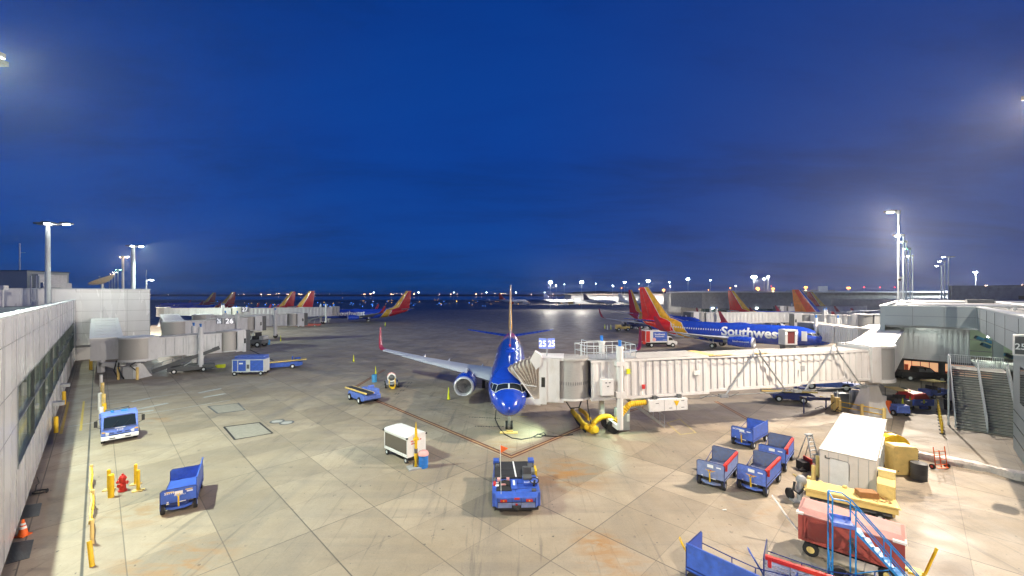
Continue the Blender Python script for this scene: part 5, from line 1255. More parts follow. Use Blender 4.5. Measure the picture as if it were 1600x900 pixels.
# ================================================================ open baggage carts
def two_pt(pf, pr, side, halfw):
    "front and rear wheel ground points on one side -> centre, heading; side +1 if they are the left wheels seen along the heading"
    d = (pf - pr); d.z = 0; L = d.length; d.normalize(); n = Vector((-d.y, d.x, 0))
    c = (pf + pr)/2 - n*side*halfw; c.z = 0
    return c, math.atan2(d.y, d.x), L
def baggage_cart(label, c, rz, L=2.9, Wd=1.5, body='blue_faded', bar=True, high=1, number=None, emblem=True, group='open blue baggage carts', towbar='up', bed='blue_bed', low_rail=True, end_h=.85, side_h=.75, stripes=False, mesh_side=False):
    "x = towards the tow bar; high = side that carries the tall panel (+1 left of the heading)"
    t = thing('baggage_cart', label, 'baggage cart', c, rz, group); hl, hw = L/2+.28, Wd/2; zf = .70
    B = M[body]
    m = MB(); m.box(-hl, hl, -hw, hw, zf-.08, zf); m.build('deck', M[bed], t)
    m = MB(); m.box(-hl+.03, hl-.03, -hw-.03, -hw, zf-.16, zf+.02); m.box(-hl+.03, hl-.03, hw, hw+.03, zf-.16, zf+.02); m.box(-hl+.3, hl-.3, -.35, -.25, zf-.25, zf-.08); m.box(-hl+.3, hl-.3, .25, .35, zf-.25, zf-.08)
    for x in (-L/2, L/2): m.box(x-.08, x+.08, -hw+.12, hw-.12, .30, .42); m.box(x-.25, x+.25, -.4, .4, .42, zf-.1)
    m.build('chassis', M['black'] if body != 'blue_paint' else M['navy'], t)
    for s_, nm in ((1, 'front'), (-1, 'rear')):
        m = MB(); x = s_*hl; h_ = zf + end_h
        pts = [(-hw, zf-.06), (hw, zf-.06), (hw, h_-.08), (hw-.08, h_), (-hw+.08, h_), (-hw, h_-.08)]
        i = [(x-.02, y, z) for y, z in pts]; j = [(x+.02, y, z) for y, z in pts]
        m.loft([i, j]); pnl = m.build('end_panel', B if s_ > 0 else M[body if body == 'blue_paint' else 'blue_bed'], t)
        m = MB(); m.tube([(x, -hw-.02, .3), (x, -hw-.02, h_-.06), (x, -hw+.08, h_+.02), (x, hw-.08, h_+.02), (x, hw+.02, h_-.06), (x, hw+.02, .3)], .022, n=5); m.build('end_rail', M['navy'], pnl)
        if s_ > 0:
            m = MB(); m.box(x+.022, x+.03, -.17, .17, h_-.30, h_-.12); m.box(x+.022, x+.028, .34, .60, h_-.25, h_-.18); m.box(x+.022, x+.028, -.5, -.42, zf-.05, zf+.02); m.box(x+.022, x+.028, -.05, .3, zf-.1, zf-.06); m.build('placard', M['letter_white'], pnl)
            if emblem:
                m = MB()
                for q in (-1, 1):
                    for r_ in range(3): zz = h_-.46-r_*.035; m.prism_x = None; m.hexa([(x+.021,q*.06,zz-.03),(x+.027,q*.06,zz-.03),(x+.027,q*(.28-r_*.07),zz-.01),(x+.021,q*(.28-r_*.07),zz-.01),(x+.021,q*.06,zz),(x+.027,q*.06,zz),(x+.027,q*(.30-r_*.07),zz+.012),(x+.021,q*(.30-r_*.07),zz+.012)])
                m.build('winged_emblem', M['letter_orange'], pnl)
                m = MB(); m.cyl((x+.02,0,h_-.47), (x+.034,0,h_-.48), .06, n=12); m.build('emblem_disc', M['letter_red'], pnl)
            if number:
                m = MB(); m.text(number, .17, (x+.021, -hw+.36 if high < 0 else -hw+.36, h_-.22), (0,1,0), (0,0,1), off=.004, bold=.02); m.text('BAGS ONLY', .09, (x+.021, .06, h_-.36), (0,1,0), (0,0,1), off=.004, bold=.01) if number else None; m.build('fleet_number', M['letter_white'], pnl)
            if stripes:
                m = MB(); m.box(x+.021, x+.027, -.52, -.22, h_-.15, h_-.09); m.box(x+.021, x+.027, .28, .58, h_-.15, h_-.09); m.build('reflective_strip', M['cream'], pnl)
    hs = high; y = hs*hw
    if mesh_side:
        m = MB()
        for q in range(6): m.cyl((-hl, y, zf+.08+q*.13), (hl, y, zf+.08+q*.13), .018, n=5)
        for q in range(5): xx = -hl+(2*hl)*q/4; m.cyl((xx, y, zf-.05), (xx, y, zf+side_h), .03, n=5)
        m.build('side_mesh', M['steel'], t)
    else:
        m = MB(); m.box(-hl, hl, y-.02, y+.02, zf-.10, zf+side_h); m.box(-hl, hl, y+hs*.02, y+hs*.05, zf-.10, zf-.04); m.box(-hl, hl, y+hs*.02, y+hs*.045, zf+side_h-.05, zf+side_h); m.build('side_panel', B, t)
    if bar:
        m = MB(); m.box(-hl*.9, hl-.05, y-.07, y+.07, zf+side_h-.02, zf+side_h+.12); m.cyl((hl-.2, y+hs*.08, zf+side_h-.25), (hl-.2, y+hs*.08, zf+side_h+.15), .07, n=10); m.build('curtain_roller', M['red'], t)
    if low_rail:
        m = MB(); y2 = -hs*hw
        m.tube([(-hl, y2, zf+end_h-.25), (-hl*.2, y2, zf+.30), (hl*.3, y2, zf+.30), (hl, y2, zf+.35)], .022, n=5)
        for q in (-.2, .3): m.cyl((hl*q, y2, zf), (hl*q, y2, zf+.3), .02, n=5)
        m.build('side_rail', M['navy'], t)
    m = MB()
    if towbar == 'up':
        m.bar((hl+.06, 0, .36), (hl+.16, 0, .98), .07, .05); m.tube([(hl+.16, -.06, 1.0), (hl+.2, -.05, 1.12), (hl+.2, .05, 1.12), (hl+.16, .06, 1.0)], .02, n=5)
        m.build('tow_bar', M['yellow'], t)
    else:
        m.bar((hl+.05, 0, .4), (hl+.55, .05, 1.2), .07, .05); m.tube([(hl+.55,-.02,1.2),(hl+.62,0,1.32),(hl+.6,.09,1.3),(hl+.55,.08,1.2)], .02, n=5); m.build('tow_bar', M[towbar], t)
    m = MB(); m.hexa([(hl-.1,-.55,.28),(hl+.12,-.25,.28),(hl+.12,.25,.28),(hl-.1,.55,.28),(hl-.1,-.55,.40),(hl+.12,-.25,.40),(hl+.12,.25,.40),(hl-.1,.55,.40)]); m.build('steering_frame', B, t)
    for x in (-L/2, L/2):
        for q in (-1, 1):
            m = MB(); m.wheel((x, q*(hw-.06), .28), .28, .17, n=16); w_ = m.build('wheel', M['black'], t, smooth=True)
            m = MB(); m.wheel((x, q*(hw-.06), .28), .13, .18, n=10); m.build('hub', M['steel_light'], w_)
    return t
hw = .69
c, a, L = two_pt(at(305.5, 793.3), at(314, 762), +1, hw)
baggage_cart('bright blue baggage cart standing alone at the left, high side panel on its right', c, a, L=2.6, Wd=1.5, body='blue_paint', bar=False, high=1, number='52799', emblem=False, bed='blue_paint', low_rail=False, end_h=.62, side_h=1.05, stripes=True)
for lab, pf, pr, kw in (
  ('farthest of the four grouped carts, bright blue with a tall plain side', (1177,701.7), (1196,689.7), dict(body='blue_paint', bar=False, emblem=False, number='BX2750', side_h=.95, end_h=.8, bed='blue_paint')),
  ('blue cart with a red roller tucked right behind the nearest grouped cart', (1226.4,736.7), (1237,719), dict()),
  ('most faded grey-blue cart with a red roller, leftmost of the four', (1131.4,766), (1148.8,744.2), dict(body='blue_worn')),
  ('front cart of the group, red roller on its side, nearest the camera', (1197,775), (1216,753.3), dict(body='blue_faded'))):
    c, a, L = two_pt(at(*pf), at(*pr), +1, hw)
    baggage_cart(lab, c, a, L=min(2.7, max(2.0, L)), Wd=1.5, high=1, **kw)
# two carts cut by the lower edge
c0 = Vector((7.0, 16.6, 0)); d = Vector((1.55, -1.7, 0)).normalized(); nrm = Vector((d.y, -d.x, 0))
baggage_cart('blue cart cut off by the bottom edge, smooth tall side towards the camera', c0 + d*1.75 - nrm*.72*1.0 + Vector((.05, 0, 0)), math.atan2(-d.y, -d.x), L=2.9, Wd=1.45, body='blue_paint', bar=False, emblem=False, high=1, side_h=.95, end_h=.85, bed='blue_paint', towbar='yellow')
c0 = Vector((9.75, 15.9, 0)); d = Vector((1.5, -1.1, 0)).normalized(); nrm = Vector((d.y, -d.x, 0))
baggage_cart('grey open cart with a wire mesh side and red roller at the bottom edge', c0 + d*1.7 - nrm*.7, math.atan2(-d.y, -d.x), L=2.8, Wd=1.4, body='grey', bar=True, emblem=False, high=1, mesh_side=True, bed='blue_bed', towbar='blue_faded', side_h=.8)
# ================================================================ pushback / belt machines etc.
def wheels(t, pts, r_, w_, hub='steel_light', axis=(0,1,0)):
    for p in pts:
        wo = MB().wheel(p, r_, w_, axis=axis, n=18).build('wheel', M['black'], t, smooth=True)
        MB().wheel(p, r_*.5, w_+.02, axis=axis, n=12).build('hub', M[hub], wo)
# nearest belt tractor seen from behind
p = at(805, 803); p.y += 2.05
t = thing('pushback_tractor', 'blue towbarless tractor with a black deck and orange pennant, parked nose-in before the airliner', 'aircraft tractor', p, R(90+2)); t.scale = (1.22, 1.2, 1.12)
# x = forward (away from camera), y = left
m = MB(); m.box(-1.55, -.2, -1.08, 1.08, .28, .95); m.box(-.2, 1.95, -1.05, -.72, .28, .9); m.box(-.2, 1.95, .72, 1.05, .28, .9); m.box(-.3, 1.7, -.72, .72, .45, .80)
m.hexa([(-1.75,-.88,.32),(-1.55,-.98,.32),(-1.55,.98,.32),(-1.75,.88,.32),(-1.75,-.88,.8),(-1.55,-.98,.95),(-1.55,.98,.95),(-1.75,.88,.8)])
m.box(1.55, 1.95, -1.07, -.76, .9, 1.12); m.box(1.55, 1.95, .76, 1.07, .9, 1.12); m.box(-1.0, -.15, -1.0, -.35, .95, 1.12); m.box(-1.3, -.35, -.06, .22, .95, 1.02)
m.build('body', M['blue_paint'], t, bevel=.03)
m = MB(); m.box(-.15, 1.72, -1.02, 1.0, .92, .99); m.box(.1, .13, -1.03, 1.01, .99, 1.0); m.box(.75, .78, -1.03, 1.01, .99, 1.0); m.build('deck_mat', M['belt'], t)
m = MB(); m.bar((-.1, -.05, 1.0), (1.7, .03, 1.0), .07, .02); m.build('deck_stripe', M['letter_white'], t)
m = MB(); m.box(-.72, -.2, -.78, -.35, 1.12, 1.24); m.box(-.34, -.2, -.78, -.35, 1.2, 1.62); m.build('seat', M['dark_grey'], t, bevel=.04)
m = MB(); m.box(-1.1, -.45, .25, .86, .952, .975); 
for q in range(9): m.tube([(-1.0+q*.06, .3, 1.0), (-.9+q*.04, .5+.04*(q % 3), 1.08), (-.8, .8-.05*(q % 4), 1.0)], .02, n=4)
m.build('engine_bay', M['black'], t)
m = MB(); m.box(-.45, -.30, .28, .42, .97, 1.08); m.box(-.5, -.3, .72, .86, .97, 1.08); m.box(-.95,-.9,.45,.7,1.0,1.06); m.build('engine_filter', M['pink'], t)
m = MB(); m.box(-1.42, -1.1, .2, .9, .955, .985); m.build('grille', M['black'], t)
m = MB(); m.cyl((-1.05, -.82, 1.0), (-1.12, -.86, 1.3), .05, n=8); m.tube([(-1.12+.2*math.cos(q*.524), -.84+.2*math.sin(q*.524), 1.30+.05*math.cos(q*.524)) for q in range(13)], .025, n=5); m.build('steering_wheel', M['black'], t)
m = MB(); m.box(.15, .62, -.98, -.45, 1.0, 1.14)
for q in range(6): m.cyl((.2+q*.07, -.9+.08*(q % 3), 1.14), (.25+q*.06, -.6-.1*(q % 2), 1.25), .02, n=4)
m.build('chock_rack', M['steel'], t)
m = MB(); m.box(.0, .66, -1.08, -.98, .96, 1.22); m.build('yellow_chock', M['yellow'], t)
m = MB(); m.cyl((-.9, .98, .98), (-.55, .98, .98), .07, n=10); m.build('fire_extinguisher', M['red'], t)
m = MB(); m.box(-1.0, -.85, .78, .95, .97, 1.0); m.box(-.7, -.62, .80, .95, .97, 1.0); m.box(-.28, -.12, -1.09, -.76, .96, .975); m.text('Southwest', .13, (-.95, -.66, 1.121), (0,-1,0), (1,0,0), off=.004, bold=.02); m.box(-1.0, -.5, .03, .13, 1.021, 1.026); m.build('placard', M['letter_white'], t)
m = MB(); m.box(-1.78, -1.70, .42, .72, .62, .73); m.box(-1.78, -1.70, -.72, -.42, .62, .73); m.box(-1.78,-1.72,-.14,.1,.72,.80); m.box(-1.79,-1.72,-.05,.05,.45,.54); m.build('tail_light', M['red'], t)
m = MB(); m.box(-1.785, -1.70, .54, .60, .64, .71); m.box(-1.785, -1.70, -.6, -.54, .64, .71); m.build('amber_light', M['letter_orange'], t)
m = MB(); m.prism([(-1.75,-.22),(-2.0,0),(-1.75,.22)], .34, .46); m.build('tow_hitch', M['black'], t)
m = MB(); m.box(-1.72,-1.6,-.98,.98,.2,.33); m.build('rear_bumper', M['black'], t)
m = MB(); m.box(-1.77,-1.752,-.82,.82,.34,.58); m.box(-.9,.9,1.082,1.095,.35,.7); m.build('skid_panel', M['blue_worn'], t)
m = MB()
for y in (-.83, -.2, .2, .83): m.box(-1.775,-1.755,y-.008,y+.008,.34,.8)
m.box(-1.775,-1.755,-.84,.84,.595,.61)
for x in (-1.2, -.7): m.box(x,x+.015,-1.0,1.0,.951,.956)
m.box(-1.5,-.2,.02,.035,.951,.956); m.build('panel_gap', M['black'], t)
m = MB(); m.box(-.6,-.25,.92,1.06,.95,1.06); m.box(.9,1.3,-.95,-.7,1.0,1.07); m.cyl((1.1,.85,.98),(1.1,.85,1.1),.1,n=10); m.box(-1.5,-1.3,-.9,-.7,.95,1.0); m.build('deck_fitting', M['dark_grey'], t)
m = MB(); m.cyl((-1.62, .68, .7), (-1.3, .72, 3.15), .014, n=5); m.build('flag_pole', M['steel_light'], t)
m = MB(); m.hexa([(-1.33,.715,2.75),(-1.31,.715,2.75),(-1.3,.38,2.95),(-1.31,.38,2.95),(-1.28,.72,3.12),(-1.26,.72,3.12),(-1.27,.38,2.97),(-1.28,.38,2.97)]); m.build('pennant', M['orange'], t)
wheels(t, [(-1.0, -.92, .38), (-1.0, .92, .38), (1.3, -.92, .38), (1.3, .92, .38)], .38, .28)
def beltloader(label, p, rz, raised=False, body='blue_paint', L=7.0, group='belt loaders', end_z=3.1, cab=True, scale=1.0):
    t = thing('belt_loader', label, 'belt loader', p, rz, group); hl = L*.30
    m = MB(); m.prism_y([(-hl,.35),(hl,.35),(hl+.45,.55),(hl+.45,.95),(hl-.2,1.05),(-hl,.95),(-hl-.1,.6)], -.95, .95); m.box(-hl*.9, hl*.4, .5, .98, .9, 1.15); m.build('body', M[body], t, bevel=.03)
    if cab: m = MB(); m.box(hl-.7, hl+.2, .1, .92, .98, 1.5); m.box(hl-1.1, hl-.9, .15, .85, 1.1, 1.75); m.build('driver_seat', M[body], t, bevel=.05)
    wheels(t, [(x, y, .36) for x in (-hl*.72, hl*.62) for y in (-.92, .92)], .36, .26, 'letter_white')
    za, zb = (1.05, 1.25) if not raised else (.55, end_z)
    xa, xb = (-L*.5, L*.42)
    m = MB(); m.bar((xa, -.38, za), (xb, -.38, zb), .78, .16); m.build('conveyor_belt', M['belt'], t)
    m = MB()
    for y in (-.80, .04): m.bar((xa, y, za+.03), (xb, y, zb+.03), .07, .15 if not raised else .48)
    m.build('conveyor_rail', M['cream'] if not raised else M['dark_grey'], t)
    if raised:
        m = MB(); m.bar((-L*.1, -.38, .9), (L*.08, -.38, (za+zb)/2), .12); m.bar((L*.15, -.38, .9), (L*.2, -.38, zb*.72), .1)
        for q in range(8): u = q/7; m.cyl((xa+(xb-xa)*u, .1, za+(zb-za)*u), (xa+(xb-xa)*u, .1, za+(zb-za)*u+.8), .025, n=4)
        m.cyl((xa, .1, za+.8), (xb, .1, zb+.8), .03, n=4); m.build('lift_frame', M['steel'], t)
    return t
def rzpx(a_, b_): d = at(*b_) - at(*a_); return math.atan2(d.y, d.x)
beltloader('small blue-violet belt loader with a flat belt left of the parked engine', Vector((-16.4, 45.2, 0)), R(-46), L=6.0, body='blue_faded')
p = at(435, 577); p.y += .8; beltloader('blue belt loader with a yellow rail beside the blue enclosed carts', p, rzpx((407, 577), (463, 573)), L=8.5, body='blue_paint')
# raised belt conveyor at gate 26
p = at(297, 581); beltloader('dark raised belt conveyor sloping up to the grey jet bridge at the left', p, R(38), raised=True, body='dark_grey', L=8.6, cab=False, end_z=3.4)
p = at(383, 521); beltloader('small raised conveyor with a white rail under the second left bridge', p + Vector((-1, 0, 0)), R(38), raised=True, body='dark_grey', L=9, cab=False, end_z=3.6)
p = at(470, 511); beltloader('far conveyor raised towards the left side-on airliner', p + Vector((2, 1, 0)), R(20), raised=True, body='faded_red', L=13, cab=False, end_z=3.8)
# right group of machines under the bridge
p = (at(1224, 628) + at(1262, 632))/2; p.y += .95; beltloader('navy belt loader with a long dark ramp below the white jet bridge trusses', p, rzpx((1224, 628), (1262, 631)), L=5.6, body='navy')
p = at(1300, 640); t = thing('conveyor_ramp', 'dark conveyor ramp propped low to the right of the navy belt loader', 'conveyor', at(1290, 625)); o_ = at(1290, 625)
m = MB(); a_ = at(1256, 622, 1.5) - o_; b_ = at(1322, 624, .35) - o_; a_.z = 1.5; b_.z = .35; m.bar(a_, b_, .8, .2); m.build('belt', M['belt'], t)
m = MB(); m.bar(a_ + Vector((0,-.45,.1)), b_ + Vector((0,-.45,.1)), .06, .25); m.bar(a_.lerp(b_, .5), (a_.lerp(b_, .5)).xy.to_3d(), .1); m.cyl(b_, (b_.x, b_.y, 0), .05); m.cyl(a_, (a_.x, a_.y, 0), .05); m.build('frame', M['navy'], t)
p = (at(1278, 609) + at(1332, 613))/2; p.y += 1.0
t = thing('baggage_tractor', 'long low violet-blue tractor with a roll bar beside the bridge pedestal', 'tractor', p, rzpx((1278, 609), (1332, 612)), 'tractors')
MB().box(-3.0, 2.2, -.95, .95, .4, 1.0).box(-2.9, -1.7, -.9, .9, 1.0, 1.25).box(2.2, 3.4, -.8, .8, .35, .75).build('body', M['blue_faded'], t, bevel=.05)
MB().box(.8, 1.2, -.6, .6, 1.0, 1.5).box(1.15, 1.3, -.6, .6, 1.3, 1.9).build('seat', M['black'], t, bevel=.04)
MB().tube([(1.6,-.8,.9),(1.6,-.8,2.2),(1.7,0,2.3),(1.6,.8,2.2),(1.6,.8,.9)], .05, n=6).tube([(2.3,-.2,.9),(2.5,-.1,1.7),(2.9,.3,1.6),(2.9,.4,.8)], .06, n=6).build('roll_bar', M['dark_grey'], t)
wheels(t, [(-2.2,-.9,.48), (-2.2,.9,.48), (1.4,-.9,.42), (1.4,.9,.42)], .48, .3)
# ---- ground power cart and yellow tow head left of engine
p = at(612, 604); t = thing('ground_power_cart', 'round-bodied cart with coiled hoses and a yellow tow hitch left of the engine', 'service cart', p, R(-70))
MB().box(-1.3, 1.0, -.7, .7, .45, .65).tube([(1.0,-.6,.6),(1.5,0,.6),(1.0,.6,.6)], .06).build('chassis', M['steel'], t)
for q, (x, z) in enumerate(((-.5, 1.15), (-.1, 1.1))): MB().tube([(x + .1*math.sin(3*u*.5), .48*math.cos(u*.5), z+.48*math.sin(u*.5)) for u in range(14)], .09, n=6).build('hose_reel', M['letter_white'] if q else M['pink'], t)
MB().box(-1.1, -.2, -.45, .45, .65, 1.0).cyl((-.35,-.3,1.1),(-.35,.3,1.1),.38,n=16).build('tank', M['dark_grey'], t)
MB().bar((1.2,-.35,.3),(1.9,-.15,.25),.12).bar((1.2,.35,.3),(1.9,.15,.25),.12).bar((1.2,-.35,.3),(1.1,-.35,1.1),.1).bar((1.3,.3,.3),(1.1,.35,1.2),.1).box(1.7,2.1,-.2,.2,.15,.35).build('tow_hitch', M['yellow'], t)
wheels(t, [(-.9,-.75,.3), (-.9,.75,.3), (.7,-.75,.3), (.7,.75,.3)], .3, .2)
# ---- barrels
def barrel(label, p, body, r_=.3, h_=.9, lid=None, group=None, cat='barrel'):
    t = thing('barrel', label, cat, p, 0, group)
    m = MB(); m.loft([[(rr*math.cos(2*math.pi*q/18), rr*math.sin(2*math.pi*q/18), z) for q in range(18)] for z, rr in ((0,r_*.93),(h_*.33,r_*.95),(h_*.35,r_),(h_*.38,r_*.96),(h_*.66,r_*.97),(h_*.68,r_*1.02),(h_*.71,r_*.98),(h_,r_))]); m.build('drum', M[body], t, smooth=True)
    if lid: MB().loft([[(rr*math.cos(2*math.pi*q/18), rr*math.sin(2*math.pi*q/18), z) for q in range(18)] for z, rr in ((h_,r_*1.08),(h_+.08,r_*1.1),(h_+.22,r_*.9),(h_+.3,r_*.45))]).build('lid', M[lid], t, smooth=True)
    return t
barrel('blue litter barrel with a faded pink dome lid beside the white cart', at(661.5, 730), 'barrel_blue', .33, .85, 'pink', cat='litter bin')
barrel('pale blue barrel with a yellow marker cone left of the engine', at(585, 597), 'barrel_light', .34, 1.0)
barrel('small blue barrel far off near the left bridges', at(419, 538.5), 'barrel_light', .45, 1.1)
barrel('tall dark grey ribbed bin beside the yellow cabinets', at(1436, 749), 'dark_grey', .42, 1.05, cat='litter bin')
# ---- cones and delineators
def cone(label, p, h_=1.0, col='safety_yellow', bands=False, group='traffic cones', r_=.16, base=.24, slim=False):
    t = thing('traffic_cone', label, 'traffic cone', p, 0, group)
    MB().prism([(base*math.cos(R(a_)), base*math.sin(R(a_))) for a_ in range(45, 405, 90)] if not slim else [(base*math.cos(R(a_)), base*math.sin(R(a_))) for a_ in range(0, 360, 45)], 0, .05).build('base', M['black'] if col == 'safety_yellow' else M[col], t)
    MB().cyl((0,0,.04), (0,0,h_), r_, r_*.22, n=14).build('cone_body', M[col], t, smooth=True)
    if bands:
        for z0, z1 in ((.45,.60),(.68,.80)):
            f = lambda z: r_*(1-.78*(z*h_-.04)/(h_-.04))
            MB().cyl((0,0,z0*h_), (0,0,z1*h_), f(z0)+.006, f(z1)+.006, n=14).build('reflective_band', M['letter_white'], t, smooth=True)
    return t
cone('orange traffic cone with two white bands between the floor grates', at(36, 837), .78, 'orange', True, r_=.19, base=.3)
cone('tall yellow-green cone standing left of the engine', at(701, 624.5), 1.35, r_=.16)
cone('yellow-green marker cone behind the pale blue barrel', at(587, 592), 1.75, r_=.13)
cone('lone yellow-green cone out on the apron below the left airliner', at(552.5, 565), 1.2, r_=.14)
cone('far yellow-green cone beside the small blue barrel', at(438.5, 533.5), 1.5, r_=.14)
cone('pale thin cone under the tail of the left side-on airliner', at(602, 510), 1.6, r_=.2)
cone('yellow-green cone left of the red-covered cart at the right', at(1410.5, 645), 1.45, r_=.17, base=.3)
cone('leaning-looking yellow-green cone touching the red-covered cart', at(1422, 640), 1.35, r_=.17, base=.3)
for i, (px, py) in enumerate(((945, 514), (949, 515), (954.5, 515))):
    cone(('leftmost of the three slim cones beside the small apron tractor', 'white-looking middle cone of the three slim cones by the small tractor', 'rightmost of the three slim cones beside the small apron tractor')[i], at(px, py), 1.7, 'safety_yellow' if i != 1 else 'letter_white', r_=.16)
t = thing('channelizer_drum', 'orange channelizer drum with bands right of the bridge pedestal', 'traffic drum', at(1388, 646))
MB().cyl((0,0,0), (0,0,.08), .38, n=16).build('base', M['black'], t); MB().cyl((0,0,.06), (0,0,1.25), .30, .24, n=18).build('drum', M['orange'], t, smooth=True)
for z in (.45, .85): MB().cyl((0,0,z), (0,0,z+.1), .285-.05*z, .28-.05*z, n=18).build('reflective_band', M['pink'], t, smooth=True)
t = thing('channelizer_drum', 'orange channelizer drum half hidden left of the pedestal', 'traffic drum', at(1374, 640)); MB().cyl((0,0,0), (0,0,1.2), .28, .22, n=18).build('drum', M['orange'], t, smooth=True)
n_del = 9
for i in range(n_del):
    u = i/(n_del-1); p = at(1463, 634).lerp(at(1472.5, 676), 0); P0_ = at(1465.5, 640); P1_ = at(1472, 678); p = P0_.lerp(P1_, u)
    t = thing('delineator_post', ('farthest yellow delineator post in the row left of the stairs' if i == 0 else 'nearest yellow delineator post in the row left of the stairs' if i == n_del-1 else 'yellow delineator post, number %s from the near end of the row by the stairs' % ['', 'two','three','four','five','six','seven','eight'][n_del-1-i]), 'post', p, 0, 'yellow delineator posts')
    MB().cyl((0,0,0), (0,0,.06), .16, n=10).build('base', M['black'], t); MB().cyl((0,0,.05), (0,0,1.0), .07, n=8).build('post', M['yellow'], t, smooth=True)
# ---- white cargo cart with clear curtain, pole barricade
fl_ = at(603, 712); fr_ = at(632, 726); br_ = at(671, 705)
d = (fr_-fl_); d.z = 0; L = 2.9; rz = math.atan2(d.y, d.x)
n_ = Vector((-math.sin(rz), math.cos(rz), 0)); c = (at(603, 709) + at(633, 726))/2 + n_*.78
t = thing('covered_cart', 'white box cart with a clear plastic side curtain parked on the open apron', 'covered cart', c, rz)
Lh = max(1.15, (at(633,726)-at(603,709)).length/2+.12)
m = MB(); m.box(-Lh, Lh, -.78, .78, .42, .52); m.box(-Lh, -Lh+.08, -.78, .78, .52, 1.75); m.box(Lh-.08, Lh, -.78, .78, .52, 1.75); m.box(-Lh+.08, Lh-.08, .72, .78, .52, 1.75)
m.box(-Lh, Lh, -.78, -.70, .52, .62); m.box(-Lh, Lh, -.78, -.70, 1.62, 1.75); m.build('box', M['white'], t, bevel=.02)
m = MB(); m.loft([[(x, y, z) for y, z in ((-.80,1.75),(-.80,1.80),(-.70,1.90),(-.3,1.94),(.3,1.94),(.70,1.90),(.80,1.80),(.80,1.75))] for x in (-Lh-.02, Lh+.02)]); m.build('roof', M['white'], t, smooth=True)
m = MB(); m.box(-Lh+.08, Lh-.08, -.735, -.725, .62, 1.62); m.cur = 0; m.build('curtain', glassy('clear_vinyl', (.10,.085,.07), .16), t)
m = MB(); m.box(-Lh+.3, -.2, -.3, .6, .52, .95); m.box(.1, .9, -.2, .6, .52, .8); m.build('load', M['cream'], t)
m = MB(); m.box(-Lh, Lh, -.6, .6, .3, .42); m.bar((-Lh, 0, .3), (-Lh-.35, 0, .45), .08)
for x in (-Lh, Lh):
    for y in (-.8, .8): m.rbox((x, y, 1.78), (.12, .12, .1))
m.build('chassis', M['black'], t)
m = MB(); m.text('CAUTION', .16, (Lh+.002, -.15, 1.45), (0,1,0), (0,0,1), off=.006); m.text('FRAGILE', .16, (Lh+.002, -.15, 1.22), (0,1,0), (0,0,1), off=.006) if False else None
for q in range(5): m.box(Lh+.002, Lh+.008, -.45+q*.18, -.34+q*.18, 1.45, 1.52)
for q in range(3): m.box(Lh+.002, Lh+.008, -.45+q*.18, -.32+q*.18, 1.28, 1.36)
m.v = m.v; m.build('stencil', M['letter_red'], t)
wheels(t, [(x, y, .2) for x in (-Lh+.3, Lh-.25) for y in (-.68, .68)], .2, .13)
p = at(650, 731); t = thing('marker_pole', 'tall yellow folded umbrella-like marker pole on a grey slab before the white cart', 'marker pole', p)
MB().rbox((0, 0, .05), (1.1, .75, .1), rz=.5).build('base_slab', M['grey'], t)
MB().cyl((0,0,.1), (0,0,1.0), .10, .13, n=10).cyl((0,0,1.0), (0,0,1.9), .08, .10, n=10).cyl((0,0,1.9), (0,0,2.05), .20, .17, n=12).cyl((0,0,2.05), (0,0,2.7), .10, .07, n=10).cyl((0,0,2.7), (0,0,3.1), .05, .02, n=8).build('pole', M['yellow'], t, smooth=True)
MB().cyl((0,0,.95), (0,0,1.3), .115, n=10).bar((.12,-.1,.1),(.02,-.05,1.2),.03).bar((-.12,-.1,.1),(-.02,-.05,1.2),.03).bar((.2,.0,.1),(.05,0,.5),.05).bar((-.2,0,.1),(-.05,0,.5),.05).build('strap', M['letter_grey'], t)
# ---- crew truck (left)
a0 = at(158, 697); a1 = at(216, 686); rz = rzpx((158, 697), (216, 686)) - R(90); c = (a0+a1)/2; f = Vector((math.cos(rz), math.sin(rz), 0)); c = c - f*2.3
wd = (a1-a0).length/2
t = thing('cab_over_truck', 'periwinkle-blue cab-over service truck facing the camera by the left terminal', 'truck', c, rz)
m = MB(); w = wd
prof = [(2.25,.45),(2.35,.75),(2.30,1.25),(1.95,2.15),(1.70,2.28),(.75,2.28),(.70,.50)]
m.prism_y(prof, -w, w); m.build('cab', M['blue_faded'], t, bevel=.06)
m = MB(); m.hexa([(2.322,-w+.12,1.28),(2.26,-w+.12,1.28),(2.26,w-.12,1.28),(2.322,w-.12,1.28),(2.03,-w+.16,2.06),(1.9,-w+.16,2.06),(1.9,w-.16,2.06),(2.03,w-.16,2.06)]); ws = m.build('windscreen', M['glass_dark'], t)
m = MB(); m.hexa([(2.036,-w+.3,2.04),(2.0,-w+.3,2.04),(2.0,w-.3,2.04),(2.036,w-.3,2.04),(2.01,-w+.3,2.13),(1.97,-w+.3,2.13),(1.97,w-.3,2.13),(2.01,w-.3,2.13)]); m.build('visor_strip', M['navy'], t)
m = MB(); m.box(2.2, 2.48, -w-.02, w+.02, .36, .66); m.build('bumper', M['white'], t, bevel=.03)
m = MB()
for y in (-.45, .45): m.box(2.482, 2.49, y-.16, y+.16, .45, .53)
for y in (-.5, -.05, .4): m.box(2.355, 2.37, y-.14, y+.14, .84, .90)
m.build('grille_slot', M['black'], t)
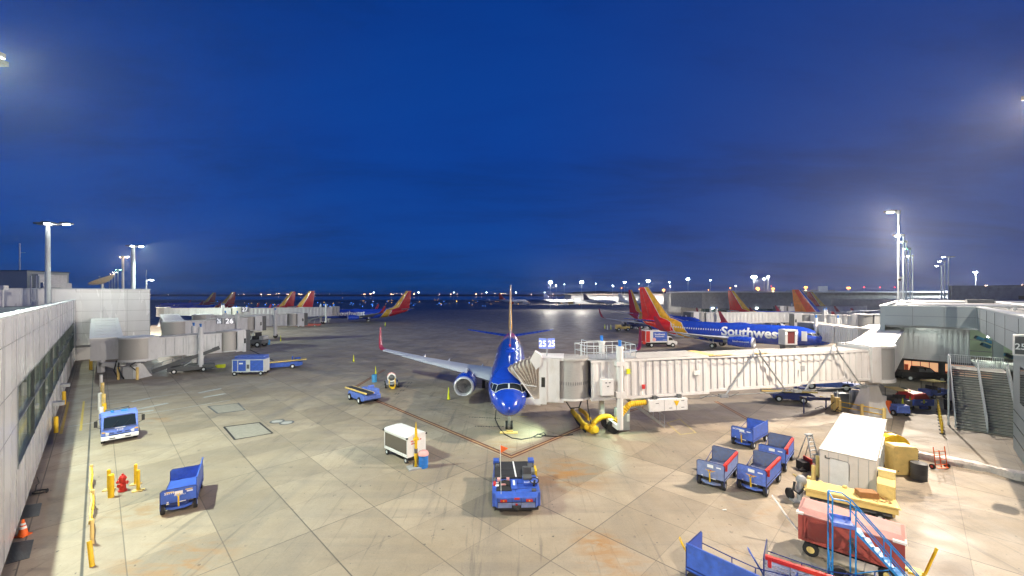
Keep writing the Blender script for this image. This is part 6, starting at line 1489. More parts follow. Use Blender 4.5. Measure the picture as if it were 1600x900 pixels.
for s_ in (-1, 1):
    m = MB(); m.hexa([(2.33,s_*(w-.40),.72),(2.38,s_*(w-.40),.72),(2.30,s_*(w+.01),.72),(2.2,s_*(w+.01),.72),(2.33,s_*(w-.46),.92),(2.37,s_*(w-.46),.92),(2.28,s_*(w+.01),1.05),(2.2,s_*(w+.01),1.05)]); hl_ = m.build('headlight', M['chrome'], t)
    m = MB(); m.box(2.31, 2.36, s_*(w-.12)-.09, s_*(w-.12)+.09, .93, 1.02); m.build('indicator', M['letter_orange'], hl_)
    m = MB(); m.tube([(2.1,s_*w,1.3),(2.3,s_*(w+.28),1.5),(2.3,s_*(w+.28),2.0),(2.0,s_*w,2.05)], .02, n=5); m.rbox((2.3, s_*(w+.30), 1.72), (.08, .20, .46)); m.build('mirror', M['black'], t)
    m = MB(); m.box(1.0, 1.8, s_*(w+.002)-.004, s_*(w+.002)+.004, 1.35, 2.0); m.build('side_window', M['glass_dark'], t)
m = MB(); m.bar((2.33,-.5,1.3),(2.2,-.1,1.75),.02); m.bar((2.33,.2,1.3),(2.2,.6,1.75),.02); m.box(2.30,2.36,-w+.1,w-.1,1.215,1.24); m.box(2.3,2.385,-.55,.55,.68,.72); m.build('wiper', M['black'], t)
for s_ in (-1, 1): m = MB(); m.box(.98, 1.0, s_*(w+.002)-.003, s_*(w+.002)+.003, .6, 2.1); m.box(1.0, 1.95, s_*(w+.002)-.003, s_*(w+.002)+.003, .95, .965); m.box(1.05, 1.2, s_*(w+.02)-.015, s_*(w+.02)+.015, 1.12, 1.16); m.build('door_seam', M['black'], t)
m = MB(); m.text('1123', .20, (2.352, 0, 1.0), (0,1,0), (.1,0,1), off=.012, bold=.01); m.box(2.36,2.37,-.3,.3,1.2,1.25); m.build('lettering', M['letter_white'], t)
m = MB(); m.box(-2.6, .6, -w+.05, w-.05, .65, .8); m.box(-2.6, -2.5, -w, w, .8, 1.5); m.box(-2.6, .6, -w, -w+.06, .8, 1.2); m.box(-2.6, .6, w-.06, w, .8, 1.2); m.build('flatbed', M['blue_faded'], t)
m = MB()
for q in range(7): m.tube([(.4-q*.3, -.8, 1.3), (.4-q*.3, -.7, 2.0), (.4-q*.3, .7, 2.0+.1*(q % 2)), (.3-q*.3, .8, 1.3)], .04, n=5)
m.box(-.2, .55, -.75, .75, .8, 2.1); m.build('rack', M['dark_grey'], t)
m = MB(); m.box(1.1, 1.5, .1, .5, 2.28, 2.36); m.cyl((1.3,-.4,2.28),(1.3,-.4,2.42),.1,n=10); m.build('roof_beacon', M['sky_blue'], t)
wheels(t, [(1.55,-w+.12,.38), (1.55,w-.12,.38), (-1.7,-w+.15,.38), (-1.7,w-.15,.38)], .38, .24)
# ---- hydrant and bollards
t = thing('fire_hydrant', 'dark red fire hydrant standing between yellow bollards', 'hydrant', at(191.5, 767))
MB().cyl((0,0,0),(0,0,.08),.22,n=12).cyl((0,0,.08),(0,0,.72),.15,n=14).cyl((0,0,.72),(0,0,.78),.2,n=12).ball((0,0,.80),.17,sq=.9).cyl((0,0,.9),(0,0,1.02),.05,n=6).build('barrel', M['red'], t, smooth=True)
for s_, z in ((1, .52), (-1, .52)): MB().cyl((0,0,z), (s_*.27,0,z), .08, n=10).cyl((s_*.24,0,z),(s_*.29,0,z),.10,n=8).build('nozzle', M['red'], t)
MB().cyl((0,0,.4),(.05,-.28,.4),.11,n=10).build('pumper_nozzle', M['red'], t)
def bollard(label, p, h_=1.25, r_=.085, col='yellow', plate=True, group='yellow bollards', cap=False):
    t = thing('bollard', label, 'bollard', p, 0, group)
    if plate: MB().rbox((0,0,.03), (.5,.32,.06), rz=.3).build('base_plate', M['cream'], t)
    m = MB().cyl((0,0,.0), (0,0,h_-.03), r_, n=16); m.ball((0,0,h_-.03), r_, n=16, sq=.5); m.build('post', M[col], t, smooth=True)
    if cap:
        for z in (h_*.62, h_*.80): MB().cyl((0,0,z),(0,0,z+.05), r_+.012, n=16).build('ridge', M[col], t)
    return t
bollard('slim yellow bollard behind the fat one, left of the red hydrant', at(170, 766)); bollard('fat yellow plastic-sleeved bollard left of the hydrant', at(173.5, 777), 1.32, .14, plate=False, cap=True)
bollard('farther of the two slim bollards right of the hydrant', at(212, 757)); bollard('nearer slim bollard right of the hydrant, broad base plate', at(216, 767))
bollard('yellow bollard beside the terminal wall foot, farther up', at(99.5, 632), 1.35, .17, plate=False); bollard('yellow bollard by the terminal wall, in the striped walkway', at(87.5, 676), 1.35, .14, plate=False)
bollard('yellow bollard under the far left overhang', at(142, 578), 1.6, .2, plate=False)
# pipe guard with a yellow hose wound on it along the seam
t = thing('pipe_guard', 'leaning yellow pipe guard rail with a hose draped along it at the left', 'guard rail', at(140, 800)); o_ = at(140, 800)
def lq(px, py, z=0): p = at(px, py, z); return (p.x-o_.x, p.y-o_.y, z)
for i, (px, py, h_) in enumerate(((143, 752, 1.15), (145, 796, 1.2), (144, 850, 1.3))):
    b_ = lq(px, py); MB().cyl(b_, (b_[0]-.0, b_[1], h_*.88), .075, n=12).ball((b_[0], b_[1], h_*.88), .075, sq=.5).build('post', M['cream'], t, smooth=True)
b_ = lq(144, 885); MB().cyl(b_, (b_[0]-.28, b_[1]+.15, 1.0), .09, n=12).build('leaning_post', M['yellow'], t, smooth=True)
hp = []
P_ = [(lq(143,752)[0], lq(143,752)[1]), (lq(145,796)[0], lq(145,796)[1]), (lq(144,850)[0], lq(144,850)[1])]
seq = []
for (x0, y0), (x1, y1) in zip(P_, P_[1:]):
    for q in range(8):
        u = q/8; seq.append((x0+(x1-x0)*u - .10 + .05*math.sin(u*12.6), y0+(y1-y0)*u, .95-.62*math.sin(math.pi*u)))
seq.append((P_[2][0]-.12, P_[2][1], 1.1)); MB().tube(seq, .035, n=6).build('hose', M['cream'], t, smooth=True)
MB().tube([(x+.14, y-.03, max(.3, z-.1)) for x, y, z in seq], .03, n=6).build('hose', M['yellow'], t, smooth=True)
t = thing('fence_posts', 'row of pale and yellow guard posts joined in a line behind the blue truck', 'guard rail', at(160, 635)); o_ = at(160, 635)
for i, (px, py, h_, cc) in enumerate(((158, 604, 1.5, 'white'), (156, 640, 1.7, 'white'), (162, 640, 1.6, 'cream'), (158, 664, 1.6, 'white'), (163, 655, 1.5, 'yellow'), (160, 618, 1.5, 'cream'))):
    b_ = lq(px, py); MB().cyl(b_, (b_[0], b_[1], h_), .16, n=10).build('post', M[cc], t, smooth=True)
a_ = lq(160, 618); b_ = lq(163, 655); MB().cyl((a_[0], a_[1], 1.2), (b_[0], b_[1], 1.2), .05, n=6).build('rail', M['cream'], t)
t = thing('coiled_cable', 'black cable heap lying by the pillar at the left wall', 'cable', at(63, 770))
MB().tube([(.35*math.cos(q*.6), .28*math.sin(q*.6), .03+.004*q) for q in range(24)], .03, n=5).tube([(-.3,0,.05),(-.35,.1,.4),(-.25,.15,.5),(-.3,.1,.9)], .025, n=5).build('coil', M['black'], t)
t = thing('power_cable', 'thin black ground cable looping from the nose gear towards the yellow hose', 'cable', at(797, 672)); o_ = at(797, 672)
pts = [lq(775, 640, 1.0), lq(774, 655, .03), lq(780, 668, .03), lq(788, 678, .03), lq(800, 684.5, .03), lq(815, 686.5, .03), lq(830, 684, .03), lq(840, 679, .03), lq(850, 676, .03), lq(853, 679, .03), lq(845, 683, .03), lq(834, 683, .05), lq(840, 678, .05), lq(852, 681, .05), lq(870, 682, .03), lq(895, 679, .03)]
MB().tube(pts, .045, n=5).build('cable', M['black'], t, smooth=True)
t = thing('wheel_chock', 'pale plate in front of the nearest nose wheels', 'chock', at(795, 676)); MB().box(-.75, .75, -.28, .22, .0, .06).box(-.2,.35,-.1,.1,.06,.2).build('plate', M['cream'], t)
# litter
t = at(1132, 797); o = MB().rbox((t.x, t.y, .02), (.22, .08, .02), rz=.1).build('litter', M['letter_white']); tag(o, 'white scrap lying alone on the concrete', 'litter')
# ================================================================ enclosed carts at gate 26
for i, (x0, x1, y, lab) in enumerate(((361, 411, 587.5, 'nearer blue curtain-sided cart with a white framed panel at the left court'), (359, 405, 583, 'farther blue curtain-sided cart just behind its twin'))):
    a_ = at(x0, y); b_ = at(x1, y-1); c = (a_+b_)/2; L = (b_-a_).length; c.y += .9 + i*.9
    t = thing('curtain_cart', lab, 'baggage cart', c, math.atan2((b_-a_).y, (b_-a_).x), 'curtain-sided carts')
    MB().box(-L/2, L/2, -.85, .85, .5, .65).box(-L/2, -L/2+.1, -.85, .85, .65, 2.2).box(L/2-.1, L/2, -.85, .85, .65, 2.2).box(-L/2, L/2, -.88, .88, 2.2, 2.32).box(-.35*L/2*0-.28, .28, -.87, -.8, .65, 2.2).box(-L*.33,-L*.31,-.87,-.83,.65,2.2).build('frame', M['steel_light'] if i == 0 else M['blue_faded'], t)
    MB().box(-L/2+.1, -.3, -.83, .83, .66, 2.18).box(.3, L/2-.1, -.83, .83, .66, 2.18).build('curtain', M['blue_paint'], t)
    MB().box(-L/2, L/2, -.9, .9, 2.32, 2.36).build('roof', M['blue_faded'], t)
    MB().rbox((0, -.872, 1.3), (.34, .01, .6)).build('notice', M['letter_grey'], t); MB().rbox((-L*.22, -.835, 1.75), (.5, .01, .2)).build('label_plate', M['letter_white'], t)
    wheels(t, [(x, yy, .3) for x in (-L*.42, L*.40) for yy in (-.8, .8)], .3, .2)
# dollies and misc near left bridges
def misc(label, px, py, parts, name='tow_tractor', cat='tractor', rz=0, group='small service vehicles far left', s=1.0):
    t = thing(name, label, cat, at(px, py), rz, group); t.scale = (s, s, s)
    MB().box(-1.4, 1.3, -.7, .7, .4, .9).box(-1.4, -.4, -.65, .65, .9, 1.25).build('body', M[parts[0]], t, bevel=.05)
    MB().box(.1, .5, -.5, .5, .9, 1.3).box(.45, .6, -.5, .5, 1.2, 1.7).build('seat', M['black'], t)
    MB().tube([(-.2,-.3,.9),(-.1,0,1.6),(-.2,.3,.9)], .04, n=5).box(.9, 1.4, -.5, .5, .9, 1.3).build('controls', M[parts[1]], t)
    wheels(t, [(-.95,-.65,.34), (-.95,.65,.34), (.85,-.65,.34), (.85,.65,.34)], .34, .24)
    return t
misc('small bright blue tractor beside the left conveyor', 364, 542, ('blue_paint', 'dark_grey'), s=1.4)
misc('dark skeletal loader frame standing left of the small blue barrel', 397, 542, ('dark_grey', 'steel'), s=1.9, name='loader', cat='loader')
misc('pale loader frame between the blue tractor and the dark loader', 385, 541, ('steel', 'dark_grey'), s=1.2, name='loader', cat='loader')
misc('red and white van-like service cart below the 26 sign', 358, 528, ('red', 'white'), s=2.0, name='service_cart', cat='service cart')
misc('dark vehicle by the bridge marked 27', 374, 520, ('navy', 'black'), s=1.8)
misc('blue and white low service vehicle below the long left bridge', 457, 508, ('navy', 'white'), s=3.0, name='service_cart', cat='service cart')
misc('small tan tractor alone on the apron left of the red truck', 973, 517, ('cream', 'dark_grey'), s=1.6, group='small service vehicles on the right')
misc('dark blue baggage train tractor beside the tan one', 993, 513.5, ('navy', 'navy'), s=1.9, group='small service vehicles on the right')
misc('silver and blue baggage dolly right of the dark tractor', 1010, 513, ('navy', 'steel'), s=2.0, group='small service vehicles on the right', name='baggage_dolly', cat='dolly')
t = thing('tow_bar', 'long yellow aircraft tow bar on wheels lying below the left belt conveyor', 'tow bar', at(322, 577), R(10))
MB().cyl((-2.6,0,.45),(2.4,0,.45),.16,n=10).box(1.6,2.6,-.3,.3,.2,.7).box(-2.8,-2.2,-.35,.35,.3,.65).build('bar', M['safety_yellow'], t)
wheels(t, [(-2.6,-.45,.4), (-2.6,.45,.4)], .4, .2)
# catering truck by the right winglet
t = thing('box_truck', 'white-cab box truck with a red and blue body under the side-on airliner winglet', 'truck', at(1031, 543) + Vector((0, 1.2, 0)), R(4))
MB().box(-3.3, 1.6, -1.2, 1.2, 1.1, 3.7).build('box_body', M['white'], t, bevel=.03)
MB().box(-1.6, 1.55, -1.215, -1.202, 1.45, 3.45).build('blue_panel', M['blue_paint'], t); MB().box(-3.2, -2.3, -1.215, -1.202, 1.2, 3.6).build('red_panel', M['red'], t)
MB().box(-3.33, -3.31, -1.1, 1.1, 1.2, 3.6).build('rear_door', M['red'], t)
MB().text('Southwest', .55, (-.1, -1.22, 2.75), (1,0,0), (0,0,1), off=.01, bold=.02).text('Provisioning', .42, (-.1, -1.22, 2.3), (1,0,0), (0,0,1), off=.01, bold=.02).text('southwest', .2, (1.0, -1.22, 1.65), (1,0,0), (0,0,1), off=.01).build('lettering', M['letter_white'], t)
MB().cyl((-1.35,-1.23,1.75),(-1.35,-1.2,1.75),.4,n=16).build('round_emblem', M['pink'], t)
MB().prism_y([(1.7,.6),(3.9,.6),(3.95,1.25),(3.1,1.5),(2.7,2.3),(1.7,2.35)], -1.1, 1.1).build('cab', M['white'], t, bevel=.05)
MB().hexa([(2.0,-1.115,1.55),(3.0,-1.115,1.55),(3.0,-1.105,1.55),(2.0,-1.105,1.55),(2.0,-1.115,2.2),(2.65,-1.115,2.2),(2.65,-1.105,2.2),(2.0,-1.105,2.2)]).hexa([(3.13,-.95,1.5),(3.11,-.95,1.5),(3.11,.95,1.5),(3.13,.95,1.5),(2.75,-.9,2.25),(2.73,-.9,2.25),(2.73,.9,2.25),(2.75,.9,2.25)]).build('cab_window', M['glass_dark'], t)
MB().box(-3.3, 1.6, -.9, .9, .6, 1.1).build('chassis', M['black'], t); wheels(t, [(-1.9,-1.0,.5), (-1.9,1.0,.5), (2.9,-1.0,.5), (2.9,1.0,.5)], .5, .3)
MB().cyl((-3.6,-1.2,1.1),(-3.6,-1.15,1.1),.4,n=14).build('reflector', M['red'], t)
# catering lift body docked at the starboard door of the side-on airliner
p = at(1231, 540, 2.3); t = thing('catering_lift', 'raised white catering lift box with a maroon curtain against the side-on airliner', 'catering lift', (p.x, p.y, 0), R(8)); t.scale = (.72, .72, 1)
MB().box(-1.7, 1.7, -1.1, 1.1, 2.55, 2.75).box(-1.7, -1.05, -1.1, 1.1, 2.75, 5.0).box(1.05, 1.7, -1.1, 1.1, 2.75, 5.0).box(-1.8, 1.8, -1.15, 1.1, 5.0, 5.3).build('lift_body', M['bridge_grey'], t)
MB().box(-1.05, 1.05, -.95, -.85, 2.75, 4.9).build('curtain', M['maroon'], t)
MB().box(-1.5, 1.5, -.9, .9, 1.0, 2.5).bar((-1.4,-.9,.5),(1.4,-.9,2.5),.14).bar((1.4,-.9,.5),(-1.4,-.9,2.5),.14).build('scissor_lift', M['dark_grey'], t)
MB().box(-1.65,-1.2,-1.13,-1.1,4.4,4.85).box(1.2,1.6,-1.13,-1.1,4.4,4.85).build('work_lamp', M['room_white'], t)
wheels(t, [(-1.3,-.9,.5), (-1.3,.9,.5), (1.3,-.9,.5), (1.3,.9,.5)], .5, .3)
# ================================================================ container shed and its surroundings
c4 = [Vector((18.53, 24.67)), Vector((20.4, 22.95)), Vector((28.0, 30.6)), Vector((26.05, 32.3))]
e = E2; org = c4[0]; Ls = 10.6; Ws = 2.55; th = A_E2
t = thing('container_shed', 'long off-white shed with a flat dusty roof and closed door, amid yellow bollards', 'shed', (18.53, 24.67, 0), th)
# local x = along E2 (away), y negative = towards the right
MB().box(0, Ls, -Ws, 0, .15, 2.34).build('wall', mat('shed_white', (.68, .62, .56), .55, var=.04, dirt=.2, dirt_col=(.5,.42,.35)), t)
MB().box(-.03, Ls+.03, -Ws-.03, .03, 2.34, 2.42).build('roof', mat('shed_roof', (.50, .47, .43), .6, var=.05, scale=.8, dirt=.55, dirt_col=(.50,.42,.32), stretch=(2.5,.5,1)), t)
MB().box(-.02, -.004, -1.35, -.5, .2, 1.95).build('door', M['white'], t)
MB().tube([(-.03,-.46,2.0),(-.03,-.5,2.02),(-.03,-1.3,1.97),(-.03,-1.38,1.85),(-.03,-1.38,.9)], .012, n=4).box(-.05,-.02,-.5,-.25,1.93,1.98).box(-.05,-.02,-.3,-.25,1.93,2.1).build('door_trim', M['dark_grey'], t)
MB().tube([(-.02,-1.55,.35),(-.1,-1.55,.45),(-.1,-2.05,.45),(-.02,-2.05,.35)], .015, n=4).build('handle', M['dark_grey'], t)
m = MB()
for q in range(5): m.box(-.012, -.002, -.45*q-.44, -.45*q-.42, .2, 2.3)
m.build('panel_seam', M['grey'], t)
m = MB(); m.box(2, 9, -Ws-.06, -Ws-.002, .4, 2.0); m.cur = 1
for q in range(8): m.box(2+q, 2.05+q, -Ws-.08, -Ws-.06, .4, 2.0)
for q in (.5, 1.5, 9.6): m.box(q, q+.25, -Ws-.2, -Ws, 1.2, 1.6)
m.build('side_panelling', [M['steel_light'], M['dark_grey']], t)
MB().box(0, Ls, -Ws+.1, -.1, 0, .15).build('base_frame', M['dark_grey'], t)
def px_bollard(label, px, py, h_=1.1, r_=.11, z=None): return bollard(label, at(px, py), h_, r_, 'cream', plate=False, group='cream bollards round the shed')
px_bollard('cream bollard at the left corner of the shed, nearest the ladder', 1277.5, 745, 1.35); px_bollard('cream bollard beside the shed wall, just left of the corner one', 1271, 762, 1.35)
px_bollard('shorter cream bollard left of the red wagon lid', 1264, 772, 1.05); px_bollard('cream bollard in front of the shed door', 1282, 776, .9); px_bollard('cream bollard before the middle of the shed front', 1320, 790, 1.1); px_bollard('cream bollard at the right front corner of the shed', 1360.5, 800, 1.1)
px_bollard('cream bollard in front of the cream boxes', 1390, 803, 1.25, .13)
# stacked cream boxes leaning on the shed
t = thing('tall_cabinet', 'narrow cream cabinet stepped at its top, right of the shed corner', 'cabinet', at(1385, 800), th)
MB().prism_y([(-.5,0),(.75,0),(.75,2.05),(.35,2.05),(.2,1.75),(-.1,1.75),(-.5,1.55)], -.35, .35).build('body', M['cream'], t, bevel=.02)
MB().prism_y([(-.52,1.56),(-.1,1.76),(-.1,1.8),(-.52,1.60)], -.36, .36).box(.33,.77,-.37,.37,2.05,2.1).build('top', M['white'] if False else M['cream'], t)
t = thing('fuel_cabinet', 'square yellow cabinet leaning against a big round drum end', 'cabinet', at(1409, 740), R(-6))
MB().box(-.75, .68, -.38, .38, .05, 1.75).build('body', M['cream'], t, bevel=.02); MB().prism_y([(-.8,1.75),(.68,1.75),(.5,1.88),(-.7,1.92)], -.42, .42).build('top', M['cream'], t)
m = MB()
for q in range(11): m.rbox((.69, -.385, .2+q*.14), (.04, .03, .07))
m.build('hinge', M['letter_grey'], t); MB().cyl((-.5,-.385,.3),(-.5,-.395,.3),.04).build('lock', M['letter_grey'], t)
p = at(1411, 735); t = thing('cable_drum', 'large round yellow-rimmed disc standing behind the square yellow cabinet', 'drum', p + Vector((0, .55, 0)))
MB().cyl((0,0,1.05),(0,.5,1.05),1.12,n=36).build('drum', M['yellow'], t, smooth=True); MB().cyl((0,-.0,1.05),(0,-.02,1.05),1.02,n=36).build('face', M['yellow'], t)
MB().cyl((0,.5,1.05),(0,.62,1.05),1.18,n=36).build('rim', M['dark_grey'], t, smooth=True)
# red two-wheel dolly
t = thing('hand_truck', 'tall red two-wheeled hand truck standing at the kerb', 'hand truck', at(1471, 733), R(8))
m = MB()
for x in (-.45, -.0, .45): m.cyl((x,0,.15),(x*1.0,.15,1.45 if x else 1.2),.03,n=6)
for z in (.3,.6,.9,1.15): m.cyl((-.45,z*.1,z),(.45,z*.1,z),.022,n=6)
m.box(-.4,.4,-.15,.0,.10,.14); m.build('frame', M['orange'], t); wheels(t, [(-.58,.1,.17),(.58,.1,.17)], .17, .1, 'red', (1,0,0))
# kerb wall
P_ = [(1434, 716), (1460, 722), (1500, 729), (1540, 736), (1580, 748), (1640, 758)]
t = thing('kerb_wall', 'low chipped pinkish-white painted kerb wall running off to the right edge', 'wall', at(1500, 740)); o_ = at(1500, 740)
m = MB(); rings = []
random.seed(5)
NP = 28; wp = [at(x, y) for x, y in P_]
def poly_at(u):
    f_ = u*(len(wp)-1); i = min(int(f_), len(wp)-2); return wp[i].lerp(wp[i+1], f_-i)
for q in range(NP+1):
    p = poly_at(q/NP) - o_; h_ = .42 + random.uniform(-.02, .02); j_ = random.uniform(-.04, .04)
    rings.append([(p.x+.02, p.y-.26+j_, 0), (p.x+.02, p.y-.22+j_, h_*.6), (p.x, p.y-.10, h_), (p.x, p.y+.72+j_, h_+random.uniform(-.02,.04)), (p.x, p.y+.85, 0)])
m.loft(rings); m.build('kerb', M['kerb'], t, smooth=False)
# aluminium step ladder and tool pile
t = thing('step_ladder', 'aluminium step ladder standing open left of the shed', 'ladder', at(1266, 718), R(20))
m = MB()
for s_ in (-.3, .3): m.bar((s_*1.25,-.35,0),(s_*.8,.05,1.75),.05,.07); m.bar((s_*1.2,.6,0),(s_*.8,.1,1.7),.04)
for q in range(6): u = (q+.7)/6.5; m.box(-.36+.1*u,.36-.1*u,-.35+.4*u-.05,-.35+.4*u+.07,1.75*u-.02,1.75*u+.02)
m.box(-.27,.27,-.02,.25,1.72,1.78); m.build('ladder_frame', M['steel'], t)
t = thing('tool_pile', 'heap of dark tools and a red box at the foot of the step ladder', 'tools', at(1259, 735))
MB().box(-.3,.2,-.1,.5,0,.55).box(-.5,-.1,-.3,-.1,0,.12).tube([(-.6,-.2,.1),(-.3,-.1,.2),(.1,.1,.1)], .05).build('crate', M['black'], t); MB().box(.25,.5,-.5,.0,0,.5).box(.2,.3,-.2,.5,0,.8).build('red_box', M['red'], t)
t = thing('litter_vacuum', 'dusty grey blower with hoses left of the yellow wagon lid', 'blower', at(1250, 783))
MB().cyl((0,0,.1),(0,0,1.15),.15,.13,n=12).ball((.15,.1,1.15),.28).box(-.5,.1,-.3,.2,.02,.1).build('body', M['grey'], t, smooth=True); MB().tube([(-.3,0,1.1),(-.45,-.1,.7),(-.2,-.2,.5),(.1,-.25,.9)], .06).cyl((-.45,.3,.3),(-.3,.3,.3),.3,n=12).build('hose', M['black'], t); MB().cyl((.3,.5,1.0),(.35,.5,1.06),.38,n=16).build('lid', M['cream'], t)
# ================================================================ red cargo wagon with cream lid behind it
a_ = Vector((12.96, 18.55, 0)); b_ = Vector((15.55, 16.2, 0)); d = (b_-a_).normalized(); rz = math.atan2(d.y, d.x); Lw = (b_-a_).length
t = thing('cargo_wagon', 'chalky red enclosed cargo wagon on wheels with a faded pink roof', 'cargo wagon', a_, rz)
m = MB(); w_ = 1.75
m.box(0, Lw, 0, .06, .7, 1.82); m.box(0, .06, .06, w_, .7, 1.82); m.box(Lw-.06, Lw, .06, w_, .7, 1.82); m.box(.06, Lw-.06, w_-.06, w_, .7, 1.82); m.box(.06, Lw-.06, .06, w_-.06, .7, .8)
m.box(.0,.28,-.03,-.002,.7,1.8); m.box(Lw-.30,Lw,-.03,-.002,.7,1.8); m.box(0,Lw,-.035,-.002,.66,.78); m.box(0,Lw,-.035,-.002,1.72,1.82); m.build('body', M['faded_red'], t)
MB().prism_y([(-.05,1.82),(Lw+.05,1.82),(Lw+.05,1.86),(-.05,1.86)], -.06, w_+.05).hexa([(-.02,0,1.86),(Lw+.02,0,1.86),(Lw+.02,w_,1.86),(-.02,w_,1.86),(.1,.35,1.98),(Lw-.1,.35,1.98),(Lw-.1,w_-.35,1.98),(.1,w_-.35,1.98)]).build('roof', M['pale_red'], t)
MB().box(Lw-.36,Lw+.06,-.08,.3,1.80,1.885).box(-.07,.2,-.08,.2,1.80,1.885).build('patch', M['kerb'], t)
m = MB(); m.box(.35,Lw-.35,-.012,-.002,.82,1.68); m.build('side_curtain', M['faded_red'], t)
m = MB()
for q in range(9): m.box(Lw*.50+.03*(q % 3), Lw*.50+.2-.02*(q % 2), -.05, -.012, .78+q*.075, .83+q*.075)
m.build('buckle_strip', M['letter_grey'], t)
MB().box(.2, Lw-.2, .3, w_-.3, .42, .66).build('chassis', M['black'], t)
MB().bar((-.05,.8,.6),(-.55,1.0,1.0),.06).bar((-.55,1.0,1.0),(-1.25,1.25,1.75),.06).build('tow_bar', M['white'], t)
MB().bar((Lw+.0,.8,.45),(Lw+.6,.9,.45),.12).bar((Lw+.6,.9,.45),(Lw+.95,1.1,1.55),.07).box(Lw+.1,Lw+.5,.6,1.1,.4,.5).build('rear_hitch', M['yellow'], t)
wheels(t, [(.45,.12,.3),(.45,w_-.1,.3),(Lw-.5,.12,.3),(Lw-.5,w_-.1,.3)], .3, .18, 'cream')
t = thing('flat_cover', 'dusty yellow long flat-topped cart behind the red wagon, littered with leaves', 'cart', at(1256, 790) + Vector((0, .0, 0)), rz + R(9))
MB().box(.1, 3.9, .1, 1.3, .55, .87).build('deck', M['cream'], t); MB().prism_y([(.0,.87),(4.0,.87),(3.9,.95),(.15,1.0)], 0.0, 1.4).build('lid', M['cream'], t)
MB().box(.3,3.7,.3,1.1,.3,.55).build('frame', M['dark_grey'], t); wheels(t, [(.7,.2,.2),(.7,1.2,.2),(3.2,.2,.2),(3.2,1.2,.2)], .2, .14)
o = MB(); o.M = Matrix.Translation(t.location) @ Matrix.Rotation(rz + R(9), 4, 'Z'); o.rbox((2.75, .72, 1.11), (.85, .5, .30), rz=.35); o_ = o.build('wooden_box', M['plywood']); tag(o_, 'worn brown plywood box lying on the dusty yellow cart', 'box')
o = MB(); o.M = Matrix.Translation(t.location) @ Matrix.Rotation(rz + R(9), 4, 'Z')
for q in range(9): o.rbox((3.2+random.uniform(-.3,.5), .5+random.uniform(-.3,.3), .975+.004*q), (.25, .04, .02), rz=random.uniform(-1, 1))
tag(o.build('twigs', M['plywood']), 'small scatter of brown twigs beside the plywood box', 'debris')
# ================================================================ blue rolling stairs
t = thing('rolling_stairs', 'bright blue steel rolling maintenance stairs in front of the red wagon', 'rolling stairs', (12.6, 16.1, 0), R(-27))
m = MB(); zt = 2.62; W_ = .75
for y in (0, W_):
    for x in (0, .72): m.cyl((x,y,.1),(x,y,zt+1.05 if x == 0 else zt),.028,n=6)
    m.tube([(0,y,zt+1.05),(.45,y,zt+1.05),(.78,y,zt+.80),(2.85,y,.95),(2.95,y,.1)], .028, n=6)
    m.tube([(.72,y,zt+.42),(2.72,y,.60)], .022, n=5); m.cyl((.72,y,zt),(.72,y,zt+.8),.024,n=6); m.cyl((1.75,y,1.5),(1.75,y,2.3),.022,n=6)
    m.bar((.72,y,zt-.08),(3.0,y,.07),.03,.08); m.bar((0,y,.15),(3.0,y,.15),.05,.06); m.cyl((0,y,.15),(1.9,y,1.0),.022,n=5)
m.cyl((0,0,zt+1.05),(0,W_,zt+1.05),.026,n=6); m.cyl((0,0,zt+.5),(0,W_,zt+.5),.022,n=6); m.cyl((0,0,.15),(0,W_,.15),.03,n=6); m.cyl((1.9,0,.9),(1.9,W_,.9),.025,n=6)
m.cyl((0,0,.15),(0,W_,1.4),.02,n=5); m.cyl((0,W_,.15),(0,0,1.4),.02,n=5); m.build('frame', M['sky_blue'], t, smooth=True)
MB().box(0,.72,0,W_,zt-.02,zt+.02).box(0,.02,0,W_,zt,zt+.14).box(0,.72,-.02,0,zt,zt+.14).box(0,.72,W_,W_+.02,zt,zt+.14).build('platform', M['blue_faded'], t)
for i in range(8):
    u = (i+.75)/8.1; m = MB(); m.rbox((.72+2.28*u, W_/2, zt-(zt-.15)*u), (.20, W_-.04, .025)); m.rbox((.72+2.28*u-.1, W_/2, zt-(zt-.15)*u+.02), (.025, W_-.04, .05)); m.build('tread', M['sky_blue'], t)
wheels(t, [(0,-.06,.12),(0,W_+.06,.12),(2.9,-.06,.12),(2.9,W_+.06,.12)], .12, .06, 'steel')
t = thing('machine_heap', 'tangle of small wheels, planks and engine parts under the blue stairs', 'machinery', (12.9, 15.7, 0), R(-20))
MB().wheel((.0,.9,.35),.35,.2,n=16).wheel((1.2,.5,.3),.3,.2,n=16).box(.2,1.0,.2,.7,.1,.5).tube([(-.3,.3,.3),(.2,.6,.7),(.8,.4,.6),(1.3,.3,.3)],.05).build('engine_part', M['black'], t, smooth=True)
MB().rbox((.6,.1,.45),(1.7,.18,.05),rz=-.15).rbox((-.4,1.7,.05),(2.2,.22,.08),rz=-.5).build('plank', M['wood_grey'], t)
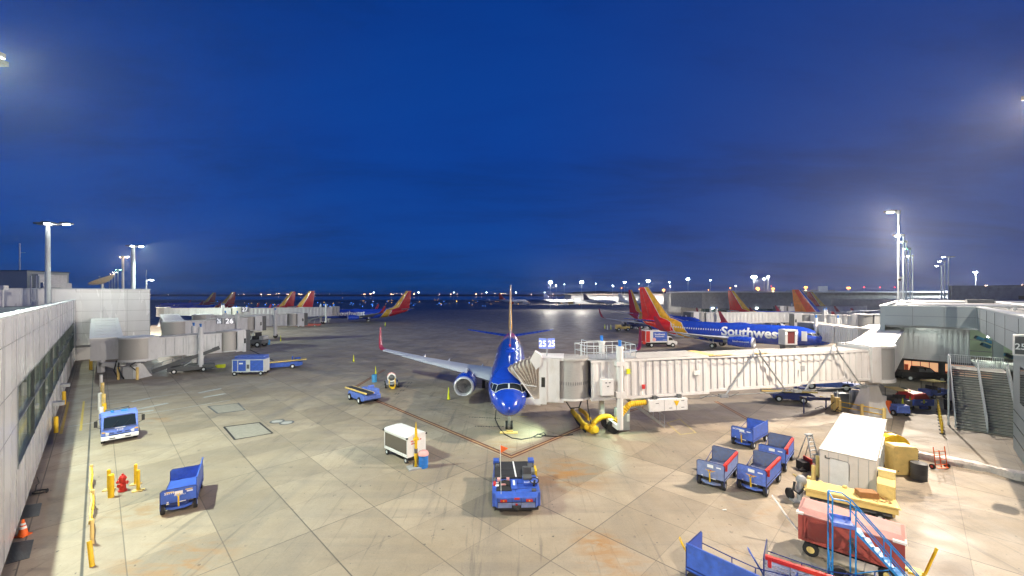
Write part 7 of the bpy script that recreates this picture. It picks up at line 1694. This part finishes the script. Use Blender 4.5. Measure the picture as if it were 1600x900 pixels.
# ================================================================ yellow railing round the bridge pedestal
t = thing('safety_railing', 'yellow two-bar safety railing round the jet bridge pedestal', 'railing', at(1345, 652)); o_ = at(1345, 652)
def lq2(px, py, z=0): p = at(px, py, z) if z == 0 else None; return Vector((p.x-o_.x, p.y-o_.y, 0))
posts = [lq2(1312, 643), lq2(1346.5, 650), lq2(1381.5, 657)]
for p_ in posts: MB().cyl(p_, p_ + Vector((0,0,1.15)), .14, n=10).build('post', M['cream'], t, smooth=True)
m = MB()
for z in (.5, .98): m.cyl(posts[0]+Vector((0,0,z)), posts[2]+Vector((0,0,z)), .045, n=6)
q_ = posts[0] + Vector((-.3, 2.2, 0)); m.cyl(posts[0]+Vector((0,0,.98)), q_+Vector((0,0,.98)), .05, n=6); m.build('rail', M['yellow'], t)
MB().box(posts[0].x-.3, posts[0].x+.15, posts[0].y+.1, posts[0].y+.5, .0, 1.35).cyl(posts[0]+Vector((-.1,.8,0)), posts[0]+Vector((-.1,.8,1.5)), .14).build('valve_box', M['cream'], t)
MB().tube([posts[0]+Vector((-.2,-.1,.5)), posts[0]+Vector((-.6,-.2,.1)), posts[0]+Vector((-.9,.0,.06)), posts[0]+Vector((-.5,-.4,.05)), posts[0]+Vector((.1,-.3,.06)), posts[0]+Vector((-.3,.1,.2))], .04, n=5).tube([posts[0]+Vector((-1.8,.9,.05)), posts[0]+Vector((-1.6,.2,.5)), posts[0]+Vector((-1.2,.3,.1)), posts[0]+Vector((-.4,.2,.9))], .035, n=5).build('hose', M['black'], t)
t = thing('utility_cabinet', 'grey utility boxes and tanks standing left of the bridge pedestal', 'cabinet', at(1333, 638))
MB().box(-1.4,-.4,0,.8,0,1.5).build('panel', M['louvre'], t); MB().cyl((.1,.3,0),(.1,.3,1.7),.22,n=12).cyl((.6,.3,0),(.6,.3,1.7),.22,n=12).build('tank', M['steel'], t, smooth=True); MB().box(.0,.5,-.3,0,0,.5).build('red_valve', M['red'], t)
MB().cyl((-1.7,-.1,0),(-1.7,-.1,1.9),.05).build('pipe', M['white'], t)
t = thing('hose_post', 'white meter box on a post right of the pedestal', 'meter post', at(1378.5, 645)); MB().box(-.25,.25,-.2,.2,.7,1.7).build('box', M['white'], t); MB().box(-.12,.12,-.1,.1,0,.7).build('post', M['steel'], t)
# ================================================================ stairs at the right
P0_ = GR(-2.35, 52.6); t = thing('exterior_staircase', 'wide metal exterior staircase in two flights side by side, climbing to the right terminal', 'staircase', P0_, A_E2)
# local x = up the flight (E2), y negative = to the right
run, rise, wst, ns_ = 8.1, 4.25, 3.75, 24
m = MB()
for i in range(ns_):
    x0 = run*i/ns_; z1 = rise*(i+1)/ns_
    m.box(x0, x0+run/ns_+.05, -wst+.1, -.1, z1-.05, z1); m.box(x0+.0, x0+.03, -wst+.1, -.1, z1-rise/ns_+.03, z1-.05)
m.build('treads', mat('stair_tread', (.44, .44, .38), .6, var=.08, dirt=.3), t)
m = MB()
for i in range(ns_): x0 = run*i/ns_; z1 = rise*(i+1)/ns_; m.box(x0-.035, x0-.004, -wst+.12, -.12, z1-.075, z1-.02)
m.build('nosing', M['dark_grey'], t)
m = MB()
for y in (-.05, -wst/2, -wst+.05):
    m.bar((0,y,.25),(run,y,rise+.12),.09,.34)
m.build('stringer', M['steel_light'], t)
m = MB()
for y in (-.02, -wst/2, -wst+.02):
    m.tube([(.0,y,.1),(.0,y,1.1),(run,y,rise+1.1),(run+.2,y,rise+1.1)], .035, n=6); m.cyl((0,y,.65),(run,y,rise+.65),.025,n=5)
    for q in range(6): u = q/5; m.cyl((run*u,y,rise*u),(run*u,y,rise*u+1.1),.028,n=5)
m.build('handrail', M['steel_light'], t, smooth=True)
m = MB(); m.box(run, run+2.6, -wst, 0, rise-.2, rise); m.box(run+2.6, 18, -wst-2, -2.0, rise-.2, rise-.02); m.build('landing', M['concrete'], t)
m = MB(); n_ = 26
for i in range(n_+1): y = -wst*i/n_; m.cyl((run+2.5,y,rise),(run+2.5,y,rise+1.12),.018 if i % 13 else .04,n=5)
for i in range(12): x = run+.2+2.3*i/11; m.cyl((x,-.02,rise),(x,-.02,rise+1.12),.018,n=5)
m.cyl((run+2.5,0,rise+1.12),(run+2.5,-wst,rise+1.12),.04,n=6); m.cyl((run+2.5,0,rise+.1),(run+2.5,-wst,rise+.1),.03,n=6); m.cyl((run+.2,-.02,rise+1.12),(run+2.5,-.02,rise+1.12),.04,n=6); m.build('landing_railing', M['letter_white'], t)
MB().cyl((1.0,.35,0),(1.0,.35,rise+2),.07).box(run-.2,run,-.2,.0,0,rise-.2).box(run-.2,run,-wst,-wst+.2,0,rise-.2).build('support_post', M['steel_light'], t)
# ================================================================ vehicles by the lit room
def golf_cart(label, px, py, rz, top='cream', body='blue_faded', canopy=True):
    t = thing('utility_cart', label, 'utility cart', at(px, py), rz, 'parked utility carts')
    MB().box(-1.2,1.1,-.62,.62,.35,.62).box(-1.25,-.3,-.62,.62,.62,.95).box(.85,1.2,-.6,.6,.6,1.0).build('body', M[body], t, bevel=.04)
    MB().box(-.25,.3,-.55,.55,.62,.95).box(-.32,-.18,-.55,.55,.95,1.35).build('seat', M['black'], t)
    MB().tube([(.65,-.3,.8),(.5,-.3,1.15)],.03).tube([(.5-.0+.12*math.cos(q*.8),-.3+.16*math.sin(q*.8),1.15) for q in range(9)],.02,n=4).build('steering_wheel', M['black'], t)
    if canopy:
        MB().box(-1.0,.95,-.62,.62,1.85,1.93).build('canopy', M[top], t, bevel=.03)
        m = MB()
        for x, y in ((-.9,-.55),(-.9,.55),(.85,-.55),(.85,.55)): m.cyl((x,y,.6),(x,y,1.86),.025,n=5)
        m.build('canopy_post', M['black'], t)
    wheels(t, [(-.8,-.58,.25),(-.8,.58,.25),(.8,-.58,.25),(.8,.58,.25)], .25, .18); return t
golf_cart('golf-style cart with a cream canopy right of the orange drum', 1402, 636, R(80), body='dark_grey')
misc('blue-grey tug nose beneath the cream-canopied cart', 1396, 646, ('blue_faded', 'dark_grey'), rz=R(85), s=.85, group='parked utility carts', name='utility_tug')
golf_cart('canopied utility cart beneath a wide cream roof left of the stairs', 1458, 621, R(10), body='blue_faded')
p = at(1440, 641); p.y += 1.0; t = thing('covered_baggage_cart', 'blue cart heaped under a red tarpaulin beside the green cones', 'baggage cart', p, R(90))
MB().box(-1.2,1.2,-1.05,1.05,.5,.62).box(-1.22,-1.18,-1.05,1.05,.55,1.15).box(-1.2,1.2,1.02,1.06,.6,1.0).box(-1.2,1.2,-1.06,-1.02,.6,1.0).build('body', M['blue_paint'], t)
MB().hexa([(-1.1,-.95,1.0),(1.1,-.95,1.0),(1.1,.95,1.0),(-1.1,.95,1.0),(-.9,-.6,1.7),(.8,-.4,1.75),(.8,.4,1.75),(-.8,.65,1.55)]).build('tarpaulin', M['red'], t, bevel=.12)
MB().box(-1.26,-1.22,-.08,.08,.75,1.1).build('latch', M['safety_yellow'], t); MB().box(-1.24,-1.221,-.3,.3,.85,.95).build('placard', M['letter_white'], t); MB().box(-1.3,-1.1,-.35,.35,.2,.45).build('hitch', M['blue_paint'], t)
MB().ball((.9,0,1.6),.45,sq=.6).build('load', M['black'], t); wheels(t, [(-.8,-.85,.25),(-.8,.85,.25),(.8,-.85,.25),(.8,.85,.25)], .25, .18)
t = thing('pickup_truck', 'black pickup truck parked in front of the warm lit windows', 'pickup truck', at(1451, 597) + Vector((0, 1.0, 0)), R(-16))
MB().prism_y([(-2.6,.5),(2.6,.5),(2.7,.8),(2.6,1.1),(1.2,1.25),(-2.6,1.25)], -.95, .95).build('body', M['black'], t, bevel=.05)
MB().prism_y([(-.9,1.25),(1.2,1.25),(.6,1.85),(-.7,1.88)], -.85, .85).build('cab', M['black'], t, bevel=.05)
for x0, x1 in ((-.65,-.05),(.08,.75)): MB().hexa([(x0-.08,-.93,1.3),(x1+.12,-.93,1.3),(x1+.12,-.9,1.3),(x0-.08,-.9,1.3),(x0,-.87,1.75),(x1-.15,-.87,1.75),(x1-.15,-.85,1.75),(x0,-.85,1.75)]).build('side_window', M['grey'], t)
wheels(t, [(-1.7,-.85,.42),(-1.7,.85,.42),(1.7,-.85,.42),(1.7,.85,.42)], .42, .26)
barrel('dark bin beside the stairs at the ground-floor wall', at(1482, 640), 'black', .35, 1.0, cat='litter bin')
# ================================================================ far lights
def far_mast(label, px, py, k, lm, r_=.6, pole=True, H0=0, group='distant floodlight masts', pr=.16):
    X = (px-800)*k; D = FPX*k; H = CAM_H + (HOR-py)*k
    t = thing('distant_light_mast', label, 'light mast', (X, D, H0), 0, group)
    m = MB(); m.cyl((0,0,0), (0,0,H-H0), pr*max(1, k), n=6); m.build('pole', M['steel_light'], t)
    m = MB(); m.ball((0,0,H-H0), r_*max(.5, k), n=8, m=5, sq=.6); m.build('lamp', M[lm], t)
FL = [(860, 441, .50, 'lamp_white', 2.1, 'brightest white mast light left of centre-right'), (909, 441, .50, 'lamp_white', 2.1, 'bright white mast light, second along the horizon'), (976, 441, .62, 'lamp_cool', 1.5, 'cool mast light between two orange ones'), (1013, 439, .45, 'lamp_white', 2.0, 'bright white mast light above the near red tail'),
      (1046, 441, .7, 'lamp_cool', 1.0, 'slim cool mast light right of the near red tail'), (1075, 436, .5, 'lamp_cool', 1.9, 'greenish-white bright mast light mid-right'), (1110, 438, .8, 'lamp_cool', 1.1, 'twin dim mast light above the grey concourse'), (1178, 433, .45, 'lamp_white', 2.5, 'largest white mast light of the horizon row'),
      (1194, 436, .6, 'lamp_cool', 1.3, 'cool mast light just right of the largest one'), (882, 444, .8, 'lamp_cool', .55, 'faint mast light between the two brightest left ones'), (931, 443, .8, 'lamp_cool', .7, 'faint mast light right of the second bright one'), (998, 443, .8, 'lamp_cool', .6, 'faint mast light left of the near red tail'),
      (971, 450, .7, 'lamp_sodium', .9, 'orange-lit pole left of the maroon tail'), (999, 452, .7, 'lamp_sodium', .8, 'orange-lit pole between the maroon and red tails'), (1037, 453, .6, 'lamp_sodium', 1.3, 'orange lamp right of the near red tail'), (1107, 453, .7, 'lamp_sodium', .8, 'small orange lamp over the grey concourse'),
      (1141, 450, .6, 'lamp_sodium', 1.0, 'orange lamp on the red and yellow tail line'), (1184, 451, .5, 'lamp_sodium', 1.8, 'large orange lamp below the largest white one'), (1208, 451, .5, 'lamp_sodium', 1.3, 'orange lamp beside the pale stair tower'), (1259, 449, .5, 'lamp_sodium', 1.6, 'orange lamp over the striped orange tail'), (1326, 450, .5, 'lamp_sodium', 1.7, 'orange lamp over the long right terminal'),
      (760, 457, 1.1, 'lamp_cool', .8, 'white lamp left of the near airliner fin'), (709, 457, 1.1, 'lamp_cool', .7, 'lone white lamp over the dark field, left of centre'), (654, 457, 1.1, 'lamp_cool', .9, 'white lamp right of the left airliner tail'), (806, 457, 1.0, 'lamp_cool', .8, 'white lamp right of the near airliner fin'), (851, 457, 1.0, 'lamp_cool', .6, 'white lamp above the pale dark-tailed airliner'), (584, 457, 1.1, 'lamp_cool', .9, 'white lamp above the side-on left airliner'),
      (1350, 449, .9, 'lamp_red', 1.0, 'red lamp right of the orange lamp pair'), (1375, 449, .9, 'lamp_red', .9, 'red lamp left of the right mast row'), (1398, 449, .9, 'lamp_red', .9, 'red lamp just left of the tallest right mast'), (1205, 447, .9, 'lamp_red', .5, 'tiny red lamp above the orange one'), (1100, 459, .9, 'lamp_red', .4, 'tiny red lamp low over the concourse'),
      (1541, 447, .7, 'lamp_warm', 1.4, 'warm roof light at the far right horizon'), (1500, 452, .8, 'lamp_amber', .6, 'small amber light over the parking structure'), (1597, 446, .7, 'lamp_warm', 1.3, 'warm light at the right picture edge')]
for px, py, k, lm, r_, lab in FL:
    far_mast(lab, px, py, k, lm, r_*(1.4 if r_ > 1.2 else .9), pr=.30 if lm == 'lamp_sodium' else .12)
    if r_ >= 2: X = (px-800)*k; D = FPX*k; H = CAM_H+(HOR-py)*k; spot('floodlight', (X, D, H-1.8), (X*.8, D-40, 0), 55000, NEUTRAL, 165, .5)
    if lm == 'lamp_sodium' and r_ > 1.2: X = (px-800)*k; D = FPX*k; H = CAM_H+(HOR-py)*k; spot('floodlight', (X, D, H-1.3), (X, D-10, 0), 90000, SODIUM, 165, .5)
# blue taxiway lights and far shore lights
random.seed(21)
tl = thing('taxiway_light', 'blue taxiway edge light on the dark field left of the airliner', 'taxiway light', (0,0,0), 0, 'blue taxiway lights')
MB().cyl((0,0,0),(0,0,.5),.12,n=6).build('stem', M['steel'], tl); MB().ball((0,0,.7),.42,n=6,m=4).build('lamp', M['lamp_blue'], tl)
n = 0
for i in range(70):
    px = random.uniform(415, 760) if i < 55 else random.uniform(250, 420); py = random.choice((474, 475.5, 477, 479, 472)) + random.uniform(-.6, .6)
    if i % 7 == 6: continue
    P_ = at(px, py)
    if n == 0: tl.location = P_
    else: dup(tl, P_, 0, 'blue taxiway edge light on the dark field left of the airliner', scale=random.choice((.4, .6, .8)))
    n += 1
sl = thing('shore_light', 'tiny white light on the far shore along the horizon', 'distant light', (0,0,0), 0, 'lights of the far shore')
MB().cyl((0,0,-9),(0,0,0),.4,n=5).build('pole', M['steel'], sl); MB().ball((0,0,0),1.9,n=6,m=4,sq=.5).build('lamp', M['lamp_warm'], sl)
n = 0
for i in range(62):
    px = random.gauss(500, 130) if i < 40 else random.uniform(250, 1250)
    k = 3.95; z = random.uniform(11.5, 16); P_ = Vector(((px-800)*k, FPX*k, z))
    if n == 0: sl.location = P_
    else: dup(sl, P_, 0, 'tiny white light on the far shore along the horizon', scale=random.uniform(.4, 1.1))
    n += 1
fl_ = thing('field_light', 'small amber or white light scattered over the dark field', 'field light', (0,0,0), 0, 'lights scattered over the dark field')
MB().cyl((0,0,0),(0,0,1.4),.12,n=5).build('stem', M['steel'], fl_); MB().ball((0,0,1.6),.45,n=6,m=4).build('lamp', M['lamp_amber'], fl_)
n = 0
for i in range(46):
    px = random.uniform(380, 1000); py = random.uniform(467, 475); P_ = at(px, py, 1.5); P_.z = 0
    if n == 0: fl_.location = P_
    else: dup(fl_, P_, 0, 'small amber or white light scattered over the dark field', scale=random.uniform(.25, .6))
    n += 1
# lit service area before the white concourse: added lamps and vehicles
for i, (px, cl, lab) in enumerate(((800, 'red', 'red-lit service truck under the striped tail'), (822, 'white', 'white service truck left of the pale airliner'), (893, 'cream', 'tan service truck between the pale airliners'), (951, 'white', 'white service truck near the maroon tail'), (1083, 'cream', 'pale service truck by the far blue airliner nose'))):
    p = at(px, 476.5); t = thing('service_truck', lab, 'truck', p, 0, 'far service trucks')
    MB().box(-3.5, 1.8, -1.2, 1.2, 1.0, 3.6).build('box_body', M[cl], t); MB().box(1.9, 3.8, -1.1, 1.1, .7, 2.6).build('cab', M['white'], t); wheels(t, [(-2.2,-1.1,.5), (2.6,-1.1,.5), (-2.2,1.1,.5), (2.6,1.1,.5)], .5, .3)
for i, (x, y, pw, c_, lab) in enumerate(((52, 482, 260000, NEUTRAL, 'added apron light mast before the white concourse, farthest left'), (120, 488, 260000, NEUTRAL, 'added apron light mast before the white concourse, second from left'), (190, 492, 260000, NEUTRAL, 'added apron light mast before the white concourse, third from left'), (270, 494, 260000, NEUTRAL, 'added apron light mast before the white concourse, fourth from left'), (150, 240, 160000, WARM, 'added apron light mast before the warm lit windows'), (215, 190, 160000, COOL, 'added apron light mast before the long far terminal'))):
    t = thing('light_mast', lab, 'light mast', (x, y, 0), 0, 'added apron light masts'); h_ = 22  # masts with spots added to brighten the far concourse and terminals
    MB().cyl((0,0,0), (0,0,h_), .15, n=8).build('pole', M['steel_light'], t); MB().box(-.6,.6,-.4,.4,h_,h_+.25).build('lamp', M['lamp_white'], t)
    spot('floodlight', (x, y, h_-.15), (x*.97, y+8, 0), pw, c_, 165, .4, t)
# ================================================================ thin night haze that carries the lamps' glow
hz = MB().box(-9200, 9200, -90, 9300, -1, 40).build('haze', M['black']); hz['kind'] = 'stuff'
hm = bpy.data.materials.new('night_haze'); hm.use_nodes = True; ht = hm.node_tree; ht.nodes.clear()
ho = ht.nodes.new('ShaderNodeOutputMaterial'); hv = ht.nodes.new('ShaderNodeVolumePrincipled')
hv.inputs['Density'].default_value = .00012; hv.inputs['Color'].default_value = (.90, .94, 1, 1); hv.inputs['Anisotropy'].default_value = .6
ht.links.new(hv.outputs[0], ho.inputs['Volume']); hz.data.materials.clear(); hz.data.materials.append(hm)
